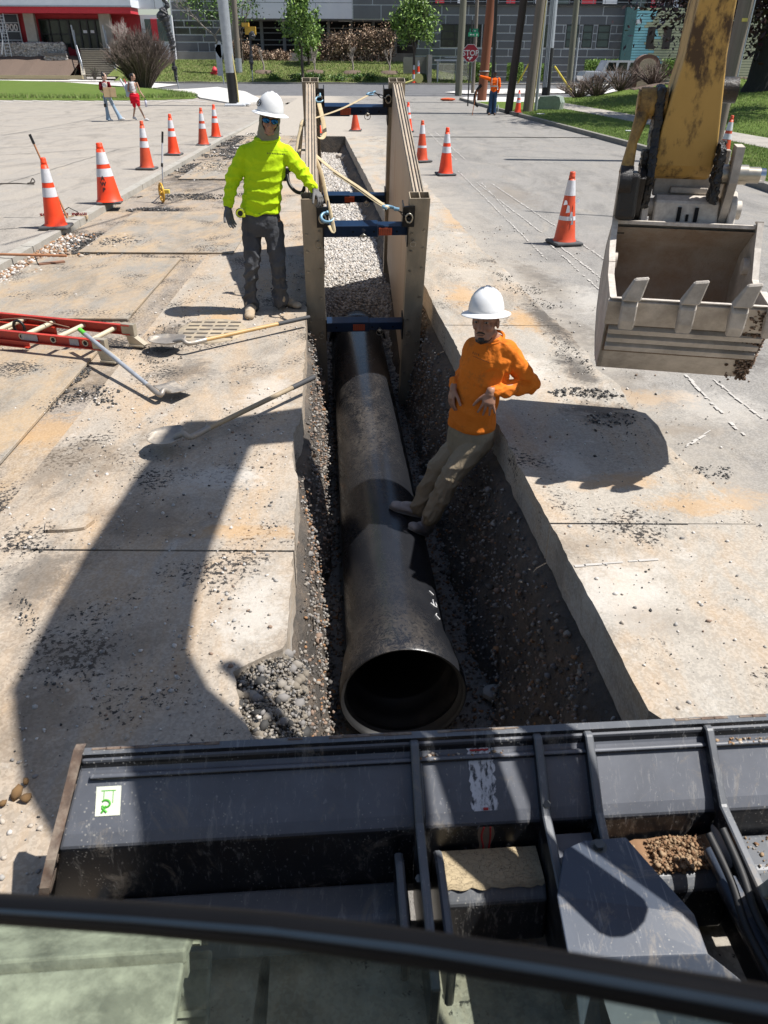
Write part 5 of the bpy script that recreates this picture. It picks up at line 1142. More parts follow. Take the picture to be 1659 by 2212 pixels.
for s_ in (-.33, .33): lr.box((a.x+s_, a.y, a.z+1.9), (.09, .07, 4.2)); 
for k in range(12): lr.box((a.x, a.y, a.z+.1+k*.33), (.6, .05, .05))
for s_ in (-.36, .36): lr.tube([(a.x+s_, a.y, a.z+3.9), (a.x+s_-.75, a.y-.9, a.z+.0)], .04, 6)
b = V(17, 118, YG-.8); 
for i in range(len(lr.v)): lr.v[i] = (lr.v[i][0]+b.x-a.x, lr.v[i][1], lr.v[i][2])
tag(lr.build('stepladder', mat('aluminium_ladder', (.66, .69, .72), .4, .4)), 'aluminium stepladder standing against the gabion wall', 'ladder')
tb = MB(); a, c = XZ(-60, 160, 97.3)[0], XZ(178, 160, 97.3)[0]; tb.box(((a+c)/2, 97.3, .32), (c-a, .35, .35)); tag(tb.build('timber_edging', mat('pale_timber', (.40, .33, .2), .9)), 'pale timber edging along the mulch slope', 'edging')
# ---- middle building above the garage opening
YM = 104.0; mb_ = empty('building', (V(690, 20, YM).x, YM, 0), 0, 'white panelled building over a dark open garage level', 'building')
xa, xb = XZ(506, 30, YM)[0], XZ(761, 30, YM)[0]; zlo = V(640, 41, YM).z
part(mb_, 'upper_wall', jj, lambda b: wbox(b, xa, xb, zlo, 15, YM+.3, .3))
rq = random.Random(2); z = zlo+.02
for i, h_ in enumerate((1.55, 1.55, 2.0, 1.6, 1.6)):
    x = xa+(.0 if i % 2 else -1.5)
    while x < xb:
        w_ = rq.choice((3.6, 4.2, 5.4)); a, c = max(x, xa), min(x+w_, xb)
        if i == 2: 
            k = rq.random(); part(mb_, 'window' if k > .4 else 'panel', m_gls2 if k > .4 else (m_red2 if k < .12 else m_wpan), lambda b: wbox(b, a, min(a+1.7, c), z+.05, z+h_-.04, YM, .05)); 
            if a+1.75 < c: part(mb_, 'panel', m_wpan, lambda b: wbox(b, a+1.75, c-.04, z+.02, z+h_-.02, YM, .05))
        elif c-a > .1: part(mb_, 'panel', m_wpan, lambda b: wbox(b, a+.02, c-.03, z+.02, z+h_-.03, YM, .05))
        x += w_
    z += h_
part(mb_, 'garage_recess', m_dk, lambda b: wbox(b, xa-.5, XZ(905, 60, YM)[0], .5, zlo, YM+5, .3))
part(mb_, 'garage_soffit', mat('soffit_grey', (.16, .16, .16), .9), lambda b: b.box(((xa+XZ(905, 60, YM)[0])/2, YM+2.5, zlo-.05), (XZ(905, 60, YM)[0]-xa, 5, .1)))
def rails(b):
    for z in (zlo-.8, zlo-1.3, zlo-2.0, zlo-2.5): b.box(((xa+XZ(905, 60, YM)[0])/2, YM+2.5, z), (XZ(905, 60, YM)[0]-xa, .08, .09))
    for x in np.linspace(xa, XZ(905, 60, YM)[0], 9): b.box((x, YM+2.6, zlo-2), (.35, .3, 4))
part(mb_, 'garage_rails', mat('grey_rail', (.22, .23, .24), .6), rails)
for x in (XZ(610, 60, YM)[0], XZ(745, 60, YM)[0]): part(mb_, 'ceiling_lamp', m_wjoint, lambda b: b.box((x, YM+1.2, zlo-.14), (1.6, .4, .06)))
part(mb_, 'garage_parapet', m_conw, lambda b: wbox(b, XZ(497, 60, YM)[0], XZ(905, 60, YM)[0], .5, zlo-3.3, YM+.2, .3))
# ---- grey block building
YB = 97.0; gbd = empty('building', (V(1150, 90, YB).x, YB, 0), 0, 'long grey block-clad building with white joints and dark windows', 'building')
xa, xb = XZ(761, 30, YB)[0], XZ(1365, 90, YB)[0]; xmid = XZ(895, 90, YB)[0]
ztop = V(1200, 12, YB).z; zlow = V(1200, 182, YB).z; zga = V(800, 42, YB).z
part(gbd, 'backing_wall', m_wjoint, lambda b: (wbox(b, xmid, xb, -.3, ztop, YB+.5, .4), wbox(b, xa, xmid, zga, ztop+6, YB+.5, .4)))
ys_ = [178, 166.5, 154.5, 140, 122.5, 106, 89, 72, 54, 33.5, 12]
zr_ = [V(1200, y, YB).z for y in ys_]
wins = [(952, 1040, 53, 103, m_gls), (1042, 1068, 53, 103, m_gls), (1172, 1190, 53, 103, m_gls), (1222, 1250, 53, 103, m_gls2), (1258, 1280, 53, 103, m_gls2), (1290, 1317, 53, 103, m_gls2), (1346, 1356, 78, 106, m_wjoint)]
wr_ = [(XZ(a, 78, YB)[0], XZ(c, 78, YB)[0], V(1200, f, YB).z, V(1200, e, YB).z, m_) for a, c, e, f, m_ in wins]
for i in range(len(zr_)-1):
    z0p, z1p = zr_[i]+.05, zr_[i+1]-.05; x = xmid-1.2*(i % 3); 
    while x < xb:
        w_ = 2.85; a, c = max(x+.05, xmid), min(x+w_-.05, xb-.05); x += w_
        segs = [(a, c)]
        for (wx0, wx1, wz0, wz1, _m) in wr_:
            if z1p > wz0+.1 and z0p < wz1-.1:
                ns2 = []
                for (s0, s1) in segs:
                    if s1 <= wx0 or s0 >= wx1: ns2.append((s0, s1))
                    else:
                        if s0 < wx0-.1: ns2.append((s0, wx0-.08))
                        if s1 > wx1+.1: ns2.append((wx1+.08, s1))
                segs = ns2
        for (s0, s1) in segs:
            if s1-s0 > .15: part(gbd, 'panel', m_gpan, lambda b: wbox(b, s0, s1, z0p, z1p, YB+.1, .05))
for (wx0, wx1, wz0, wz1, mt) in wr_:
    w_ = part(gbd, 'window', mt, lambda b: wbox(b, wx0+.05, wx1-.05, wz0+.05, wz1-.05, YB+.1, .03))
    if mt is not m_wjoint: part(gbd, 'window_frame', m_mull, lambda b: [wbox(b, wx0+.05, wx1-.05, wz0+(wz1-wz0)*f-.04, wz0+(wz1-wz0)*f+.04, YB+.06, .03) for f in (.02, .35, .68, .98)]+[wbox(b, xx_-.04, xx_+.04, wz0, wz1, YB+.062, .03) for xx_ in np.linspace(wx0+.05, wx1-.05, max(2, int((wx1-wx0)/1.3)+1))], w_)
z = zga+.05
for i, h_ in enumerate((1.3, 1.5, 1.9, 1.5)):
    x = xa+.1-.9*(i % 2)
    while x < xmid: a, c = max(x, xa+.08), min(x+3.0, xmid+.0); part(gbd, 'panel', m_gpan, lambda b: wbox(b, a, c-.1, z, z+h_-.1, YB+.1, .05)) if c-a > .3 else None; x += 3.0
    z += h_
def rail2(b):
    for z in (ztop+.35, ztop+.7, ztop+1.05): b.box(((xmid+xb)/2+4, YB+.4, z), (xb-xmid+10, .05, .05))
    for x in np.linspace(xmid, xb+8, 26): b.box((x, YB+.4, ztop+.55), (.05, .05, 1.1))
part(gbd, 'roof_railing', m_steel, rail2)
part(gbd, 'penthouse', m_dk, lambda b: wbox(b, xmid, xb+14, ztop-.2, ztop+6, YB+7, .3))
rq = random.Random(9)
for i in range(16):
    x = xmid+2+i*2.7+rq.random(); mt = m_red2 if i % 3 == 0 else (m_wpan if i % 3 == 1 else m_gls2); part(gbd, 'penthouse_panel', mt, lambda b: wbox(b, x, x+rq.choice((.6, 1.0, 1.6)), ztop, ztop+5, YB+6.6, .1))
part(gbd, 'roof_slab', m_conw, lambda b: b.box(((xmid+xb)/2, YB+3.6, ztop-.1), (xb-xmid, 6.2, .15)))
part(gbd, 'coping', m_mull, lambda b: wbox(b, xmid, xb, ztop, ztop+.15, YB+.3, .6))
# ---- teal and cream building
YT2 = 95.5; tbd = empty('building', (V(1430, 90, YT2).x, YT2, 0), 0, 'teal and cream boarded building with two narrow dark windows', 'building')
xa, xb = XZ(1366, 90, YT2)[0], XZ(1640, 90, YT2)[0]; zt2, zb2 = V(1400, 16, YT2).z, V(1400, 150, YT2).z
part(tbd, 'wall', mat('siding_back', (.10, .14, .13), .9), lambda b: wbox(b, xa, xb, -.5, zt2, YT2+.5, .35))
m_teal = mat('teal_board', (.25, .53, .58), .7, col2=(.2, .47, .53), ns=1); m_cream = mat('cream_board', (.40, .42, .27), .7, col2=(.35, .37, .24), ns=1)
nb_ = 26; rq = random.Random(4)
for i in range(nb_):
    z0p = zb2-1+(zt2-zb2+1)*i/nb_; hgt = (zt2-zb2+1)/nb_; xsp = xa+1.2+1.9*(1-i/nb_)+rq.uniform(-1.1, 1.1)
    part(tbd, 'board', m_teal, lambda b: wbox(b, xa, xsp, z0p, z0p+hgt-.045, YT2+.1, .07)); part(tbd, 'board', m_cream, lambda b: wbox(b, xsp+.02, xb, z0p, z0p+hgt-.045, YT2+.1, .07))
part(tbd, 'corner_board', mat('dark_teal', (.07, .16, .16), .7), lambda b: wbox(b, xa-1.1, xa, -.5, zt2, YT2+.3, .5))
for (p_, q_) in ((1398, 1414), (1433, 1450)):
    part(tbd, 'window', mat('brown_window', (.03, .02, .02), .3), lambda b: wbox(b, XZ(p_, 78, YT2)[0], XZ(q_, 78, YT2)[0], V(1400, 106, YT2).z, V(1400, 58, YT2).z, YT2+.02, .04))
for p_ in (1377, 1428): part(tbd, 'wall_lamp', m_wjoint, lambda b: b.box((XZ(p_, 48, YT2)[0], YT2-.3, V(1400, 47, YT2).z), (.4, .5, .35)))
# backdrop of trees and sky is hidden by the buildings
# ---- plants
def leaf_cloud(name, cen, rad, n, size, mats, parent=None, shell=.55, zs=1.0, pm=None, clump=24, droop=0, cs=.22):
    cen = np.array(cen, float); rad = np.array(rad, float)
    d = RNG.normal(size=(clump, 3)); d /= np.linalg.norm(d, axis=1)[:, None]; r = RNG.uniform(shell, 1.0, (clump, 1))**.6; cc = cen+d*r*rad*.82
    k = RNG.integers(0, clump, n); p = cc[k]+RNG.normal(0, 1, (n, 3))*rad*cs*RNG.uniform(.5, 1.6, (clump, 1))[k]
    a = RNG.normal(size=(n, 3)); a /= np.linalg.norm(a, axis=1)[:, None]; b_ = np.cross(a, RNG.normal(size=(n, 3))); b_ /= np.linalg.norm(b_, axis=1)[:, None]
    s_ = (size*RNG.uniform(.6, 1.3, n))[:, None]; v = np.stack([p-a*s_, p+b_*s_*.45, p+a*s_, p-b_*s_*.45], 1)
    return npmesh(name, v.reshape(-1, 3), np.arange(4*n).reshape(-1, 4), None, parent, False, mats, RNG.choice(len(mats), n, p=pm))
m_bark = mat('bark', (.10, .08, .065), .95, col2=(.05, .04, .035), ns=14, stretch=(1, 1, .2), bump=.6)
m_barkg = mat('pale_bark', (.32, .28, .25), .9, col2=(.22, .19, .17), ns=14)
lf = [mat('leaf_fresh', (.22, .36, .06), .6), mat('leaf_mid', (.14, .25, .04), .6), mat('leaf_pale', (.30, .44, .11), .6), mat('leaf_dark', (.04, .09, .018), .5)]
lb_ = [mat('leaf_brown', (.36, .25, .17), .9), mat('leaf_tan', (.58, .44, .32), .9), mat('leaf_rust', (.17, .10, .065), .9)]
lp_ = [mat('leaf_purple', (.035, .012, .018), .5), mat('leaf_wine', (.06, .018, .025), .5), mat('leaf_maroon', (.022, .01, .014), .5)]
def branches(mb, base, h, r, n=26, depth=3, spread=.5, seed=1, up=.5, rate=.62, kids=(2, 4)):
    rg = random.Random(seed)
    def go(p, d, L, r_, k):
        q = p+d*L; mid = p+d*L*.5+Vector((rg.uniform(-1, 1), rg.uniform(-1, 1), rg.uniform(-.3, 1)))*L*.06
        mb.tube([p, mid, q], [r_, r_*.82, r_*.62], 5 if k else 7, False)
        if k <= 0: return
        for i in range(rg.randint(*kids)):
            nd = (d+Vector((rg.uniform(-1, 1), rg.uniform(-1, 1), rg.uniform(-.2, up)))*spread).normalized()
            go(p.lerp(q, rg.uniform(.55, 1)), nd, L*rg.uniform(rate-.12, rate+.12), r_*.6, k-1)
    go(Vector(base), Vector((0, 0, 1)), h, r, depth)
def tree(px, py, Y, ytop, hw_px, label, leafn=2200, mats=lf, seed=1, z=None, trunkr=.12, shell=.3, size=.16, crown0=.25, pm=None, group=None):
    q = V(px, py, Y); zb = q.z if z is None else z; H_ = V(px, ytop, Y).z-zb; rx = abs(V(px+hw_px, py, Y).x-q.x)
    t = empty('tree', (q.x, Y, zb), 0, label, 'tree', group); b = MB()
    branches(b, (0, 0, 0), H_*.36, trunkr, depth=4, spread=.42, seed=seed, up=.9, rate=.62, kids=(2, 4)); b.tube([(0, 0, -.3), (0, 0, H_*.5)], [trunkr*1.2, trunkr*.6], 8); b.build('trunk', m_bark, t)
    if leafn: leaf_cloud('crown', (0, 0, H_*(crown0+(1-crown0)/2)), (rx*1.12, rx*.95, H_*(1-crown0)/2), leafn, size, mats, t, .15, pm=pm, clump=60, cs=.115)
    return t
tree(655, 182, 88.9, -45, 46, 'fresh green street tree left of the shield, thin crown', 3600, seed=3, z=.2, crown0=.28, size=.17)
tree(893, 182, 89.3, -50, 52, 'fresh green street tree right of the shield, fuller crown', 5000, seed=5, z=.2, crown0=.28, size=.17)
tree(668, 160, 96.5, 28, 30, 'bright green leafy shrub tree behind the left street tree', 3000, seed=8, crown0=.1, size=.15, pm=[.5, .2, .25, .05])
tree(525, 150, 97, -30, 60, 'sparse leafing tree behind the steel lamp post', 500, seed=12, crown0=.45, size=.16, mats=[lf[1], lf[3]])
# bare little trees
for i, (px, py, ytop, hw, lab) in enumerate(((570, 163, 75, 20, 'bare little tree in mulch, left of the leafy street tree'), (681, 176, 80, 18, 'bare little tree beside the left street tree trunk'), (762, 172, 68, 22, 'bare little tree in mulch before the brown hedge middle'), (841, 178, 78, 18, 'bare little tree at the right end of the brown hedge'))):
    Y = 93.5; q = V(px, py, Y); zb = ZB(q.x, Y); H_ = V(px, ytop, Y).z-zb; t = empty('bare_tree', (q.x, Y, zb), 0, lab, 'tree', 'bare young trees on the bank')
    b = MB(); branches(b, (0, 0, 0), H_*.26, .11, depth=5, spread=.5, seed=20+i, up=1.5, rate=.72, kids=(2, 3)); b.build('trunk', m_barkg, t)
    mm_ = MB(); mm_.lathe([(.001, .14), (.8, .10), (1.2, -.2)], 16); o = mm_.build('mulch_ring', mulch, t)
# white-branched tree by the dark facade
q = V(505/1.0-0, 0, 1); b = MB(); a = V(506/1.157+60, 130, 98.5)
a = V(520-10, 148, 99); a = V(511-0, 146, 99)
t = empty('tree', (V(498/1.0-0, 140, 99).x-0, 99, 0)); t.location = (V(507-22, 140, 99).x, 99, V(485, 143, 99).z); tag(t, 'tree with white forked trunk before the dark facade', 'tree')
b = MB(); rg = random.Random(4)
def limb(mb, p, d, L, r, k):
    q = p+d*L; mb.tube([p, p.lerp(q, .5)+Vector((rg.uniform(-.1, .1)*L, 0, rg.uniform(0, .1)*L)), q], [r, r*.85, r*.65], 6, False)
    if k:
        for i in range(rg.choice((2, 3))): limb(mb, p.lerp(q, rg.uniform(.6, 1)), (d+Vector((rg.uniform(-1, 1), rg.uniform(-.8, .8), rg.uniform(-.2, .7)))*.6).normalized(), L*.68, r*.6, k-1)
b.tube([(0, 0, -.3), (-.5, 0, 1.6), (-.8, 0, 2.9)], [.13, .11, .1], 8); limb(b, Vector((-.8, 0, 2.9)), Vector((-.75, 0, .6)).normalized(), 2.4, .09, 4); limb(b, Vector((-.8, 0, 2.9)), Vector((.7, 0, .75)).normalized(), 2.8, .09, 4); b.build('trunk', m_barkg, t)
leaf_cloud('crown', (-.8, 0, 6), (4.2, 2, 2.6), 1100, .17, [lf[1], lf[3]], t, .2)
# white bare shrub by the red portal
Y = 101; q = V(265, 103, Y); t = empty('bare_shrub', (q.x, Y, q.z-.6), 0, 'pale leafless shrub in front of the red portal wall', 'shrub')
b = MB()
for k in range(6): rg2 = random.Random(k); branches(b, (rg2.uniform(-.3, .3), 0, 0), 1.3, .07, depth=4, spread=.75, seed=40+k, up=.8, rate=.72, kids=(2, 3))
b.build('stems', mat('whitish_stem', (.5, .42, .39), .9), t)
# big reddish bush
def dense_bush(name, loc, hgt, rx, n, mt, label, seed=0, thick=.018, group=None, cat='bush', leafm=None, leafn=0):
    t = empty(name, loc, 0, label, cat, group); b = MB(); rg = random.Random(seed)
    for i in range(n):
        a = rg.uniform(0, 6.283); e = rg.uniform(0, 1)**.5; tip = Vector((math.cos(a)*e*rx, math.sin(a)*e*rx, hgt*math.sqrt(max(.05, 1-(e*.85)**2))*rg.uniform(.82, 1.05))); base = Vector((math.cos(a)*e*rx*.2, math.sin(a)*e*rx*.2, 0)); mid = base.lerp(tip, .5)+Vector((0, 0, hgt*.08))
        b.tube([base, mid, tip], [thick*1.5, thick, thick*.5], 3, False)
        for k in range(6):
            f = rg.uniform(.3, .95); p = mid.lerp(tip, f) if rg.random() > .3 else base.lerp(mid, f); d = (tip-base).normalized()+Vector((rg.uniform(-1, 1), rg.uniform(-1, 1), rg.uniform(-.2, .6)))*.55; b.tube([p, p+d*rx*rg.uniform(.12, .3)], [thick*.6, thick*.3], 3, False)
    b.build('stems', mt, t)
    if leafm: leaf_cloud('leaves', (0, 0, hgt*.55), (rx*.9, rx*.9, hgt*.5), leafn, .06*max(1, hgt/1.6), leafm, t, .2)
    return t
q = G(312, 197); dense_bush('bush', (q.x, q.y, .2), 3.6, 2.55, 520, mat('reddish_stem', (.17, .125, .105), .95, col2=(.09, .07, .06)), 'large rounded bush of bare reddish twigs on the island', 3, .028)
# brown hedge: clumps
for i, (px, w_, yt, lab) in enumerate(((516, 28, 90, 'brown dry-leaved hedge clump right of the lamp post'), (550, 26, 102, 'low brown dry-leaved hedge clump by the bare tree'), (600, 28, 108, 'low brown hedge clump before the dark garage'), (722, 27, 68, 'brown hedge clump just left of the middle bare tree'), (760, 26, 66, 'brown hedge clump behind the middle bare tree'), (798, 27, 62, 'brown hedge clump, tallest in the row'), (832, 20, 62, 'brown hedge clump at the right end of the row'), (690, 16, 95, 'brown hedge clump beside the bright green shrub'))):
    Y = 99.2; q = V(px, 140, Y); zt3 = V(px, yt, Y).z; H_ = zt3-1.6; rx = (V(px+w_, 140, Y).x-q.x); t = empty('hedge', (q.x, Y, 1.6), 0, lab, 'hedge', 'dry brown hedge clumps')
    leaf_cloud('leaves', (0, 0, H_*.52), (rx, rx*.7, H_*.52), 2600, .13, lb_, t, .1, pm=[.45, .25, .3], clump=40)
    b = MB(); rg = random.Random(i)
    for k in range(40): x = rg.uniform(-rx, rx); b.tube([(x*.5, 0, 0), (x, rg.uniform(-.6, .2), H_*rg.uniform(.7, 1.05))], [.03, .015], 4, False)
    b.build('stems', m_bark, t)
# green hedges at right
for i, (a, c, yt, yb, lab) in enumerate(((1068, 1010, 137, 178, 'clipped green hedge behind the bus shelter'), (1262, 1330, 130, 172, 'long clipped green hedge left of the stone sign'), (1095, 1128, 138, 174, 'clipped green hedge between the black poles'), (1168, 1190, 140, 174, 'short green hedge beside the silver pole'), (1430, 1478, 128, 168, 'green hedge right of the stone sign'))):
    Y = 93.2 if i else 92.6; x0_, x1_ = sorted((V(a, 150, Y).x, V(c, 150, Y).x)); z0h, z1h = V(a, yb, Y).z, V(a, yt, Y).z; t = empty('hedge', ((x0_+x1_)/2, Y, max(0, z0h)), 0, lab, 'hedge', 'clipped green hedges')
    n = int(1500+900*(x1_-x0_)); n = min(n, 7000); p = np.stack([RNG.uniform(-(x1_-x0_)/2, (x1_-x0_)/2, n), RNG.uniform(-.8, .3, n), RNG.uniform(.1, z1h-max(0, z0h), n)+.12*np.sin(RNG.uniform(0, 60, n))], 1)
    aa = RNG.normal(size=(n, 3)); aa /= np.linalg.norm(aa, axis=1)[:, None]; bb2 = np.cross(aa, RNG.normal(size=(n, 3))); bb2 /= np.linalg.norm(bb2, axis=1)[:, None]; s_ = .10
    v = np.stack([p-aa*s_, p+bb2*s_*.6, p+aa*s_, p-bb2*s_*.6], 1); npmesh('leaves', v.reshape(-1, 3), np.arange(4*n).reshape(-1, 4), None, t, False, lf, RNG.choice(4, n, p=[.35, .3, .25, .1]))
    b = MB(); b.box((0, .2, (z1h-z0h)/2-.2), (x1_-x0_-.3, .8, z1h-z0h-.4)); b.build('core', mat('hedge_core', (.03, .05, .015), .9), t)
# small dark shrubs at the path, along the far kerb
for i, (px, py) in enumerate(((34, 168), (73, 170), (136, 172), (167, 172), (206, 175), (201, 163), (233, 163))):
    q = G(px, py); dense_bush('shrub', (q.x, q.y, .1), 1.2, .55, 34, m_bark, 'small dark upright shrub beside the bright path, number %s from the left of the photo' % ['one', 'two', 'three', 'four', 'five', 'six', 'seven'][i] if False else ['leftmost small dark shrub by the bright path', 'second small dark shrub by the path, near the left edge', 'tall narrow dark shrub by the path below the gabion wall', 'dark shrub by the path just left of the steps', 'dark shrub by the path in front of the steps', 'small shrub at the foot of the steps, left', 'small shrub at the foot of the steps, right'][i], i, .02, 'small shrubs along the path', 'shrub', [lf[3], m_dk], 160)
for i, (px, lab) in enumerate(((588, 'leftmost low dark shrub on the far kerb'), (642, 'low dark shrub at the far kerb behind the left shield post'), (668, 'low dark shrub at the far kerb right of the left post'), (690, 'low dark shrub at the far kerb, second right of the left post'), (732, 'wide low dark shrub at the far kerb, middle'), (770, 'wide low dark shrub at the far kerb, left of the right post'), (800, 'low dark shrub against the right shield post'))):
    q = V(px, 178, 89.6); t = empty('shrub', (q.x, 89.6, .15), 0, lab, 'shrub', 'low shrubs along the far kerb'); leaf_cloud('leaves', (0, 0, .4), (.9, .5, .4), 420, .12, [lf[3], lf[1]], t, .1, clump=14)
# shrubs on the mulch mound
for i, (px, py, h_, r_, lab) in enumerate(((1250, 186, 1.5, 1.2, 'bare brown shrub at the left end of the mulch mound'), (1290, 192, 1.9, 1.3, 'bare brown shrub, second on the mulch mound'), (1340, 190, 2.1, 1.3, 'bare brown shrub in front of the stone sign'), (1412, 184, 2.0, 1.4, 'dense bare shrub right of the stone sign'))):
    q = V(px, py, 54); dense_bush('bare_shrub', (q.x, 54, ZR(q.x, 54)), h_*.55, r_*1.1, 70, MATS['reddish_stem'], lab, 30+i, .022, 'bare shrubs on the mulch mound', 'shrub')
# stone monument sign
ms = empty('monument_sign', (V(1392, 170, 57.4).x, 57.4, ZR(V(1392, 170, 57.4).x, 57.4)), 0, 'arched brown monument sign with blank cream face', 'sign')
hz = V(1392, 117, 57.4).z-ms.location.z; hw = V(1412, 150, 57.4).x-V(1372, 150, 57.4).x; hw /= 2
def arch(w_, h_): return [(-w_, 0), (w_, 0), (w_, h_-w_*.75)]+[(w_*math.cos(a), h_-w_*.75+w_*.75*math.sin(a)) for a in np.linspace(.15, math.pi-.15, 12)]+[(-w_, h_-w_*.75)]
b = MB(); b.prism([(p[0], p[1]) for p in arch(hw+.2, hz)], -.3, .3, None, 'Y'); b.build('surround', mat('brown_brick', (.20, .12, .09), .9, ns=8, bump=.4), ms)
b = MB(); b.prism([(p[0], p[1]+.12) for p in arch(hw-.05, hz-.35)], -.34, -.3, None, 'Y'); b.build('face', mat('cream_face', (.62, .54, .38), .8), ms)
# white off-road vehicle behind the shrubs
vh = empty('parked_car', (V(1320, 160, 62).x, 62, .45), R(4), 'white boxy off-road car parked behind the shrubs', 'car')
m_cw = mat('white_car_paint', (.62, .64, .68), .25, coat=.5)
b = MB(); b.prism([(-2.1, .5), (2.0, .5), (2.05, 1.0), (-2.1, 1.05), (-2.2, .8)], -.85, .85, None, 'Y'); b.box((-1.5, 0, 1.05), (1.1, 1.5, .1)); b.build('body', m_cw, vh, merge=True)
b = MB(); b.prism([(-.95, 1.03), (1.95, 1.02), (1.85, 1.75), (-.6, 1.75)], -.8, .8, None, 'Y'); cb_ = b.build('cabin', m_cw, vh, merge=True)
for (x0, x1) in ((-.65, .0), (.1, .8), (.9, 1.7)):
    b = MB(); b.prism([(x0, 1.12), (x1, 1.12), (x1, 1.62), (x0+.12, 1.62)], -.815, -.80, None, 'Y'); b.build('window', m_gls, cb_)
for x in (-1.35, 1.35):
    for y_ in (-.85, .85):
        b = MB(); b.cyl((x, y_-.13, .42), (x, y_+.13, .42), .42, n=20); w_ = b.build('wheel', m_mull, vh); b = MB(); b.cyl((x, y_-.14, .42), (x, y_+.14, .42), .2, n=14); b.build('rim', m_steel, w_)
# purple tree at right
Y = 45; q = V(1640, 194, Y); t = empty('tree', (q.x, Y, ZR(q.x, Y)-.1), 0, 'dark purple-leaved tree with thick dark trunk at the right edge', 'tree')
b = MB(); b.tube([(0, 0, -.2), (.05, 0, .5), (.1, 0, 2.2), (.25, 0, 4.6)], [.98, .74, .66, .55], 14); branches(b, (.2, 0, 3.2), 2.6, .4, depth=4, spread=.8, seed=3, up=.6, rate=.7); b.build('trunk', mat('dark_bark', (.035, .035, .032), .95, ns=10, stretch=(1, 1, .2), bump=1, bs=12, bd=.05), t)
leaf_cloud('crown', (-.6, 1.2, 5.6), (5.6, 4.6, 3.6), 20000, .15, lp_, t, .35, clump=150)
# broad maple whose trunk stands just right of the frame; its shade lies on the lawn
t = empty('tree', (18.5, 35, 1.0), 0, 'broad green tree right of the lawn, its twigs hanging into view at the top', 'tree')
b = MB(); branches(b, (0, 0, 0), 3.6, .32, depth=4, spread=.7, seed=11, up=.7, rate=.72); b.build('trunk', m_bark, t)
leaf_cloud('crown', (-3.2, 0, 8.2), (5.6, 6.5, 3.4), 9000, .2, lf, t, .1, clump=90, cs=.1)
# ---- poles
m_pole = mat('weathered_wood', (.22, .19, .155), .9, col2=(.12, .10, .08), ns=9, amt=.9, stretch=(2, 2, .08), bump=.8, bs=30, bd=.01)
m_poleg = mat('greenish_wood', (.19, .185, .14), .9, col2=(.12, .12, .09), ns=7, stretch=(2, 2, .1), bump=.6); m_poler = mat('red_brown_wood', (.25, .085, .04), .8, col2=(.13, .045, .025), ns=7, amt=.9, stretch=(2, 2, .08)); m_poled = mat('creosote_wood', (.03, .024, .02), .8, col2=(.05, .035, .028), ns=9, stretch=(2, 2, .1))
def pole(name, px, py, px2, py2, wpx, mt, label, hgt=11, cat='utility pole', group=None, z=.12, n=16, taper=.85, r=None):
    q = G(px, py, z); top_ = V(px2, py2, q.y); d = (top_-q).normalized(); rr_ = wpx/2*(q-CO).dot(CM.to_3x3() @ Vector((0, 0, -1)))/CF if r is None else r
    t = empty(name, (q.x, q.y, z-.1), 0, label, cat, group); b = MB(); b.tube([(0, 0, 0), d*hgt*.4, d*hgt], [rr_, rr_*(1+taper)/2, rr_*taper], n); b.build('shaft', mt, t); return t, q, d, rr_
t, q, d, r_ = pole('utility_pole', 1538, 338, 1612, 0, 27, m_pole, 'thick leaning weathered wooden pole beside the orange cone at right', 9, taper=1.15)
b = MB(); b.tube([d*1.5+Vector((.12, -.17, 0)), d*7+Vector((.17, -.17, 0))], .018, 6); b.build('cable_guard', m_steel, t)
b = MB(); b.box(d*3.0+Vector((0, -r_-.01, 0)), (.13, .02, .07)); b.build('number_plate', mat('yellow_tag', (.6, .5, .12), .6), t)
t, q, d, r_ = pole('utility_pole', 990, 203, 1001, 0, 15, m_poleg, 'greenish grey wooden pole left of the stop sign')
pole('utility_pole', 1021, 199, 1031, 0, 6, m_pole, 'thin pale wooden pole just behind the stop sign', r=.13)
t, q, d, r_ = pole('utility_pole', 1040, 217, 1061, 0, 20, m_poler, 'red brown wooden pole the far worker leans a hand on')
b = MB(); b.torus((d.x*1.6, d.y*1.6, d.z*1.6), r_+.01, .02); b.build('strap', m_steel, t)
t, q, d, r_ = pole('utility_pole', 1098, 240, 1131, 0, 17, m_poled, 'black creosoted leaning pole left of the orange cone')
t, q, d, r_ = pole('utility_pole', 1139, 241, 1168, 0, 20, m_pole, 'brown weathered wooden pole right of the orange cone')
b = MB(); b.tube([Vector((r_+.02, 0, 0)), d*8+Vector((r_+.02, 0, 0))], .03, 8); b.build('conduit', mat('yellow_conduit', (.5, .42, .2), .6), t)
pole('sign_post', 1157, 239, 1180, 0, 6, m_steel, 'plain galvanised square post right of the brown pole', cat='post', r=.075)
t, q, d, r_ = pole('utility_pole', 1179, 202, 1197, 0, 17, m_steel, 'silver steel pole with dark base and many cables')
b = MB(); b.tube([(0, 0, 0), d*2.9], [r_+.02, r_+.01], 16); b.build('dark_base', m_blk, t)
b = MB()
for k in (-1, 0, 1): b.tube([Vector((-r_*.6+k*.1, -r_-.05, .5)), d*10+Vector((-r_*.6+k*.1, -r_-.05, 0))], .045, 6)
b.build('cables', mat('grey_cable', (.3, .33, .36), .5), t)
pole('utility_pole', 1227, 199, 1246, 0, 13, m_poleg, 'slim pale wooden pole left of the mulch mound')
pole('sign_post', 1236, 199, 1243, 140, 6, m_steel, 'short galvanised post behind the slim wooden pole', 3.6, 'post', r=.1)
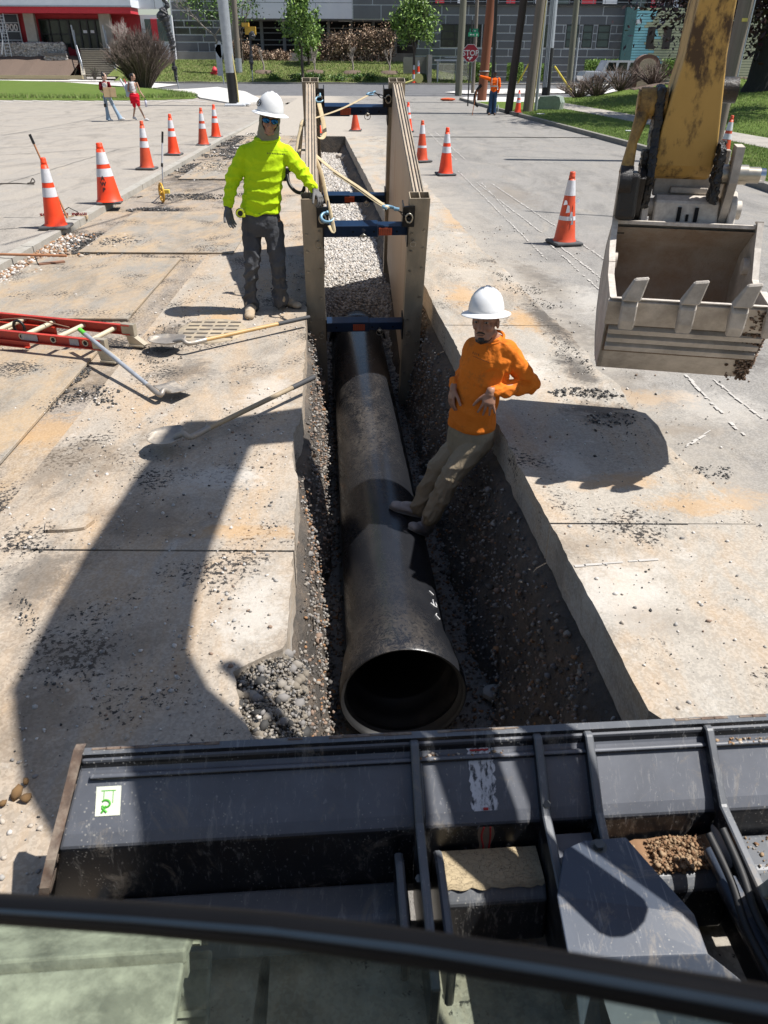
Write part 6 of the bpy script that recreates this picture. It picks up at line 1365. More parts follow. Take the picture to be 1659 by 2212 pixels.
for i, (p0_, p1_, lab) in enumerate((((1118, 180), (1142, 138), 'yellow guy-wire guard left of the brown pole'), ((1236, 199), (1198, 143), 'yellow guy-wire guard right of the silver pole'))):
    Y = (62, 60)[i]; a, c = V(*p0_, Y), V(*p1_, Y); b = MB(); b.cyl((0, 0, 0), c-a, .06, n=8); o = b.build('guy_wire', mat('yellow_guard', (.7, .55, .05), .5)); o.location = a; tag(o, lab, 'guy wire')
# black lamp post with ornate base
t, q, d, r_ = pole('lamp_post', 1062, 239, 1072, 0, 8, m_blk, 'black ornamental lamp post behind the far worker', cat='lamp post')
b = MB(); b.lathe([(.24, 0), (.24, .12), (.18, .25), (.16, .8), (.13, .95), (.10, 1.05), (.12, 1.12), (.08, 1.2)], 12); b.build('base', m_blk, t)
# left lamp post
t, q, d, r_ = pole('lamp_post', 505, 225, 481, 0, 19, m_steel, 'wide blue-grey steel pole with blackened base, left of centre', 12, 'lamp post', z=.09, taper=1.35, n=12)
b = MB(); b.tube([(0, 0, 0), d*2.4], [r_+.012, r_+.014], 12); b.build('dark_base', m_blk, t)
b = MB(); b.box((.15, -.1, .06), (1.1, .9, .14), bev=.04); b.box((.55, -.2, .12), (.7, .5, .12), bev=.05); b.build('footing', m_wjoint, t)
b = MB(); b.tube([(.3, -.1, .1), (.26, -.1, 1.2), (-.35, -.1, 7)], .035, 6); b.build('conduit', mat('yellow_conduit2', (.6, .5, .2), .6), t)
t, q, d, r_ = pole('utility_pole', 518, 176, 505, 0, 9, m_pole, 'thin brown wooden pole across the street, left of centre', r=.3, z=.1)
b = MB(); b.cyl((0, 0, 0), (0.02, 0, 2.2), r_+.05, n=12); b.build('steel_sleeve', m_steel, t)
# wrapped signs: black plastic on posts
m_plast = mat('black_plastic_wrap', (.02, .02, .022), .28, col2=(.05, .05, .055), bump=.8, bs=4, bd=.1)
def wrapped(px, py, pts, label):
    q = G(px, py, .1); Y = q.y; t = empty('wrapped_signal', (q.x, Y, 0), 0, label, 'wrapped sign'); b = MB(); a = V(*pts[0][:2], Y)-Vector((q.x, Y, 0)); b.cyl((0, 0, 0), (V(pts[-1][0], pts[-1][1], Y)-Vector((q.x, Y, 0))), .05, n=8); b.build('post', m_steel, t)
    P_ = []; r2 = []
    rg = random.Random(px)
    for (x, y_, w_) in pts:
        v = V(x, y_, Y)-Vector((q.x, Y, 0)); P_.append(v); r2.append(w_/2*(Y*.863)/CF)
    P2 = bez(P_, 5); rr3 = np.interp(np.linspace(0, len(r2)-1, len(P2)), range(len(r2)), r2)*np.array([1+rg.uniform(-.25, .25) for _ in P2])
    b = MB(); b.tube(P2, list(rr3), 9, True, False, ell=(1, .6)); b.build('plastic_wrap', m_plast, t)
wrapped(447-0, 225, [(440, 182, 3), (438, 173, 7), (438, 160, 9), (440, 150, 12), (433, 138, 6), (436, 112, 9), (436, 100, 16), (430, 75, 14), (421, 52, 12), (413, 40, 18), (403, 33, 30), (410, 22, 16), (419, 14, 10), (416, 2, 9), (408, -10, 12)], 'tall sign wrapped in torn black plastic, left') if False else None
def wr(pxf, pyf, pts, lab): wrapped(pxf, pyf, pts, lab)
wr(386, 190, [(383, 178, 3), (380, 168, 8), (379, 155, 7), (377, 148, 12), (375, 140, 9), (373, 118, 9), (373, 103, 14), (371, 90, 14), (366, 75, 12), (362, 62, 14), (357, 45, 20), (352, 33, 28), (356, 20, 12), (362, 10, 9), (355, 2, 7), (350, -8, 12)], 'tall post wrapped in torn black plastic, left of the lamp post')
wr(546, 178, [(544, 153, 3), (543, 142, 7), (543, 128, 9), (542, 110, 5), (541, 88, 6), (545, 78, 16), (540, 70, 10)], 'post in black plastic beside the thin brown pole')
b = MB(); Y = 93; a = V(541, 66, Y); b.box(a, (1.1, .4, .7)); b.box(a+Vector((-.45, -.1, .5)), (.7, .5, .35)); tag(b.build('yellow_signal', mat('signal_yellow', (.65, .38, .05), .6)), 'small yellow signal head above the plastic wrapped post', 'signal')
# sign backs on posts
for (px, py, yt, lab, kind) in ((292, 190, 103, 'thin white sign on a pole at the left of the bush', 'flat'), (484, 181, 104, 'grey back of a tall street sign left of the lamp post', 'dia')):
    q = G(px, py, .05); h_ = V(px-8, yt, q.y).z; t = empty('street_sign', (q.x, q.y, 0), 0, lab, 'sign'); b = MB(); b.cyl((0, 0, 0), (-.25, 0, h_), .06, n=8); b.build('post', m_steel, t)
    b = MB(); b.box((-.25, -.1, h_-1.0), (.55 if kind == 'dia' else .32, .04, 2.6 if kind == 'dia' else 1.3)); b.build('sign_panel', m_steel if kind == 'dia' else m_wjoint, t)
    if kind == 'dia': b = MB(); b.prism([(-.5, 0), (0, -.75), (.5, 0), (0, .75)], -.12, -.09, Matrix.Translation((-.1, 0, 2.9)), 'Y'); b.build('diamond_panel', m_steel, t)
# hydrant
q = G(466, 178.5, 0); t = empty('fire_hydrant', (q.x, q.y, .1), 0, 'red fire hydrant on the far kerb', 'hydrant'); b = MB(); b.lathe([(.34, 0), (.34, .12), (.22, .15), (.22, .9), (.3, .95), (.3, 1.05), (.22, 1.2), (.08, 1.35), (.001, 1.38)], 14); b.build('barrel', m_red2, t)
for s_ in (-1, 1): b = MB(); b.cyl((0, 0, .75), (s_*.42, 0, .75), .13, n=10); b.build('nozzle', m_red2, t)
# stop sign with street name plate
q = G(1010, 235); YS = q.y; t = empty('stop_sign', (q.x, YS, .12), 0, 'red octagonal STOP sign under green street name plates', 'sign')
zc_ = V(1010, 115, YS).z-.12; b = MB(); b.cyl((0, 0, 0), (0, 0, zc_+1.4), .035, n=8); b.build('post', mat('dark_post', (.05, .05, .05), .5, .4), t)
def octa(r_): return [(r_*math.cos(a), r_*math.sin(a)) for a in [R(22.5+45*i) for i in range(8)]]
b = MB(); b.prism(octa(.42), -.06, -.045, Matrix.Translation((0, 0, zc_)), 'Y'); pan = b.build('sign_panel', m_wjoint, t)
b = MB(); b.prism(octa(.395), -.066, -.0605, Matrix.Translation((0, 0, zc_)), 'Y'); b.build('red_face', mat('sign_red', (.33, .012, .03), .5), pan)
o = text('STOP', (0, -.067, zc_-.0), .34, m_wjoint, pan, ext=.004, bold=.006)
b = MB(); 
for (x, z) in ((-.12, -.2), (.05, -.19), (-.03, -.27), (.0, -.22)): b.ell((x, -.07, zc_+z), (.045, .004, .04), nu=8, nv=5)
b.build('white_blots', m_wjoint, pan)
for (dz, rz, wd, lab) in ((1.22, R(12), .55, 'NA'), (1.38, R(-40), .5, 'NB')):
    b = MB(); b.box((0, 0, 0), (wd, .012, .17)); o = b.build('street_plate', mat('plate_green', (.01, .25, .13), .5), t); o.location = (.1, -.05, zc_+dz-.42); o.rotation_euler = (0, 0, rz)
    for k, xx_ in enumerate(((-.14, -.02, .17) if rz > 0 else (-.1, .08))):
        q2 = MB(); q2.box((xx_, -.009, -.01), (.1 if k != 2 else .05, .004, .045 if k != 2 else .08)); q2.build('plate_lettering', m_wjoint, o)
# bus shelter
YS2 = 89.5; xa, xb = V(946, 150, YS2).x, V(1022, 150, YS2).x; zt3 = V(980, 134, YS2).z; t = empty('bus_shelter', (xa, YS2, .05), 0, 'glass and steel bus shelter across the street', 'bus shelter')
for x in (0, (xb-xa)*.55, xb-xa):
    for y_ in (0, 1.4): b = MB(); b.box((x, y_, zt3/2), (.11, .11, zt3)); b.build('post', m_steel, t)
b = MB(); b.box(((xb-xa)/2, .6, zt3+.1), (xb-xa+.6, 2.0, .14)); b.box(((xb-xa)/2+.4, .5, zt3+.35), (xb-xa-.6, 1.6, .05)); b.build('roof', m_steel, t)
mgl = bpy.data.materials.new('shelter_glass'); mgl.use_nodes = True; n_ = mgl.node_tree; n_.nodes.clear(); tt = NT(n_); x1g = tt.new('BsdfTransparent'); x2g = tt.new('BsdfGlossy'); x2g.inputs['Roughness'].default_value = .1; mx = tt.new('MixShader'); mx.inputs[0].default_value = .22; tt.lk(x1g.outputs[0], mx.inputs[1]); tt.lk(x2g.outputs[0], mx.inputs[2]); og = tt.new('OutputMaterial'); tt.lk(mx.outputs[0], og.inputs[0])
for (a, c) in ((.1, (xb-xa)*.52), ((xb-xa)*.58, xb-xa-.1)): b = MB(); b.box(((a+c)/2, 1.45, zt3/2+.1), (c-a, .02, zt3-.5)); b.build('glass_pane', mgl, t)
# concrete end wall by the bank
b = MB(); q = V(927, 170, 90); b.box((q.x, 91, 1.3), (.4, 4, 2.6)); b.box((q.x-1.3, 93, 1.2), (2.6, .3, 2.4)); tag(b.build('retaining_wall', m_conw), 'plain concrete wing wall beside the green bank', 'wall')
# green transformer pedestal, utility marker
q = G(1188, 236, .12); t = MB(); t.prism([(-.55, 0), (.55, 0), (.6, .3), (.5, .55), (.3, .6), (-.45, .55), (-.58, .3)], -.4, .4, Matrix.Rotation(R(-25), 4, 'Z'), 'Y'); o = t.build('utility_box', mat('pale_green_plastic', (.26, .31, .26), .5), merge=True); o.location = q; o.location.z = .12; tag(o, 'low rounded pale green utility box on the verge', 'utility box')
q = G(1075, 242, .12); b = MB(); b.lathe([(.03, 0), (.045, .02), (.045, .2), (.02, .26), (.02, .3), (.001, .3)], 12); o = b.build('water_bottle', mat('clear_bottle', (.4, .45, .45), .2)); o.location = q; tag(o, 'clear drink bottle standing in grass near the far worker', 'bottle')
# litter
for (px, py, lab) in ((1362, 284, 'crumpled white paper on the right verge'), (1168, 247, 'small white scrap on grass behind the far cone')):
    q = G(px, py, .13); b = MB(); b.box((0, 0, .02), (.34, .14, .03), bev=.01); o = b.build('paper_litter', m_wjoint); o.location = q; tag(o, lab, 'litter')
q = G(960-8, 208, .02); b = MB(); b.ell((0, 0, .06), (.5, .3, .09), nu=9, nv=5); b.sm = [False]*len(b.f); o = b.build('orange_rag', mat('orange_rag', (.6, .1, .03), .9)); o.location = G(957+10, 217, .02); tag(o, 'crumpled orange cloth by the far kerb corner', 'cloth')
# yellow hammer-like marker near right shield post
q = G(905, 183, .05); b = MB(); b.cyl((-1.4, 0, .1), (0, 0, .55), .09, n=8); b.cyl((-.02, -.1, .55), (-.02, .1, .55), .42, n=16); o = b.build('capped_marker', mat('yellow_pipe', (.65, .6, .2), .6)); o.location = q; tag(o, 'toppled yellow post marker with round head on far kerb', 'marker')
# overhead wires, seen by the thin shadows they throw on the lane
for i, (Y, xoff) in enumerate(((22.8, 0), (21.6, 0), (13.4, 0), (12.9, 0), (11.6, 0))):
    pass
for i, ((ax, ay), (bx, by)) in enumerate((((1065, 336), (1355, 347)), ((1087, 322), (1360, 338)), ((1135, 455), (1659, 488)), ((0, 545), (620, 365)), ((0, 300), (420, 208)))):
    a, c = G(ax, ay), G(bx, by); hz = 8.2; off = Vector((SD.x/SD.z*hz, SD.y/SD.z*hz, hz)); b = MB(); b.cyl(a+off, c+off+(c-a)*.35, .022 if i != 2 else .035, n=6, caps=False); tag(b.build('overhead_wire', m_blk), ['thin overhead wire over the right lane, farther', 'thin overhead wire over the right lane, nearer', 'thick overhead wire crossing above the bucket', 'overhead wire above the left gutter', 'overhead wire above the left lot'][i], 'wire', 'overhead wires')
# ================================================================ PEOPLE
def eval_union(mb, voxel, smooth=4, name='u'):
    me = bpy.data.meshes.new(name); me.from_pydata(mb.v, [], mb.f)
    bm = bmesh.new(); bm.from_mesh(me); bmesh.ops.remove_doubles(bm, verts=bm.verts, dist=1e-6); bmesh.ops.recalc_face_normals(bm, faces=bm.faces); bm.to_mesh(me); bm.free()
    o = bpy.data.objects.new(name, me); COL.objects.link(o)
    m_ = o.modifiers.new('r', 'REMESH'); m_.mode = 'VOXEL'; m_.voxel_size = voxel
    if smooth: s_ = o.modifiers.new('s', 'SMOOTH'); s_.iterations = smooth; s_.factor = .6
    dg_ = bpy.context.evaluated_depsgraph_get(); dg_.update(); ev = o.evaluated_get(dg_)
    r = bpy.data.meshes.new_from_object(ev); bpy.data.objects.remove(o); bpy.data.meshes.remove(me); return r
def cap(mb, a, b, ra, rb, n=14, el=None, side=None):
    """tapered limb with round ends; el=(side factor, depth factor) with a side vector"""
    a, b = Vector(a), Vector(b); d = (b-a); L = d.length; d = d/L if L > 1e-6 else Vector((0, 0, 1))
    s_ = Vector(side) if side is not None else (d.orthogonal()); s_ = (s_-d*s_.dot(d)); s_ = s_.normalized() if s_.length > 1e-5 else d.orthogonal().normalized(); f = d.cross(s_); ex, ey = el or (1, 1)
    rings = []
    for t in (-1, -.8, -.45, 0): rings.append((a+d*ra*t*min(ex, ey), ra*math.sqrt(max(0, 1-t*t))+1e-4))
    for k in (.33, .66): rings.append((a.lerp(b, k), ra+(rb-ra)*k))
    for t in (0, .45, .8, 1): rings.append((b+d*rb*t*min(ex, ey), rb*math.sqrt(max(0, 1-t*t))+1e-4))
    vs = []; fs = []
    for c, r in rings:
        for k in range(n): t = 2*math.pi*k/n; vs.append(c+s_*math.cos(t)*r*ex+f*math.sin(t)*r*ey)
    m_ = len(rings)
    for i in range(m_-1):
        for k in range(n): k2 = (k+1) % n; fs.append((i*n+k, i*n+k2, (i+1)*n+k2, (i+1)*n+k))
    fs += [tuple(range(n-1, -1, -1)), tuple((m_-1)*n+k for k in range(n))]; mb.add(vs, fs, True)
def loft(mb, secs, n=22, sq=2.4):
    """secs: (center, side vec, front vec, rx, ry) superellipse sections"""
    vs = []; fs = []
    for c, s_, f, rx, ry in secs:
        for k in range(n):
            t = 2*math.pi*k/n; cx, sx = math.cos(t), math.sin(t); x = abs(cx)**(2/sq)*(1 if cx > 0 else -1); y = abs(sx)**(2/sq)*(1 if sx > 0 else -1)
            vs.append(Vector(c)+Vector(s_)*x*rx+Vector(f)*y*ry)
    m_ = len(secs)
    for i in range(m_-1):
        for k in range(n): k2 = (k+1) % n; fs.append((i*n+k, i*n+k2, (i+1)*n+k2, (i+1)*n+k))
    fs += [tuple(range(n-1, -1, -1)), tuple((m_-1)*n+k for k in range(n))]; mb.add(vs, fs, True)
def finish(me, name, mt, parent, segs=None, amp=.008, freq=26, seed=1, mats=None):
    """wrinkle: folds run round the limbs, strongest near joints and cuffs. segs: (a,b,[strength at a],[strength at b],mid)"""
    n = len(me.vertices); co = np.empty(n*3); me.vertices.foreach_get('co', co); co = co.reshape(-1, 3)
    if segs:
        no = np.empty(n*3); me.vertices.foreach_get('normal', no); no = no.reshape(-1, 3)
        best = np.full(n, 1e9); disp = np.zeros(n)
        for i, (a, b, sa, sm, sb) in enumerate(segs):
            a = np.array(a); b = np.array(b); d = b-a; L = np.linalg.norm(d); d /= L; rel = co-a; t = np.clip((rel@d)/L, 0, 1); pr_ = a+np.outer(t*L, d); dist = np.linalg.norm(co-pr_, axis=1)
            e1 = np.cross(d, [.3, .9, .2]); e1 /= np.linalg.norm(e1); e2 = np.cross(d, e1); ang = np.arctan2((co-pr_)@e2, (co-pr_)@e1)
            st_ = np.interp(t, [0, .5, 1], [sa, sm, sb])
            ax_ = np.cos(ang+i)*.5+t*L*freq*.32; ph = (t*L*freq + 1.6*np.sin(ang+i*1.3)+2.6*fbm(np.cos(ang)*1.3+t*L*5+9, np.sin(ang)*1.3+i*7, 1.0, seed, 3))
            f = np.abs(np.sin(ph)); w_ = (1-f)**1.4*2-.6; w_ = w_*(.35+1.1*fbm(np.cos(ang)*2+5, np.sin(ang)*2+t*L*9, 1.1, seed+3, 2))
            big = (fbm(np.cos(ang)*1.0+3+i, np.sin(ang)*1.0+t*L*4, 1.3, seed+7, 3)-.47)*2.2
            k = dist < best; best = np.where(k, dist, best); disp = np.where(k, (w_*.8+big)*st_*amp, disp)
        # relax displacement field a little through neighbours
        ne = len(me.edges); ed = np.empty(ne*2, np.int32); me.edges.foreach_get('vertices', ed); ed = ed.reshape(-1, 2)
        for _ in range(4):
            s_ = np.zeros(n); c_ = np.zeros(n); np.add.at(s_, ed[:, 0], disp[ed[:, 1]]); np.add.at(s_, ed[:, 1], disp[ed[:, 0]]); np.add.at(c_, ed.ravel(), 1); disp = .5*disp+.5*s_/np.maximum(c_, 1)
        co = co+no*disp[:, None]; me.vertices.foreach_set('co', co.ravel())
    me.polygons.foreach_set('use_smooth', np.ones(len(me.polygons), bool)); me.materials.clear()
    for m_ in (mats or [mt]): me.materials.append(m_)
    me.update(); o = bpy.data.objects.new(name, me); COL.objects.link(o); me.name = name; o.parent = parent; return o
def hand(mb, wrist, d, palm, side, s_=1.0, curl=.5, spread=.12, thumb=1.0):
    """d: towards the knuckles, palm: palm-facing direction, side: towards the thumb"""
    d = Vector(d).normalized(); palm = Vector(palm); palm = (palm-d*palm.dot(d)).normalized(); side = Vector(side); side = (side-d*side.dot(d)-palm*side.dot(palm)).normalized()
    w_ = Vector(wrist); cap(mb, w_-d*.01, w_+d*.02*s_, .026*s_, .028*s_, el=(1.1, .8), side=side); cap(mb, w_+d*.03*s_, w_+d*.072*s_, .038*s_, .043*s_, el=(1.0, .42), side=side)
    for i, (o, L) in enumerate(((.030, .075), (.010, .083), (-.011, .077), (-.030, .060))):
        b0 = w_+d*.075*s_+side*o*s_; ang = 0; p = b0; dd = (d+side*spread*(1.5-i)*.5).normalized(); r = .0098*s_
        for k, f in enumerate((.45, .32, .23)):
            ang += curl*(.55 if k == 0 else .8); v = (dd*math.cos(ang)+palm*math.sin(ang)); q = p+v*L*f*s_; cap(mb, p, q, r, r*.92, n=9); p = q; r *= .92
    p = w_+d*.025*s_+side*.028*s_; v = (d*.75+side*.75*thumb+palm*.25).normalized(); r = .0125*s_
    for k, f in enumerate((.042, .034, .026)): q = p+v*f*s_; cap(mb, p, q, r, r*.9, n=9); p = q; r *= .9; v = (v+palm*.28*curl+d*.25).normalized()
def head_parts(mb, F, s_=1.0):
    """F: matrix of the head (y forward, z up), origin between the ears at eye height"""
    def E_(c, r): mb.ell(c, r, F @ Matrix.Scale(s_, 4), 16, 12)
    def T_(a, b, ra, rb): cap(mb, F @ (Vector(a)*s_), F @ (Vector(b)*s_), ra*s_, rb*s_)
    E_((0, -.012, .035), (.077, .096, .088)); E_((0, .012, -.03), (.064, .078, .078)); E_((0, .03, -.07), (.05, .055, .045)); E_((0, .074, -.104), (.024, .02, .018))
    for x in (-1, 1):
        E_((x*.04, .058, -.028), (.024, .026, .026)); E_((x*.079, -.008, -.016), (.011, .02, .034)); T_((x*.012, .088, .026), (x*.047, .074, .026), .0105, .009)
        E_((x*.014, .094, -.047), (.010, .012, .009)); T_((x*.05, .0, -.07), (x*.03, .055, -.098), .022, .02); E_((x*.034, .078, .006), (.018, .011, .012))
    T_((0, .088, .012), (0, .112, -.036), .0095, .0135); T_((-.019, .09, -.068), (.019, .09, -.068), .0065, .0065); T_((-.015, .089, -.079), (.015, .089, -.079), .008, .008); E_((0, .086, -.062), (.028, .016, .02))
def hard_hat(par, F, s_=1.0, logo=False):
    """full-brim white hard hat"""
    m_h = mat('white_hard_hat', (.72, .73, .74), .35, col2=(.62, .62, .6), ns=6, bump=.05, bs=30, dirt=(.5, .46, .4), ds=14, dcov=.16)
    M2 = F @ Matrix.Translation((0, 0, .048*s_)) @ Matrix.Rotation(R(0), 4, 'X') @ Matrix.Scale(s_, 4); b = MB(); prof = [(.118, -.005), (.122, .0), (.121, .02), (.115, .05), (.104, .08), (.085, .107), (.057, .128), (.026, .138), (.001, .140)]; prof = [(r_, z_*1.12) for r_, z_ in prof]
    b.lathe(prof, 40, M2 @ Matrix.Diagonal((.96, 1.14, 1, 1)))
    for x, r_ in ((0, .021), (-.036, .015), (.036, .015)):
        pts = []
        for a in np.linspace(-1.15, 1.15, 15):
            yy = math.sin(a)*.118; pts.append((x*(1-.25*abs(a)), yy, .014+.143*math.cos(a)*math.sqrt(max(.01, 1-(x/.13)**2))-.012))
        b.tube([M2 @ Vector(p) for p in pts], [s_*r_*(.25+.75*math.cos(a*1.3)**.7 if abs(a) < 1.15 else .2) for a in np.linspace(-1.15, 1.15, 15)], 8)
    o = b.build('hard_hat_shell', m_h, par)
    b = MB(); b.lathe([(.116, .006), (.126, .0), (.150, -.008), (.171, -.016), (.174, -.0195), (.171, -.0215), (.148, -.014), (.118, -.006)], 44, M2 @ Matrix.Diagonal((.94, 1.12, 1, 1))); b.build('brim', m_h, o)
    b = MB(); b.lathe([(.105, -.03), (.108, .0), (.1, .04)], 24, M2 @ Matrix.Diagonal((.9, 1.1, 1, 1))); b.build('sweatband', mat('hat_liner', (.04, .04, .045), .9), o)
    if logo:
        b = MB(); Q2 = M2 @ Matrix.Rotation(R(-58), 4, 'Z') @ Matrix.Translation((0, .127, .062)) @ Matrix.Rotation(R(-72), 4, 'X')
        b.torus((0, 0, .0), .028, .003, Q2, 20, 6); b.torus((0, 0, 0), .021, .0016, Q2, 20, 5)
        for x in (-.009, 0, .009): b.tube([Q2 @ Vector((x, -.01, .002)), Q2 @ Vector((x*.6, .011, .002))], .0022, 5)
        b.build('round_emblem', mat('emblem_black', (.03, .03, .03), .6), o)
    return o
def boot(par, heel, toe, ankle, mt, sole, name='boot', s_=1.0, shaft=True, up=(0, 0, 1)):
    heel, toe, ankle = Vector(heel), Vector(toe), Vector(ankle); f = (toe-heel).normalized(); L = (toe-heel).length; up = Vector(up); sd = f.cross(up).normalized(); up = sd.cross(f); b = MB()
    cap(b, heel+f*.035+up*.045, heel+f*L*.45+up*.05, .036*s_, .040*s_, el=(1, 1), side=sd); cap(b, heel+f*L*.4+up*.045, toe-f*.045+up*.034, .045*s_, .036*s_, el=(1.15, .72), side=sd); cap(b, toe-f*.06+up*.034, toe-f*.035+up*.03, .04*s_, .034*s_, el=(1.2, .8), side=sd)
    cap(b, heel+f*.06+up*.06, ankle, .050*s_, .052*s_, side=sd); cap(b, heel+f*L*.32+up*.07, heel+f*L*.62+up*.055, .034*s_, .03*s_, side=sd)
    me = eval_union(b, .006, 3); a_ = heel+f*.06+up*.06; o = finish(me, name, mt, par, [(a_, ankle, .5, .7, .4), (heel+up*.05, toe+up*.04, .3, .5, .1)], .004, 60)
    b = MB(); n = 18; top = []; bot = []
    for k in range(n):
        t = 2*math.pi*k/n; x = math.cos(t); y = math.sin(t); w_ = .038+.012*x if x > 0 else .036; p = heel+f*(L/2+x*L/2*.99)+sd*y*w_*s_; top.append(p+up*.02); bot.append(p)
    b.add(top+bot, [tuple(range(n)), tuple(range(2*n-1, n-1, -1))]+[(i, n+i, n+(i+1) % n, (i+1) % n) for i in range(n)]); b.build('sole', sole, o); return o
def fabric(name, col, col2=None, rough=.85, dirt=None, dcov=.2, bump=.35, sheen=.0, ns=3, ds=3.0):
    if name in MATS: return MATS[name]
    m, n, p = nodes(name); t = NT(n); c = t.mix(t.ramp(t.noise(ns, 6, .6), [(.35, 0.), (.65, 1.)]), tuple(col), tuple(col2 or [k*.9 for k in col]))
    if dirt: c = t.mix(t.math('MULTIPLY', t.ramp(t.noise(ds*4, 8, .7), [(1-dcov-.08, 0.), (1-dcov+.1, 1.)]), .7), c, tuple(dirt))
    t.lk(c, p.inputs['Base Color']); p.inputs['Roughness'].default_value = rough; p.inputs['Specular IOR Level'].default_value = .15; p.inputs['Sheen Weight'].default_value = .0
    nb = t.bump(t.noise(350, 2, .5), .2, .001); t.lk(t.bump(t.noise(16, 5, .55, .8), bump, .02, nb), p.inputs['Normal']); MATS[name] = m; return m
m_skin = mat('brown_skin', (.36, .19, .125), .5, col2=(.30, .155, .10), ns=12, bump=.15, bs=200, bd=.0006)
m_skin2 = mat('tan_skin', (.42, .24, .16), .55); m_skin3 = mat('light_skin', (.55, .36, .27), .55); m_hair = mat('black_hair', (.014, .011, .01), .5, bump=.6, bs=80, bd=.004, stretch=(1, 1, .2))
def body_full(par, J, mt, voxel, hs, head_F, head_s=1.0, neck=.058, name='body', hands=()):
    b = MB(); head_parts(b, head_F, head_s)
    cap(b, J['neck'], head_F @ Vector((0, -.02, -.07)), neck, neck*.92)
    S = (Vector(J['shR'])-Vector(J['shL'])).normalized(); sp_ = (Vector(J['neck'])-Vector(J['hip'])).normalized(); Fr = sp_.cross(S) if True else None
    c0 = Vector(J['hip']); c1 = (Vector(J['shL'])+Vector(J['shR']))/2
    loft(b, [(c0-sp_*.06, S, Fr, .13*hs, .09*hs), (c0+sp_*.05, S, Fr, .14*hs, .10*hs), (c0.lerp(c1, .45), S, Fr, .125*hs, .095*hs), (c0.lerp(c1, .8), S, Fr, .155*hs, .11*hs), (c1, S, Fr, .16*hs, .09*hs), (c1+sp_*.04, S, Fr, .09*hs, .06*hs)])
    for s_ in 'LR':
        cap(b, J['sh'+s_], J['el'+s_], .047*hs, .038*hs); cap(b, J['el'+s_], J['wr'+s_], .038*hs, .026*hs)
        cap(b, J['hp'+s_], J['kn'+s_], .075*hs, .055*hs); cap(b, J['kn'+s_], J['an'+s_], .052*hs, .036*hs)
    for h in hands: hand(b, *h)
    me = eval_union(b, voxel, 2); return finish(me, name, mt, par)
# ---------------------------------------------------------------- worker in lime shirt
Yw = 7.7
def v7(x, y, dy=0): return V(x, y, Yw+dy)
P1 = empty('person', G(573, 672), 0, 'worker in lime yellow long-sleeved shirt, white hard hat and sunglasses, hand on shield post', 'person')
P1i = Matrix.Translation(P1.location).inverted()
def L1(v): return P1i @ Vector(v)
J = dict(hip=v7(566, 470), shL=v7(530, 331), shR=v7(618, 331), neck=v7(577, 306, .02), elL=v7(503, 388, -.02), wrL=v7(492, 447, -.12), elR=v7(652, 372, -.0), wrR=v7(679, 408, -.10),
         hpL=v7(542, 478), hpR=v7(590, 478), knL=v7(545, 566, -.06), knR=v7(600, 566, -.04), anL=v7(540, 650, .03), anR=v7(605, 640, .04), toeL=G(540, 688, .04), toeR=G(648, 664, .04))
J = {k: L1(v) for k, v in J.items()}
hc = L1(v7(583, 258, -.06)); hy = Vector((.16, -1, -.12)).normalized(); hx = hy.cross(Vector((0, 0, 1))).normalized(); HF = frame(hc, hx, hy, hx.cross(hy)) @ Matrix.Rotation(R(-9), 4, 'Y')
body_full(P1, J, m_skin, .0055, 1.0, HF, .98)
# neck gaiter around cheeks and neck
m_gait = fabric('grey_green_gaiter', (.24, .23, .17), (.19, .185, .14), bump=.5)
b = MB(); cap(b, J['neck']-Vector((0, 0, .01)), HF @ Vector((0, -.012, -.06)), .104, .096); b.ell((0, -.018, -.01), (.095, .098, .13), HF, 18, 12)
me = eval_union(b, .006, 3)
bm = bmesh.new(); bm.from_mesh(me); Hi = HF.inverted()
rm = []
for f in bm.faces:
    q = Hi @ f.calc_center_median()
    if q.y > .02 and abs(q.x) < .07-.6*max(0, -.035-q.z) and q.z > -.118: rm.append(f)
bmesh.ops.delete(bm, geom=rm, context='FACES'); bm.to_mesh(me); bm.free()
finish(me, 'neck_gaiter', m_gait, P1, [(J['neck'], hc, 1, .8, .3)], .006, 60)
# face patch stays from the body; sunglasses
m_lens = mat('blue_mirror_lens', (.02, .16, .42), .08, .85, col2=(.01, .05, .12), ns=25)
sg = MB()
for x in (-1, 1): sg.ell((x*.034, .093, .004), (.034, .013, .024), HF, 12, 8)
so = sg.build('sunglasses', m_lens, P1); b = MB(); b.tube([HF @ Vector(p) for p in ((-.075, .02, .014), (-.062, .082, .02), (-.03, .099, .024), (0, .1, .016), (.03, .099, .024), (.062, .082, .02), (.075, .02, .014))], .0035, 6); b.build('frame', m_blk, so)
hard_hat(P1, HF @ Matrix.Translation((0, -.004, .012)) @ Matrix.Rotation(R(4), 4, 'X'), 1.0, logo=1)
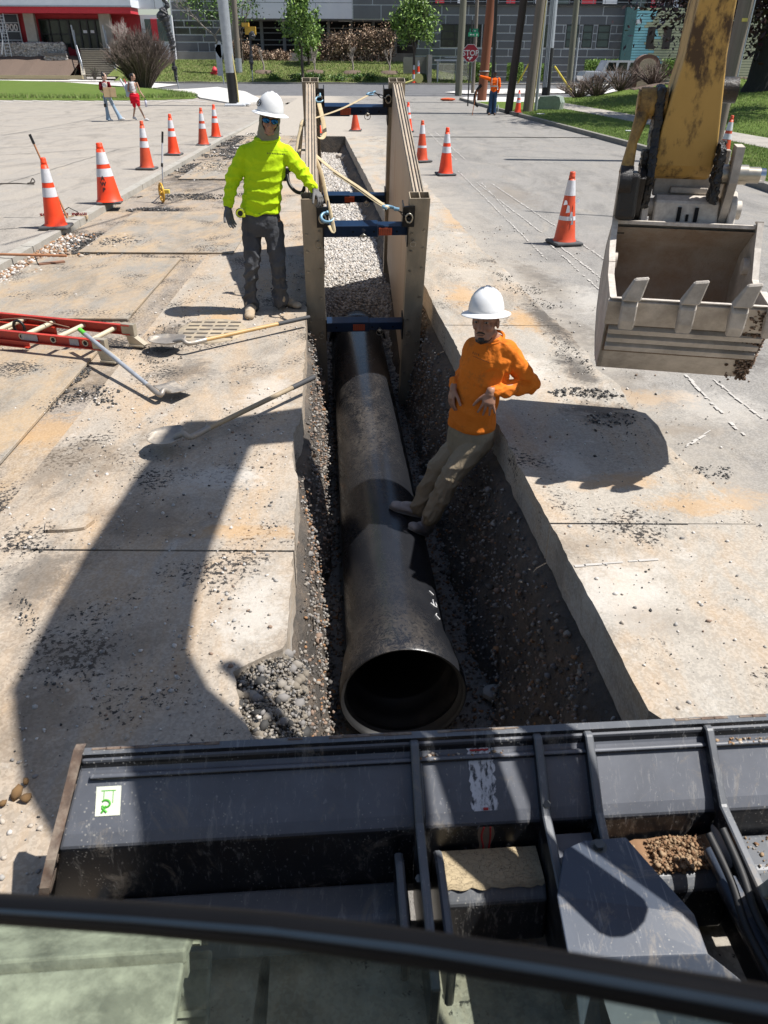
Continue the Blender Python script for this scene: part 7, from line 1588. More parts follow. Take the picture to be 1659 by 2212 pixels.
# shirt
m_lime = fabric('lime_shirt', (.50, .72, .012), (.44, .65, .012), bump=.45)
S = (J['shR']-J['shL']).normalized(); FW = Vector((0, -1, 0))
def at7(x, y): return L1(v7(x, y))
b = MB(); secs = [(at7(563, 461), .185, .135), (at7(564, 447), .188, .14), (at7(567, 420), .182, .145), (at7(570, 390), .182, .14), (at7(573, 362), .192, .14), (at7(573, 338), .205, .13), (at7(573, 318), .19, .105), (at7(575, 305), .13, .09), (at7(577, 296), .10, .09)]
loft(b, [(c+Vector((0, -.0, 0)), Vector((1, 0, 0)), FW, rx, ry) for c, rx, ry in secs], sq=2.3)
[cap(b, at7(576, 312), J['sh'+k_], .072, .070) for k_ in 'LR']; cap(b, J['shL'], J['elL'], .077, .070); cap(b, J['elL'], J['wrL']+(J['elL']-J['wrL'])*.12, .066, .046); cap(b, J['shR'], J['elR'], .077, .068); cap(b, J['elR'], J['wrR']+(J['elR']-J['wrR'])*.1, .064, .046)
me = eval_union(b, .0065, 4)
T0, T1 = at7(563, 462), at7(575, 320)
finish(me, 'shirt', m_lime, P1, [(T0, T1, 1.1, 1.0, .25), (J['shL'], J['elL'], .35, .7, 1.2), (J['elL'], J['wrL'], 1.3, 1.3, 1.0), (J['shR'], J['elR'], .35, .8, 1.1), (J['elR'], J['wrR'], 1.3, 1.2, .9)], .011, 34, seed=2)
b = MB(); b.torus((0, 0, 0), .104, .011, Matrix.Translation(at7(577, 299)) @ Matrix.Rotation(R(12), 4, 'X') @ Matrix.Diagonal((1.05, 1, 1, 1)), 24, 8); b.build('collar', m_lime, P1)
for w_, e_ in ((J['wrL'], J['elL']), (J['wrR'], J['elR'])): b = MB(); u_ = (e_-w_).normalized(); b.tube([w_-u_*.005, w_+u_*.015, w_+u_*.055], [.038, .047, .045], 16, False); b.build('cuff', m_lime, P1)
# gloves
m_glv = fabric('grey_work_glove', (.17, .165, .16), (.12, .12, .12), bump=.5)
b = MB(); hand(b, J['wrL']-Vector((0, 0, .0)), (.12, -.15, -1), (.8, -.5, 0), (.6, -.8, 0), 1.22, .32); finish(eval_union(b, .0045, 1), 'glove', m_glv, P1)
b = MB(); hand(b, J['wrR'], (.55, -.35, -.72), (0, -.1, -1), (-.3, -.9, .2), 1.18, .75, .3); finish(eval_union(b, .0045, 1), 'glove', m_glv, P1)
# jeans
m_jean = fabric('charcoal_jeans', (.085, .088, .095), (.055, .057, .063), bump=.5, dirt=(.16, .14, .12), dcov=.22)
b = MB(); hp = at7(563, 468)
loft(b, [(at7(563, 456), Vector((1, 0, 0)), FW, .168, .125), (at7(563, 470), Vector((1, 0, 0)), FW, .182, .135), (at7(564, 490), Vector((1, 0, 0)), FW, .185, .13), (at7(565, 508), Vector((1, 0, 0)), FW, .15, .10)])
for s_ in 'LR':
    cap(b, J['hp'+s_]-Vector((0, 0, .06)), J['kn'+s_], .100, .076); cap(b, J['kn'+s_], J['an'+s_]+Vector((0, 0, .02)), .075, .058); cap(b, J['kn'+s_].lerp(J['an'+s_], .75), J['an'+s_]-Vector((0, 0, .05)), .068, .066)
finish(eval_union(b, .0065, 3), 'trousers', m_jean, P1, [(J['hpL'], J['knL'], .5, .5, 1.0), (J['knL'], J['anL'], 1.1, 1.3, 1.9), (J['hpR'], J['knR'], .5, .5, 1.0), (J['knR'], J['anR'], 1.1, 1.3, 1.9)], .015, 25, seed=6)
b = MB(); b.torus((0, 0, 0), .168, .014, Matrix.Translation(at7(563, 458)) @ Matrix.Diagonal((1, .76, 1, 1)), 28, 6); b.build('belt', mat('black_belt', (.02, .02, .02), .5), P1)
m_bt = mat('tan_suede', (.40, .31, .21), .85, col2=(.30, .23, .155), ns=14, dirt=(.45, .4, .33), ds=9, dcov=.4, bump=.4, bs=90, bd=.002); m_sole = mat('dark_sole', (.10, .085, .07), .9)
boot(P1, L1(G(545, 662)), L1(G(539, 693)), J['anL']-Vector((0, 0, .02)), m_bt, m_sole, s_=1.12); boot(P1, L1(G(596, 656)), L1(G(650, 668)), J['anR']-Vector((0, 0, .02)), m_bt, m_sole, s_=1.12)
tm = empty('tape_measure', v7(519, 460, -.17), R(10), 'yellow and black tape measure clipped on the lime shirted worker\'s hip', 'tape measure')
b = MB(); b.cyl((0, -.02, 0), (0, .02, 0), .038, n=20); b.box((.02, 0, -.02), (.045, .042, .035), bev=.006); b.build('case', mat('tape_yellow', (.65, .72, .03), .5), tm)
b = MB(); b.cyl((0, -.022, 0), (0, -.02, 0), .024, n=18); b.torus((0, 0, 0), .038, .006, Matrix.Rotation(R(90), 4, 'X'), 20, 6); b.build('rubber_rim', m_blk, tm)
# shirt print and pocket
b = MB()
for k in range(11): 
    x = 606-11*2.2+k*3.6; y = 331+.7*k*.35; q = L1(v7(x-4, y, -.165)); b.box(q, (.010, .002, .012))
for k in range(15): q = L1(v7(585+k*2.5, 325+.15*k, -.16)); b.box(q, (.007, .002, .004))
b.build('chest_print', mat('olive_print', (.22, .3, .03), .8), P1)['kind'] = 'stuff'
# ---------------------------------------------------------------- leaning worker in orange
Yo = 4.86
def v4(x, y, dy=0): return V(x, y, Yo+dy)
P2 = empty('person', v4(900, 1130), 0, 'worker in orange long-sleeved shirt leaning on the trench edge, feet on the pipe', 'person')
P2i = Matrix.Translation(P2.location).inverted()
def L2(v): return P2i @ Vector(v)
J2 = dict(hip=v4(1016, 945, .04), neck=v4(1066, 738, .03), shL=v4(1024, 752, .12), shR=v4(1094, 757, -.04), elL=v4(1006, 812, .22), wrL=v4(980, 835, .05), elR=v4(1146, 830, .02), wrR=v4(1060, 846, -.14),
          hpL=v4(1000, 955, .10), hpR=v4(1026, 962, -.03), knL=v4(947, 1012, .12), knR=v4(974, 1028, -.07), anL=v4(906, 1098, .14), anR=v4(928, 1118, -.06), toeL=v4(850, 1100, .18), toeR=v4(858, 1155, -.1))
J2 = {k: L2(v) for k, v in J2.items()}
FW2 = Vector((-.62, -.78, 0)).normalized(); S2 = Vector((.78, -.62, 0)).normalized()
hc = L2(v4(1049, 692, -.06)); hy = Vector((-.40, -.88, .06)).normalized(); hx = hy.cross(Vector((0, 0, 1))).normalized(); HF2 = frame(hc, hx, hy, hx.cross(hy)) @ Matrix.Rotation(R(3), 4, 'Y')
hnd = [(J2['wrR'], (-.15, -.25, -1), (.15, .9, 0), (-1, -.1, .1), 1.05, .25, .5), (J2['wrL'], (-.15, -.25, -1), (.8, .3, 0), (-.3, -.9, 0), 1.05, .35, .2)]
body_full(P2, J2, m_skin, .005, 1.0, HF2, 1.0, hands=hnd)
def facial(par, F):
    b = MB()
    for x in (-1, 1): b.tube([F @ Vector(p) for p in ((x*.014, .101, .027), (x*.032, .097, .032), (x*.05, .084, .026))], .0042, 6, ell=(1, .6))
    b.tube([F @ Vector(p) for p in ((-.028, .09, -.066), (-.012, .1035, -.056), (0, .105, -.055), (.012, .1035, -.056), (.028, .09, -.066))], [.003, .006, .005, .006, .003], 6); b.build('facial_hair', m_hair, par)
    b = MB(); b.ell((0, .081, -.107), (.024, .0185, .022), F, 10, 8); b.tube([F @ Vector(p) for p in ((-.05, .03, -.1), (-.03, .068, -.118), (0, .08, -.126), (.03, .068, -.118), (.05, .03, -.1))], .010, 7); b.build('goatee', m_hair, par)
    for x in (-1, 1):
        b = MB(); b.ell((x*.033, .087, .005), (.0135, .008, .006), F, 10, 6); e = b.build('eye', mat('eye_white', (.4, .37, .34), .3), par); b = MB(); b.ell((x*.033-.002, .0935, .004), (.006, .003, .006), F, 8, 6); b.build('iris', m_hair, e)
    b = MB(); b.tube([F @ Vector((-.022, .099, -.0735)), F @ Vector((0, .103, -.0725)), F @ Vector((.022, .099, -.0735))], .0016, 5); b.build('mouth_line', mat('mouth_dark', (.06, .02, .02), .7), par)
    b = MB(); b.ell((0, -.03, .02), (.079, .08, .085), F, 16, 10); b.build('hair', m_hair, par)
facial(P2, HF2)
hard_hat(P2, HF2 @ Matrix.Translation((0, -.004, .012)) @ Matrix.Rotation(R(2), 4, 'X'), .95)
m_or = fabric('orange_shirt', (.74, .20, .022), (.66, .17, .02), bump=.5, dirt=(.18, .10, .045), dcov=.36, ds=2.2)
def at4(x, y, dy=0): return L2(v4(x, y, dy))
b = MB(); secs = [(at4(1017, 922, .03), .17, .125), (at4(1019, 908, .03), .17, .13), (at4(1026, 875, .03), .155, .125), (at4(1036, 838, .03), .155, .12), (at4(1047, 800, .03), .175, .125), (at4(1056, 768, .03), .19, .115), (at4(1060, 748, .03), .165, .095), (at4(1064, 733, .02), .09, .075), (at4(1064, 726, .01), .068, .066)]
loft(b, [(c, S2, FW2, rx, ry) for c, rx, ry in secs], sq=2.3)
for s_ in 'LR': cap(b, at4(1064, 745, .02), J2['sh'+s_], .068, .068); cap(b, J2['sh'+s_], J2['el'+s_], .075, .062); cap(b, J2['el'+s_], J2['wr'+s_].lerp(J2['el'+s_], .12), .060, .043)
finish(eval_union(b, .006, 4), 'shirt', m_or, P2, [(secs[0][0], secs[5][0], .7, .6, .2), (J2['shL'], J2['elL'], .3, .4, .8), (J2['elL'], J2['wrL'], 1, 1.2, .8), (J2['shR'], J2['elR'], .4, .6, 1.1), (J2['elR'], J2['wrR'], 1.1, 1.3, 1.0)], .013, 27, seed=12)
b = MB(); b.torus((0, 0, 0), .070, .009, Matrix.Translation(at4(1064, 729, .01)) @ Matrix.Rotation(R(22), 4, S2) @ Matrix.Diagonal((1.05, 1, 1, 1)), 24, 8); b.build('collar', m_or, P2)
m_kh = fabric('khaki_trousers', (.33, .265, .18), (.26, .21, .14), bump=.5, dirt=(.10, .075, .045), dcov=.3)
b = MB(); loft(b, [(at4(1017, 915, .03), S2, FW2, .15, .11), (at4(1018, 935, .04), S2, FW2, .17, .13), (at4(1016, 955, .05), S2, FW2, .172, .13), (at4(1008, 980, .04), S2, FW2, .13, .10)])
for s_ in 'LR':
    cap(b, J2['hp'+s_], J2['kn'+s_], .098, .080); cap(b, J2['kn'+s_], J2['an'+s_], .078, .062); cap(b, J2['kn'+s_].lerp(J2['an'+s_], .7), J2['an'+s_].lerp(J2['kn'+s_], .06), .072, .070)
finish(eval_union(b, .006, 3), 'trousers', m_kh, P2, [(J2['hpL'], J2['knL'], .3, .4, .7), (J2['knL'], J2['anL'], .7, .8, 1.2), (J2['hpR'], J2['knR'], .3, .4, .7), (J2['knR'], J2['anR'], .7, .8, 1.2)], .014, 17, seed=16)
m_shoe = mat('dusty_grey_shoe', (.34, .30, .28), .85, col2=(.24, .21, .2), ns=16, dirt=(.28, .24, .2), ds=12, dcov=.35, bump=.4, bs=80, bd=.002); m_sh2 = mat('grey_sole', (.24, .22, .2), .9)
def GP(px, py, lift=0.0):
    """point where the sight line meets the pipe barrel"""
    d = ray(px, py); t0 = 3.0
    for i in range(4000):
        p = CO+d*(t0+i*.001); xx = PX0-.0735*(p.y-PY0)
        if (p.x-xx)**2+(p.z+1.05)**2 < (.327+lift)**2: return p
    return G(px, py, -.8)
for (hx_, tx_, k) in (((918, 1118), (850, 1098), 'L'), ((921, 1158), (856, 1156), 'R')):
    h0 = GP(*hx_, .012); t0 = GP(*tx_, .006); d_ = (t0-h0).normalized(); t0 = h0+d_*.29; xx = PX0-.0735*(t0.y-PY0); t0.z = -1.05+math.sqrt(max(0, .335**2-(t0.x-xx)**2))
    an = P2.location+J2['an'+k]; print('shoe', k, h0, t0, an)
    boot(P2, L2(h0), L2(t0), J2['an'+k], m_shoe, m_sh2, 'shoe', 1.08, up=(.25, 0, 1))
b = MB()
for k in range(4): q = L2(v4(1022+k*4, 762+k*1.3+(k % 2)*.5, -.10)); b.box(q, (.004, .002, .014 if k != 2 else .01))
for k in range(13): q = L2(v4(1024+k*2.6, 770+k*1.05, -.102)); b.box(q, (.004, .002, .005))
b.build('chest_print', mat('dark_print', (.06, .03, .02), .8), P2)['kind'] = 'stuff'
# ---------------------------------------------------------------- simple distant people
def far_person(base, label, sc_, face, J, shirt, trous, shoe, skin, voxel=.016, sleeve='long', legs='long', hair=None, extra=None, hs=1.0):
    """J in local metres: x right, y away, z up, before scaling; face = heading of the chest"""
    p = empty('person', base, 0, label, 'person'); J = {k: Vector(v)*sc_ for k, v in J.items()}; fw = Vector((math.cos(face), math.sin(face), 0)); sd = Vector((fw.y, -fw.x, 0))
    hd_ = J['head']; F = frame(hd_, sd, J.get('look', fw), Vector((0, 0, 1))); 
    if 'look' in J: ly = J['look'].normalized(); lx_ = ly.cross(Vector((0, 0, 1))).normalized(); F = frame(hd_, lx_, ly, lx_.cross(ly))
    body_full(p, J, skin, voxel*.75, .95*sc_*hs, F, sc_)
    b = MB(); c0, c1 = J['hip'], (J['shL']+J['shR'])/2
    loft(b, [(c0.lerp(c1, -.1), sd, fw, .16*hs, .12*hs), (c0.lerp(c1, .25), sd, fw, .155*hs, .12*hs), (c0.lerp(c1, .7), sd, fw, .18*hs, .125*hs), (c1, sd, fw, .17*hs, .10*hs), (c1+Vector((0, 0, .06)), sd, fw, .07, .07)])
    for s_ in 'LR':
        if sleeve == 'long': cap(b, J['sh'+s_], J['el'+s_], .075*hs, .062*hs); cap(b, J['el'+s_], J['wr'+s_], .06*hs, .045*hs)
        elif sleeve == 'short': cap(b, J['sh'+s_], J['sh'+s_].lerp(J['el'+s_], .75), .072*hs, .07*hs)
    so_ = finish(eval_union(b, voxel, 2), 'shirt', shirt, p, [(c0, c1, 1, 1, .3)], .012, 30)
    b = MB(); loft(b, [(c0+Vector((0, 0, .04)), sd, fw, .15*hs, .115*hs), (c0-Vector((0, 0, .05)), sd, fw, .165*hs, .12*hs), (c0-Vector((0, 0, .12)), sd, fw, .14*hs, .1*hs)])
    for s_ in 'LR':
        if legs == 'long': cap(b, J['hp'+s_], J['kn'+s_], .092*hs, .07*hs); cap(b, J['kn'+s_], J['an'+s_], .068*hs, .07*hs)
        else: cap(b, J['hp'+s_], J['hp'+s_].lerp(J['kn'+s_], .8), .10*hs, .085*hs)
    finish(eval_union(b, voxel, 2), 'trousers', trous, p, [(J['hpL'], J['anL'], .5, 1, 1), (J['hpR'], J['anR'], .5, 1, 1)], .010, 24)
    for s_ in 'LR':
        b = MB(); a = J['an'+s_]; t_ = J['toe'+s_]; cap(b, a-Vector((0, 0, .03)), a.lerp(t_, .55)-Vector((0, 0, .0)), .048, .048); cap(b, a.lerp(t_, .4), t_, .046, .036); finish(eval_union(b, .012, 1), 'shoe', shoe, p)
    if hair: 
        b = MB()
        for c, r in hair: b.ell(c, r, F, 12, 9)
        finish(eval_union(b, .014, 1), 'hair', m_hair, p)
    return p, J, F
# far worker in orange at the red-brown pole
q = G(1063, 249, .0); k_ = 1.0
Jf = dict(hip=(0, 0, .98), neck=(0, 0, 1.5), shL=(-.2, 0, 1.44), shR=(.2, 0, 1.44), elL=(-.42, 0, 1.50), wrL=(-.66, 0, 1.56), elR=(.25, -.05, 1.17), wrR=(.2, -.08, .92), hpL=(-.09, 0, .9), hpR=(.09, 0, .9), knL=(-.1, -.02, .5), knR=(.1, 0, .5), anL=(-.1, 0, .09), anR=(.1, 0, .09), toeL=(-.19, -.14, .04), toeR=(.1, -.17, .04), head=(0, .01, 1.66), look=(-.4, .9, 0))
m_hv = fabric('orange_hivis', (.85, .13, .01), (.75, .11, .01)); m_bj = fabric('blue_jeans', (.045, .085, .16), (.035, .065, .12)); m_dsk = mat('dark_skin', (.06, .035, .025), .5)
pf, Jf, Ff = far_person(q, 'distant worker in orange vest shirt and blue jeans with one hand on the pole', 1.0, R(100), Jf, m_hv, m_bj, mat('brown_boot', (.09, .05, .03), .7), m_dsk, .016, hair=[((0, -.01, .04), (.083, .1, .09))])
b = MB(); b.torus((0, 0, 1.17), .178, .03, Matrix.Diagonal((1, .8, 1, 1)), 24, 6); b.torus((0, 0, 1.17), .002, .002)
b = MB(); b.lathe([(.181, 1.14), (.186, 1.17), (.183, 1.2)], 22, Matrix.Diagonal((1, .78, 1, 1))); b.build('reflective_band', mat('silver_band', (.55, .52, .45), .5), pf)
b = MB(); b.tube([(-.13, -.1, 1.5), (-.12, -.13, 1.2)], .014, 6); b.tube([(.13, -.1, 1.5), (.12, -.13, 1.2)], .014, 6); b.build('shoulder_bands', MATS['silver_band'], pf)
b = MB(); cap(b, (-.66, 0, 1.56), (-.72, 0, 1.62), .045, .04); finish(eval_union(b, .01, 1), 'glove', m_dsk, pf)
b = MB(); b.tube([(-.78, -.1, 1.02), (-.86, -.12, .5), (-.93, -.15, .0)], .016, 6); o = b.build('hand_tool', mat('orange_stick', (.45, .16, .06), .6)); o.location = q; tag(o, 'long handled tool propped against the red brown pole', 'tool')
b = MB(); b.tube(bez([(-.55, -.05, 1.2), (-.75, -.05, 1.0), (-.83, -.05, .7), (-.78, -.05, .45), (-.66, -.05, .35)], 6), .05, 8); b.tube(bez([(-.6, -.1, 1.25), (-.82, -.1, .95), (-.88, -.1, .62), (-.8, -.08, .4)], 6), .03, 8); o = b.build('hose_coil', m_blk); o.location = q+Vector((0, .1, 0)); tag(o, 'dark hose loop hanging beside the red brown pole', 'hose')
# walking women
q = G(238, 262); 
Ja = dict(hip=(.02, 0, .92), neck=(0, 0, 1.40), shL=(-.15, 0, 1.34), shR=(.17, 0, 1.34), elL=(-.16, -.08, 1.08), wrL=(.06, -.22, .96), elR=(.2, .06, 1.1), wrR=(.36, -.1, 1.0), hpL=(-.06, 0, .86), hpR=(.1, 0, .86), knL=(-.06, 0, .46), knR=(.26, -.02, .47), anL=(-.05, 0, .07), anR=(.44, -.02, .10), toeL=(.1, -.02, .03), toeR=(.58, -.03, .09), head=(.03, 0, 1.56), look=(1, -.25, 0))
m_mar = fabric('maroon_tee', (.17, .012, .02), (.14, .01, .018)); m_ljean = fabric('light_jeans', (.20, .29, .38), (.27, .35, .44)); m_wsh = mat('white_shoe', (.6, .6, .6), .6)
pa, Ja, Fa = far_person(q, 'walking woman in maroon t-shirt and light blue flared jeans carrying a box', 1.0, R(-15), Ja, m_mar, m_ljean, m_wsh, m_skin3, .014, 'short', hair=[((0, -.015, .035), (.085, .1, .088)), ((0, -.06, .12), (.05, .05, .05)), ((0, -.05, -.02), (.07, .06, .08))], hs=.86)
for s_ in 'LR': b = MB(); b.tube([Ja['kn'+s_], Ja['an'+s_].lerp(Ja['kn'+s_], .35), Ja['an'+s_]-Vector((0, 0, .02))], [.06, .075, .105], 12, True); b.build('flare', m_ljean, pa)
b = MB(); 
for a in range(8): b.ell((.05+.07*math.cos(a*.785), -.155, 1.27+.07*math.sin(a*.785)), (.03, .01, .03), nu=6, nv=4)
b.ell((.05, -.15, 1.27), (.06, .01, .05), nu=8, nv=4); b.build('flower_print', m_wjoint, pa)
bx = empty('cardboard_box', q+Vector((.24, -.26, 1.03)), R(20), 'brown cardboard box carried by the woman in maroon', 'box')
b = MB(); b.box((0, 0, 0), (.46, .30, .32)); b.build('carton', mat('cardboard', (.42, .30, .17), .8, col2=(.36, .26, .15)), bx)
b = MB(); b.box((0, -.1512, .0), (.06, .001, .32)); b.build('tape', mat('box_tape', (.34, .24, .13), .4), bx)
b = MB(); b.tube([(0, -.25, .98), (0, -.3, .75), (.03, -.3, .62)], .012, 6); b.box((.0, -.3, .58), (.1, .03, .12)); b.build('lanyard', m_blk, pa)
q = G(300, 261)
Jb = dict(hip=(-.04, 0, .92), neck=(-.04, 0, 1.40), shL=(-.2, 0, 1.33), shR=(.13, 0, 1.33), elL=(-.25, -.05, 1.07), wrL=(-.02, -.16, 1.02), elR=(.2, 0, 1.06), wrR=(.36, -.06, .84), hpL=(-.1, 0, .86), hpR=(.03, 0, .86), knL=(-.1, .02, .46), knR=(.1, -.04, .5), anL=(-.2, .02, .14), anR=(.27, -.02, .07), toeL=(-.10, .02, .06), toeR=(.4, -.04, .03), head=(0, 0, 1.56), look=(1, -.3, 0))
m_wt = fabric('white_tank', (.55, .54, .55), (.48, .47, .48)); m_rs = fabric('red_shorts', (.62, .012, .03), (.5, .01, .025))
pb, Jb, Fb = far_person(q, 'walking woman in white tank top and red shorts with a backpack', 1.0, R(-25), Jb, m_wt, m_rs, m_wsh, m_skin2, .014, 'none', 'short', hair=[((0, -.015, .035), (.085, .1, .09)), ((0, -.085, .02), (.055, .06, .08))], hs=.84)
b = MB(); loft(b, [(Vector((-.03, -.03, .98)), Vector((1, 0, 0)), Vector((0, 1, 0)), .16, .14), (Vector((-.03, -.03, .9)), Vector((1, 0, 0)), Vector((0, 1, 0)), .2, .165), (Vector((-.03, -.02, .62)), Vector((1, 0, 0)), Vector((0, 1, 0)), .185, .14)]); finish(eval_union(b, .014, 1), 'tied_jacket', m_rs, pb, [((0, 0, .98), (0, 0, .6), 1, 1, 1)], .015, 30)
bp2 = empty('backpack', q+Vector((-.26, .1, 1.12)), 0, 'pale blue backpack with a white tube, worn by the woman in red shorts', 'backpack')
b = MB(); b.box((0, 0, -.05), (.24, .22, .46), bev=.05); b.build('bag', fabric('pale_blue_bag', (.38, .48, .55)), bp2); b = MB(); b.cyl((-.02, .0, -.25), (-.28, 0, .36), .035, n=10); b.build('poster_tube', m_wjoint, bp2); b = MB(); b.cyl((.0, -.05, 0), (-.12, -.05, .36), .02, n=8); b.build('red_item', m_red2, bp2)
wbq = empty('water_bottle', q+Vector((.40, -.08, .62)), 0, 'white insulated bottle with black lid held by the woman in red shorts', 'bottle'); b = MB(); b.lathe([(.001, -.12), (.045, -.12), (.045, .1), (.03, .12)], 14); b.build('flask', mat('white_flask', (.6, .6, .72), .4), wbq); b = MB(); b.lathe([(.032, .12), (.035, .17), (.001, .17)], 12); b.build('lid', m_blk, wbq)
# ================================================================ CONES AND TOOLS
def cone_mats(dirty):
    k = 'dirty' if dirty else 'clean'
    return (mat('cone_orange_'+k, (.85, .06, .008) if not dirty else (.62, .075, .02), .5, col2=(.8, .05, .008) if not dirty else (.5, .06, .02), dirt=(.2, .12, .08) if dirty else (.45, .05, .02), ds=8, dcov=.3 if dirty else .12),
            mat('cone_band_'+k, (.66, .66, .68), .45, col2=(.5, .5, .52), ns=18, amt=.8, dirt=(.3, .28, .26), ds=10, dcov=.3 if dirty else .15))
m_cbase = mat('cone_base_rubber', (.05, .052, .055), .75, col2=(.09, .09, .09), ns=6, dirt=(.22, .2, .17), ds=7, dcov=.3)
def make_cone(h=.92, dirty=False, fat=1.0, bands=((.42, .56), (.635, .84)), squat=1.0):
    mo, mw = cone_mats(dirty); t = empty('traffic_cone'); r0, r1 = .145*fat, .034*fat
    def rad(f): return r0+(r1-r0)*f
    b = MB(); b.box((0, 0, .022), (.40*squat, .40*squat, .044), bev=.018); b.build('base', m_cbase, t)
    b = MB(); prof = [(r0*1.12, .04), (r0*1.08, .055)]+[(rad(f), .06+(h-.06)*f) for f in np.linspace(.02, .9, 8)]+[(r1*1.02, h*.905), (r1*1.22, h*.91), (r1*1.2, h*.945), (r1*1.1, h*.95), (r1*1.1, h*.985), (r1*.9, h), (r1*.5, h*.998)]
    b.lathe(prof, 28); b.build('cone_body', mo, t)
    for lo, hi in bands:
        b = MB(); b.lathe([(rad(lo)+.0025, .06+(h-.06)*lo), (rad(hi)+.0025, .06+(h-.06)*hi)], 28); b.build('reflective_band', mw, t)
    return t
C0 = make_cone(); C1 = make_cone(dirty=True, bands=((.30, .36), (.66, .88))); C2 = make_cone(.68, True, 1.15, (), 1.1); C3 = make_cone(.95, True); C4 = make_cone(.92, False, 1.35); C5 = make_cone(.94, False, 1.05, ((.44, .58), (.66, .86)))
def put(src, px, py, label, z=0, rz=None, used=set(), tilt=None):
    tilt = tilt or (random.uniform(-.03, .03), random.uniform(-.03, .03))
    if src in used: o = copytree(src)
    else: o = src; used.add(src)
    q = G(px, py, z); o.location = (q.x, q.y, z+.004); o.rotation_euler = (tilt[0], tilt[1], random.uniform(-.3, .3) if rz is None else rz); tag(o, label, 'cone', 'orange traffic cones around the works'); return o
zc2 = .09
put(C0, 122, 493, 'cone with a broom handle standing behind it, nearest on the left', zc2, .1)
put(C4, 238, 440, 'fat cone stencilled with black letters on the lot edge', zc2, .2)
put(C3, 318, 366, 'cone on the left lot just left of the measuring wheel', .09)
put(C0, 376, 335, 'cone on the left lot just right of the measuring wheel', .09)
put(C3, 440, 315, 'left cone of the close pair behind the lime shirted worker', .07)
put(C0, 467, 298, 'right cone of the close pair, farthest on the left lot', .06)
put(C0, 686, 290, 'cone seen between the shield posts, left, with white band', 0)
put(C2, 768, 283, 'short plain orange cone at the far end of the trench', 0)
put(C0, 882, 285, 'far cone mostly hidden behind the right shield panel')
put(C1, 911, 350, 'dirty dented cone with torn bands next to the shield', 0, .5)
put(C5, 962, 378, 'clean cone on the right lane beyond the shield')
put(C1, 1218, 527, 'cone with peeling torn white band alone on the right lane', 0, .25)
put(C0, 1118, 245, 'cone on the verge between black and brown poles', .12)
put(C3, 1560, 343, 'soot stained cone at the foot of the leaning right pole', .12, .4)
# extra kit on some cones
b = MB(); rg = random.Random(2)
q = G(1218, 527)
for (dx, dz, w_, h_) in ((-.02, .42, .05, .10), (.03, .35, .045, .09), (.05, .27, .03, .11), (-.06, .52, .05, .06), (.10, .55, .05, .05)):
    r_ = .145-.111*(dz/.92)+.006; b.hexa([(q.x+dx-w_/2, q.y-r_, dz), (q.x+dx+w_/2, q.y-r_-.01, dz+.01), (q.x+dx+w_/2, q.y-r_, dz+.012), (q.x+dx-w_/2, q.y-r_+.01, dz), (q.x+dx-w_/2+.015, q.y-r_+.01, dz+h_), (q.x+dx+w_/3, q.y-r_+.006, dz+h_*.9), (q.x+dx+w_/3, q.y-r_+.012, dz+h_*.9), (q.x+dx-w_/2+.015, q.y-r_+.014, dz+h_)])
tatter = b.build('torn_band', cone_mats(True)[1]); 
for o in bpy.data.objects:
    if o.type == 'EMPTY' and o.get('label', '').startswith('cone with peeling'): 
        bpy.context.view_layer.update(); tatter.parent = o; tatter.matrix_parent_inverse = o.matrix_world.inverted(); tatter['kind'] = 'stuff'; tatter['label'] = 'torn pale reflective band flapping loose'
bpy.context.view_layer.update()
for o in list(bpy.data.objects):
    if o.type == 'EMPTY' and o.get('label', '').startswith('fat cone'):
        for k, ch in enumerate('AWP'):
            tx = text(ch, (0, 0, 0), .085, mat('stencil_black', (.06, .02, .02), .8), None, ext=.001, bold=.004, name='stencil_letter'); z = .40-k*.085; r_ = (.145-.111*(z-.06)/.86)*1.35+.001
            tx.parent = o; a = R(-90)-o.rotation_euler.z; tx.location = (r_*math.cos(a), r_*math.sin(a), z); tx.rotation_euler = (R(90-8), 0, a+R(90))
# marker stack at far kerb
q = V(903, 181, 89); t = empty('channelizer_posts', (q.x, 89, .1), 0, 'pair of slim orange and white delineator posts on the far kerb', 'delineator')
for dx, h_ in ((0, 2.0), (-.45, 1.6)):
    for k in range(4): b = MB(); b.cyl((dx, 0, h_*k/4), (dx, 0, h_*(k+1)/4-.01), .2-.03*k, .17-.03*k, n=12); b.build('segment', cone_mats(False)[k % 2], t)
# ---- push broom leaning behind the nearest cone
zB = .09; bm_ = empty('push_broom', (0, 0, 0), 0, 'push broom with wooden block propped behind the nearest left cone', 'broom')
hA, hB = V(103, 545-18+0, 12.2), None
tip = V(64, 290, 12.35); low = V(146, 472, 12.35); b = MB(); b.cyl(tip.lerp(low, .11), low, .0135, n=10); b.build('handle', mat('worn_handle', (.42, .19, .09), .6), bm_); b = MB(); b.cyl(tip, tip.lerp(low, .11), .020, n=10); b.build('grip', m_blk, bm_)
a, c = V(88, 474, 12.5), V(190, 472, 12.5); b = MB(); m_ = look(a, c); L = (c-a).length; b.box((0, L/2, .02), (.075, L, .055), m=m_, bev=.008); b.build('block', mat('pale_wood', (.50, .38, .24), .7, ns=5, stretch=(1, 1, 6)), bm_)
b = MB(); rg = random.Random(1)
for k in range(90): y_ = rg.uniform(.0, L); x_ = rg.uniform(-.03, .03); b.cyl(m_ @ Vector((x_, y_, .05)), m_ @ Vector((x_+rg.uniform(-.02, .02), y_+rg.uniform(-.02, .02), .085)), .006, n=3)
b.build('bristles', mat('red_bristles', (.25, .04, .04), .9), bm_)['kind'] = 'stuff'
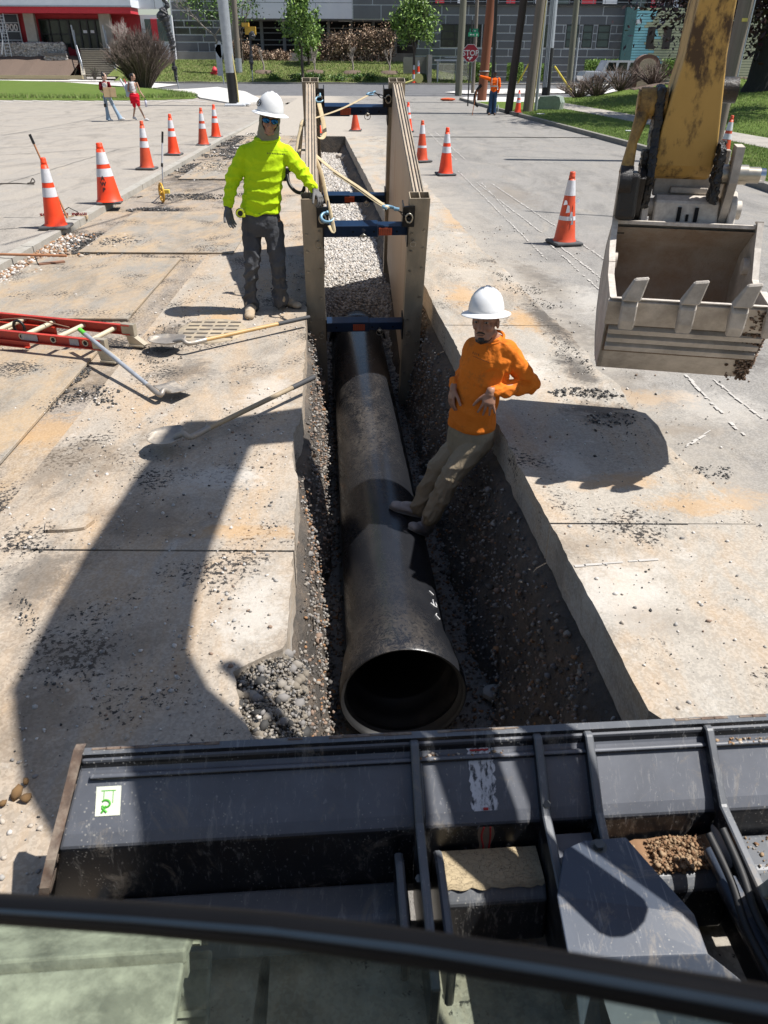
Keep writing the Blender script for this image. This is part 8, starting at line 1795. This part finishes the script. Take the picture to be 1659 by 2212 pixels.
b = MB(); p = m_ @ Vector((0, L*.36, .05)); b.tube([p, V(148, 448, 12.4), V(168, 458, 12.45), m_ @ Vector((0, L*.8, .05))], .007, 6); b.build('brace', m_blk, bm_)
# second handle, lower left
t = empty('push_broom', (0, 0, 0), 0, 'long wooden tool handle lying at the left edge with wire brace', 'broom'); a, c = V(-60, 548, 9.6), V(144, 552.5, 9.6); b = MB(); b.cyl(a, c, .016, n=10); b.build('handle', MATS['worn_handle'], t)
p = V(75, 553, 9.6); b = MB(); b.tube([p, V(84, 576, 9.55), V(120, 573, 9.65)], .008, 6); b.build('brace', m_blk, t); a2, c2 = G(84, 572, .03), G(140, 566, .03); b = MB(); mm3 = look(a2, c2); b.box((0, (c2-a2).length/2, 0), (.07, (c2-a2).length, .035), m=mm3); b.build('block', mat('brown_block', (.25, .13, .08), .8), t)
# ---- wire piece on the lot
a = G(-5, 397, .1); c = G(62, 397, .1); b = MB(); b.tube(bez([a, a.lerp(c, .6)+Vector((0, .05, 0)), c, c+Vector((.05, .1, .08)), c+Vector((.12, .0, .03)), c+Vector((.02, -.08, .02)), c+Vector((.15, -.1, .01))], 5), .012, 6); tag(b.build('rope_end', mat('dark_rope', (.07, .06, .05), .9)), 'dark frayed cable end lying on the left lot', 'cable')
# ---- measuring wheel
q = G(349, 438); Y = q.y; t = empty('measuring_wheel', (0, 0, 0), 0, 'measuring wheel with gold rim and grey handle standing upright', 'measuring wheel'); cw_ = V(349, 416, Y); r_ = cw_.z
WM = Matrix.Translation(cw_) @ Matrix.Rotation(R(-62), 4, 'Z') @ Matrix.Rotation(R(90), 4, 'X'); gold = mat('gold_plastic', (.62, .36, .04), .45, .2)
b = MB(); b.torus((0, 0, 0), r_-.02, .02, WM, 32, 8); b.build('rim', gold, t); b = MB(); b.cyl((0, 0, -.03), (0, 0, .03), .035, m=WM, n=14); b.build('hub', gold, t)
for k in range(6): b = MB(); a = k*math.pi/3; b.tube([WM @ Vector((.02*math.cos(a), .02*math.sin(a), 0)), WM @ Vector(((r_-.02)*math.cos(a), (r_-.02)*math.sin(a), 0))], .008, 6); b.build('spoke', gold, t)
top_ = V(351, 284, Y+.1); b = MB(); b.cyl(cw_+Vector((.03, 0, .0)), cw_.lerp(top_, .48), .011, n=10); b.build('lower_tube', m_steel, t); b = MB(); b.cyl(cw_.lerp(top_, .45), cw_.lerp(top_, .83), .014, n=10); b.build('upper_tube', mat('white_tube', (.55, .57, .6), .4), t); b = MB(); b.cyl(cw_.lerp(top_, .43), cw_.lerp(top_, .49), .02, n=10); b.build('clamp', m_blk, t); b = MB(); b.cyl(cw_.lerp(top_, .82), top_, .018, n=10); b.build('grip', m_blk, t)
b = MB(); b.box(cw_+Vector((.10, -.02, .02)), (.1, .06, .07), bev=.01); b.build('counter', mat('counter_yellow', (.7, .55, .1), .5), t); b = MB(); b.tube([cw_+Vector((.03, 0, 0)), cw_+Vector((-.15, -.05, -r_+.02))], .008, 6); b.build('kickstand', m_steel, t)
# ---- shovels
m_blade = mat('shovel_blade', (.36, .33, .29), .5, .5, col2=(.25, .22, .19), ns=6, dirt=(.42, .36, .28), ds=7, dcov=.4, bump=.2); m_ash = mat('ash_handle', (.52, .33, .13), .5, col2=(.42, .26, .1), ns=5, stretch=(1, 1, 1), dirt=(.3, .24, .18), ds=9, dcov=.25); m_hgrey = mat('grey_handle', (.40, .42, .45), .45, .2, dirt=(.25, .24, .22), ds=9, dcov=.25)
def shovel(tip, neck, end, hm, label, roundp=True, grip=None, up=(0, 0, 1), gripf=.78, wd=.135, hm2=None, dish=.035):
    t = empty('shovel', (0, 0, 0), 0, label, 'shovel'); tip, neck, end = Vector(tip), Vector(neck), Vector(end); y = (neck-tip); L = y.length; y /= L; x = y.cross(Vector(up)).normalized(); z = x.cross(y); F = frame(tip, x, y, z)
    def P(u, v, s_):   # u -1..1 across, v 0..1 from tip
        if roundp: w_ = wd*math.sqrt(max(0, 1-(1-min(v/.62, 1))**2.2))*(1 if v < .85 else 1-.25*(v-.85)/.15)
        else: w_ = wd*(.92+.08*v) if v > .03 else wd*.9
        return F @ Vector((u*w_, v*L*.8, dish*(u*u)+.02*(1-v)**2+s_+(.05*max(0, v-.8)*(1-u*u) if v > .8 else 0)))
    b = MB(); nu, nv = 10, 12; vs = [P(-1+2*i/nu, j/nv, 0) for j in range(nv+1) for i in range(nu+1)]+[P(-1+2*i/nu, j/nv, .004) for j in range(nv+1) for i in range(nu+1)]; w1 = nu+1; k = w1*(nv+1)
    fs = [(j*w1+i, (j+1)*w1+i, (j+1)*w1+i+1, j*w1+i+1) for j in range(nv) for i in range(nu)]+[(k+j*w1+i, k+j*w1+i+1, k+(j+1)*w1+i+1, k+(j+1)*w1+i) for j in range(nv) for i in range(nu)]
    for j in range(nv): fs += [(j*w1, k+j*w1, k+(j+1)*w1, (j+1)*w1), (j*w1+nu, (j+1)*w1+nu, k+(j+1)*w1+nu, k+j*w1+nu)]
    for i in range(nu): fs += [(nv*w1+i, k+nv*w1+i, k+nv*w1+i+1, nv*w1+i+1)]
    b.add(vs, fs, True); b.build('blade', m_blade, t)
    b = MB(); p0 = F @ Vector((0, L*.62, .012)); d = (end-neck); b.tube(bez([p0, F @ Vector((0, L*.85, .03)), neck, neck+d*.13], 6), [.021]*18+[.021] if False else .02, 10); b.build('socket', m_blade, t)
    b = MB(); b.cyl(neck+d*.12, neck+d*gripf, .0175, n=12); b.build('handle', hm, t); b = MB(); b.cyl(neck+d*gripf, end, .0195, n=12); b.build('grip', grip or m_blk, t); return t
def lay_pt(px, py, z): return G(px, py, z)
m_gr2 = mat('green_grip', (.12, .55, .05), .5); m_wg = mat('white_grip', (.7, .72, .72), .5); m_rubg = mat('dark_grip', (.05, .05, .052), .7)
shovel(lay_pt(326, 741, .06), lay_pt(408, 742, .10), lay_pt(668, 685, .10), m_ash, 'round shovel with varnished wooden handle and dark grip, farthest', grip=m_rubg, gripf=.72, wd=.135)
s2 = shovel(lay_pt(399, 843, .02), lay_pt(345, 853, .07), V(172, 712, lay_pt(345, 853, .07).y+1.05), m_hgrey, 'grey handled shovel with green grip leaning on the red ladder', roundp=False, grip=m_gr2, gripf=.92, wd=.12)
p = V(172, 712, lay_pt(345, 853, .07).y+1.05)
shovel(lay_pt(322, 958, .06), lay_pt(412, 944, .10), lay_pt(678, 815, .13), mat('weathered_handle', (.36, .28, .18), .7, dirt=(.5, .5, .48), ds=30, dcov=.2), 'old shovel with weathered handle near the trench edge, nearest', grip=m_rubg, gripf=.80, wd=.14)
# ---- drain grate
c = G(458, 716, 0); gt_ = empty('drain_grate', (c.x, c.y, .012), 0, 'oval slotted drain grate half covered in dirt', 'drain grate'); m_ir = mat('cast_iron', (.25, .23, .2), .7, .3, col2=(.34, .28, .2), ns=8, dirt=(.42, .34, .23), ds=5, dcov=.5)
b = MB(); b.lathe([(.001, .006), (.30, .006), (.315, .0), (.315, -.02)], 32, Matrix.Diagonal((1, 1.15, 1, 1))); b.build('frame', m_ir, gt_)
m_slot = mat('slot_black', (.09, .075, .06), .95)
for r_ in range(5):
    for k in range(4):
        x = -.19+k*.125; y = -.23+r_*.115
        if (x/.28)**2+(y/.32)**2 < 1.02: b = MB(); b.box((x, y, .0075), (.10, .035, .003), bev=.0); b.build('slot', m_slot, gt_)
# ---- ladder (two fibreglass sections lying flat)
m_fr = mat('red_fibreglass', (.58, .05, .022), .45, col2=(.36, .03, .02), ns=4, dirt=(.35, .2, .15), ds=7, dcov=.22); m_rung = mat('ridged_rung', (.62, .55, .40), .55, .2, col2=(.5, .43, .3), ns=40, stretch=(1, 1, 8))
ld = empty('extension_ladder', (0, 0, 0), 0, 'red fibreglass extension ladder with pale rungs lying at the left edge', 'ladder')
f0 = G(283, 722, .14); f1 = V(0, 690, f0.y+.25) ; f1 = G(0, 683, .14); n0 = G(196, 742, .10); n1 = G(0, 704+12, .10)
def rail(a, c, dep, wd, mt, par, out, holes=None):
    y = (c-a); L = y.length; y /= L; zz = Vector((0, 0, 1)); x = y.cross(zz).normalized()*out; F = frame(a, x, y, zz); b = MB(); b.prism([(0, -dep/2), (.006, -dep/2), (.006, dep/2), (0, dep/2)], 0, L, F @ Matrix.Identity(4), 'Y'); 
    b.box((-.014, L/2, dep/2-.004), (.034, L, .008), m=F); b.box((-.014, L/2, -dep/2+.004), (.034, L, .008), m=F); o = b.build('rail', mt, par); return F, L
A0, A1 = G(283, 712, .16), G(-160, 668, .16); d_ = (A1-A0).normalized(); sd_ = Vector((d_.y, -d_.x, 0)); 
if sd_.y > 0: sd_ = -sd_
wl_ = .43; B0 = A0+sd_*wl_+d_*.36; 
for a, c, o_ in ((A0, A1, 1), (A0+sd_*wl_, A1+sd_*wl_, -1)): rail(a+d_*(.0 if o_ > 0 else .0), c, .085, .03, m_fr, ld, 1)
zz = Vector((0, 0, -.09))
for a, c in ((A0+sd_*.03+d_*.75+zz*.75, A1+sd_*.03+zz*.75), (A0+sd_*(wl_-.03)+d_*.75+zz*.75, A1+sd_*(wl_-.03)+zz*.75)): rail(a, c, .075, .03, m_fr, ld, 1)
for k in range(8):
    p = A0+d_*(.16+k*.31); b = MB(); b.cyl(p, p+sd_*wl_, .02, n=14); b.build('rung', m_rung, ld)
    if k > 2: p = p+d_*.1+zz*.75; b = MB(); b.cyl(p, p+sd_*wl_, .017, n=12); b.build('rung', m_rung, ld)
    p2 = A0+sd_*(wl_+.003)+d_*(.16+k*.31); b = MB(); b.torus((0, 0, 0), .024, .006, look(p2, p2+sd_) @ Matrix.Rotation(R(90), 4, 'X'), 16, 6); b.build('rung_collar', m_rung, ld); b = MB(); b.cyl(p2-sd_*.001, p2+sd_*.002, .017, n=14); b.build('rung_bore', m_dk, ld)
for s_ in (0, wl_):
    p = A0+sd_*s_; b = MB(); m_ = frame(p, sd_, -d_, Vector((0, 0, 1))); b.prism([(-.02, -.045), (.02, -.045), (.1, -.1), (.13, -.12), (.1, -.125), (-.02, -.13), (-.04, -.05)], -.03, .03, m_ @ Matrix.Rotation(0, 4, 'X'), 'X'); b.box((0, -.02, 0), (.05, .12, .1), m=m_); b.box((0, .05, -.13), (.09, .14, .012), m=m_); b.build('foot', mat('cast_foot', (.48, .42, .32), .5, .4, dirt=(.3, .22, .15), dcov=.3), ld)
for k, (u0, L_) in enumerate(((.62, .16), (.22, .09))):
    p = A0+sd_*(wl_+.0075)+d_*(u0+L_/2); b = MB(); m_ = frame(p, d_, sd_, Vector((0, 0, 1))); b.box((0, 0, 0), (L_, .001, .055), m=m_); o = b.build('spec_sticker', mat('grey_sticker', (.42, .42, .44), .6, col2=(.2, .2, .22), ns=60, stretch=(8, 1, 1)), ld)
p = A0+d_*.98+sd_*wl_*.5+Vector((0, 0, .0)); b = MB(); b.torus((0, 0, 0), .055, .012, look(p, p+d_) @ Matrix.Rotation(R(90), 4, 'Y'), 18, 6); b.build('pulley', m_blk, ld)
b = MB(); b.tube(bez([A0+d_*1.3+sd_*.1, A0+d_*.9+sd_*.15+Vector((0, 0, .06)), A0+d_*.55+sd_*.1+Vector((0, 0, .0))], 6), .006, 6); b.build('rope', mat('brown_rope', (.25, .14, .09), .9), ld)
# ---- steel road plates
m_pl = road_mat('dusty_steel_plate', (.26, .24, .21), (.30, .265, .215), (.45, .31, .17), .50, .3, .1, crumb=.035, seed=12, bumpd=.006)
def plate(x0, x1, y0, y1, label, th=.028, sk=-.035):
    b = MB(); b.prism([(x0, y0), (x1, y0), (x1+sk*(y1-y0), y1), (x0+sk*(y1-y0), y1)], .0045, th); o = b.build('road_plate', m_pl); bv = o.modifiers.new('b', 'BEVEL'); bv.width = .003; return tag(o, label, 'road plate', 'steel road plates on the left')
plate(-4.25, -2.49, 7.35, 9.98, 'steel road plate beyond the ladder, orange dust patches on it')
plate(-4.1, -2.36, 3.2, 6.42, 'steel road plate nearest the camera at the left edge')
plate(-4.0, -1.98, 10.32, 13.4, 'steel road plate with the big crumb heap, beyond the handle', .024)
plate(-4.35, -2.3, 17.4, 20.9, 'steel road plate beside the measuring wheel, far left', .024)
plate(-4.4, -2.9, 24.6, 28.0, 'farthest steel road plate on the left', .024)
c = G(300, 800, 0)
# black D-ring handle behind the worker's arm on the shield's outer side
b = MB(); b.tube(bez([Q(612, 372, 7.75), Q(627, 366, 7.7), Q(632, 352, 7.7)], 5), .022, 8); b.tube(bez([Q(620, 378, 7.7), Q(625, 398, 7.7), Q(638, 413, 7.7), Q(652, 416, 7.7), Q(658, 404, 7.7)], 6), .018, 8); b.box(Q(616, 377, 7.72), (.08, .05, .12), bev=.01)
tag(b.build('tool_handle', m_blk), 'black looped handle of a tool behind the lime shirted worker', 'tool')
# barrier board foot and weight at the right pole's cone
q = G(1562, 352, .12); b = MB(); b.box((0, 0, -.0), (.62, .5, .05), bev=.015); o = b.build('rubber_weight', m_cbase); o.location = (q.x, q.y+.25, .155); tag(o, 'thick black rubber weight under the stained right cone', 'cone weight')

# ---- soil crumbs and dust clods lying on the blade and its beams
n = 1500; x = RNG.uniform(XLb+.05, XRb, n); k = RNG.random(n) < .35
y = np.where(k, YT-.03-RNG.random(n)*.02, YT-.2-.12*RNG.random(n)); z = np.where(k, ZT-.036, .238); ok = (fbm(x, y, 3, 41) > .48) & (k | ((x > x1+.06) & (x < x2-.03)) | (x > x3+.05))
pp3 = np.array([list(TF @ Vector((a, b_, c))) for a, b_, c in zip(x[ok], y[ok], z[ok])])
stones('loose_soil', pp3, np.minimum(RNG.exponential(.0022, len(pp3))+.0012, .008), [MATS['mud_brown'], MATS['mud_tan'], g_w[2]], bl)['kind'] = 'stuff'
for (pts, lab) in (([(1560, 1790, .40), (1600, 1880, .36), (1640, 1990, .33), (1720, 2120, .33)], 0), ([(1530, 1800, .38), (1580, 1905, .33), (1615, 2010, .31), (1690, 2150, .3)], 0)):
    MB().tube(bez([G(*p) for p in pts], 6), .011, 8).build('hydraulic_hose', MATS['hose_rubber'], bl)
for i in range(9):
    xx_ = x1+.02+(x2-x1)*.0; 
for (px, py, z_) in ((905, 1900, .3), (1180, 1740, .42)):
    c = G(px, py, z_); b = MB(); b.cyl(c, c+Vector((0, -.004, .012)), .011, n=6, smooth=False); b.build('bolt', MATS['bolt_grey'], bl)
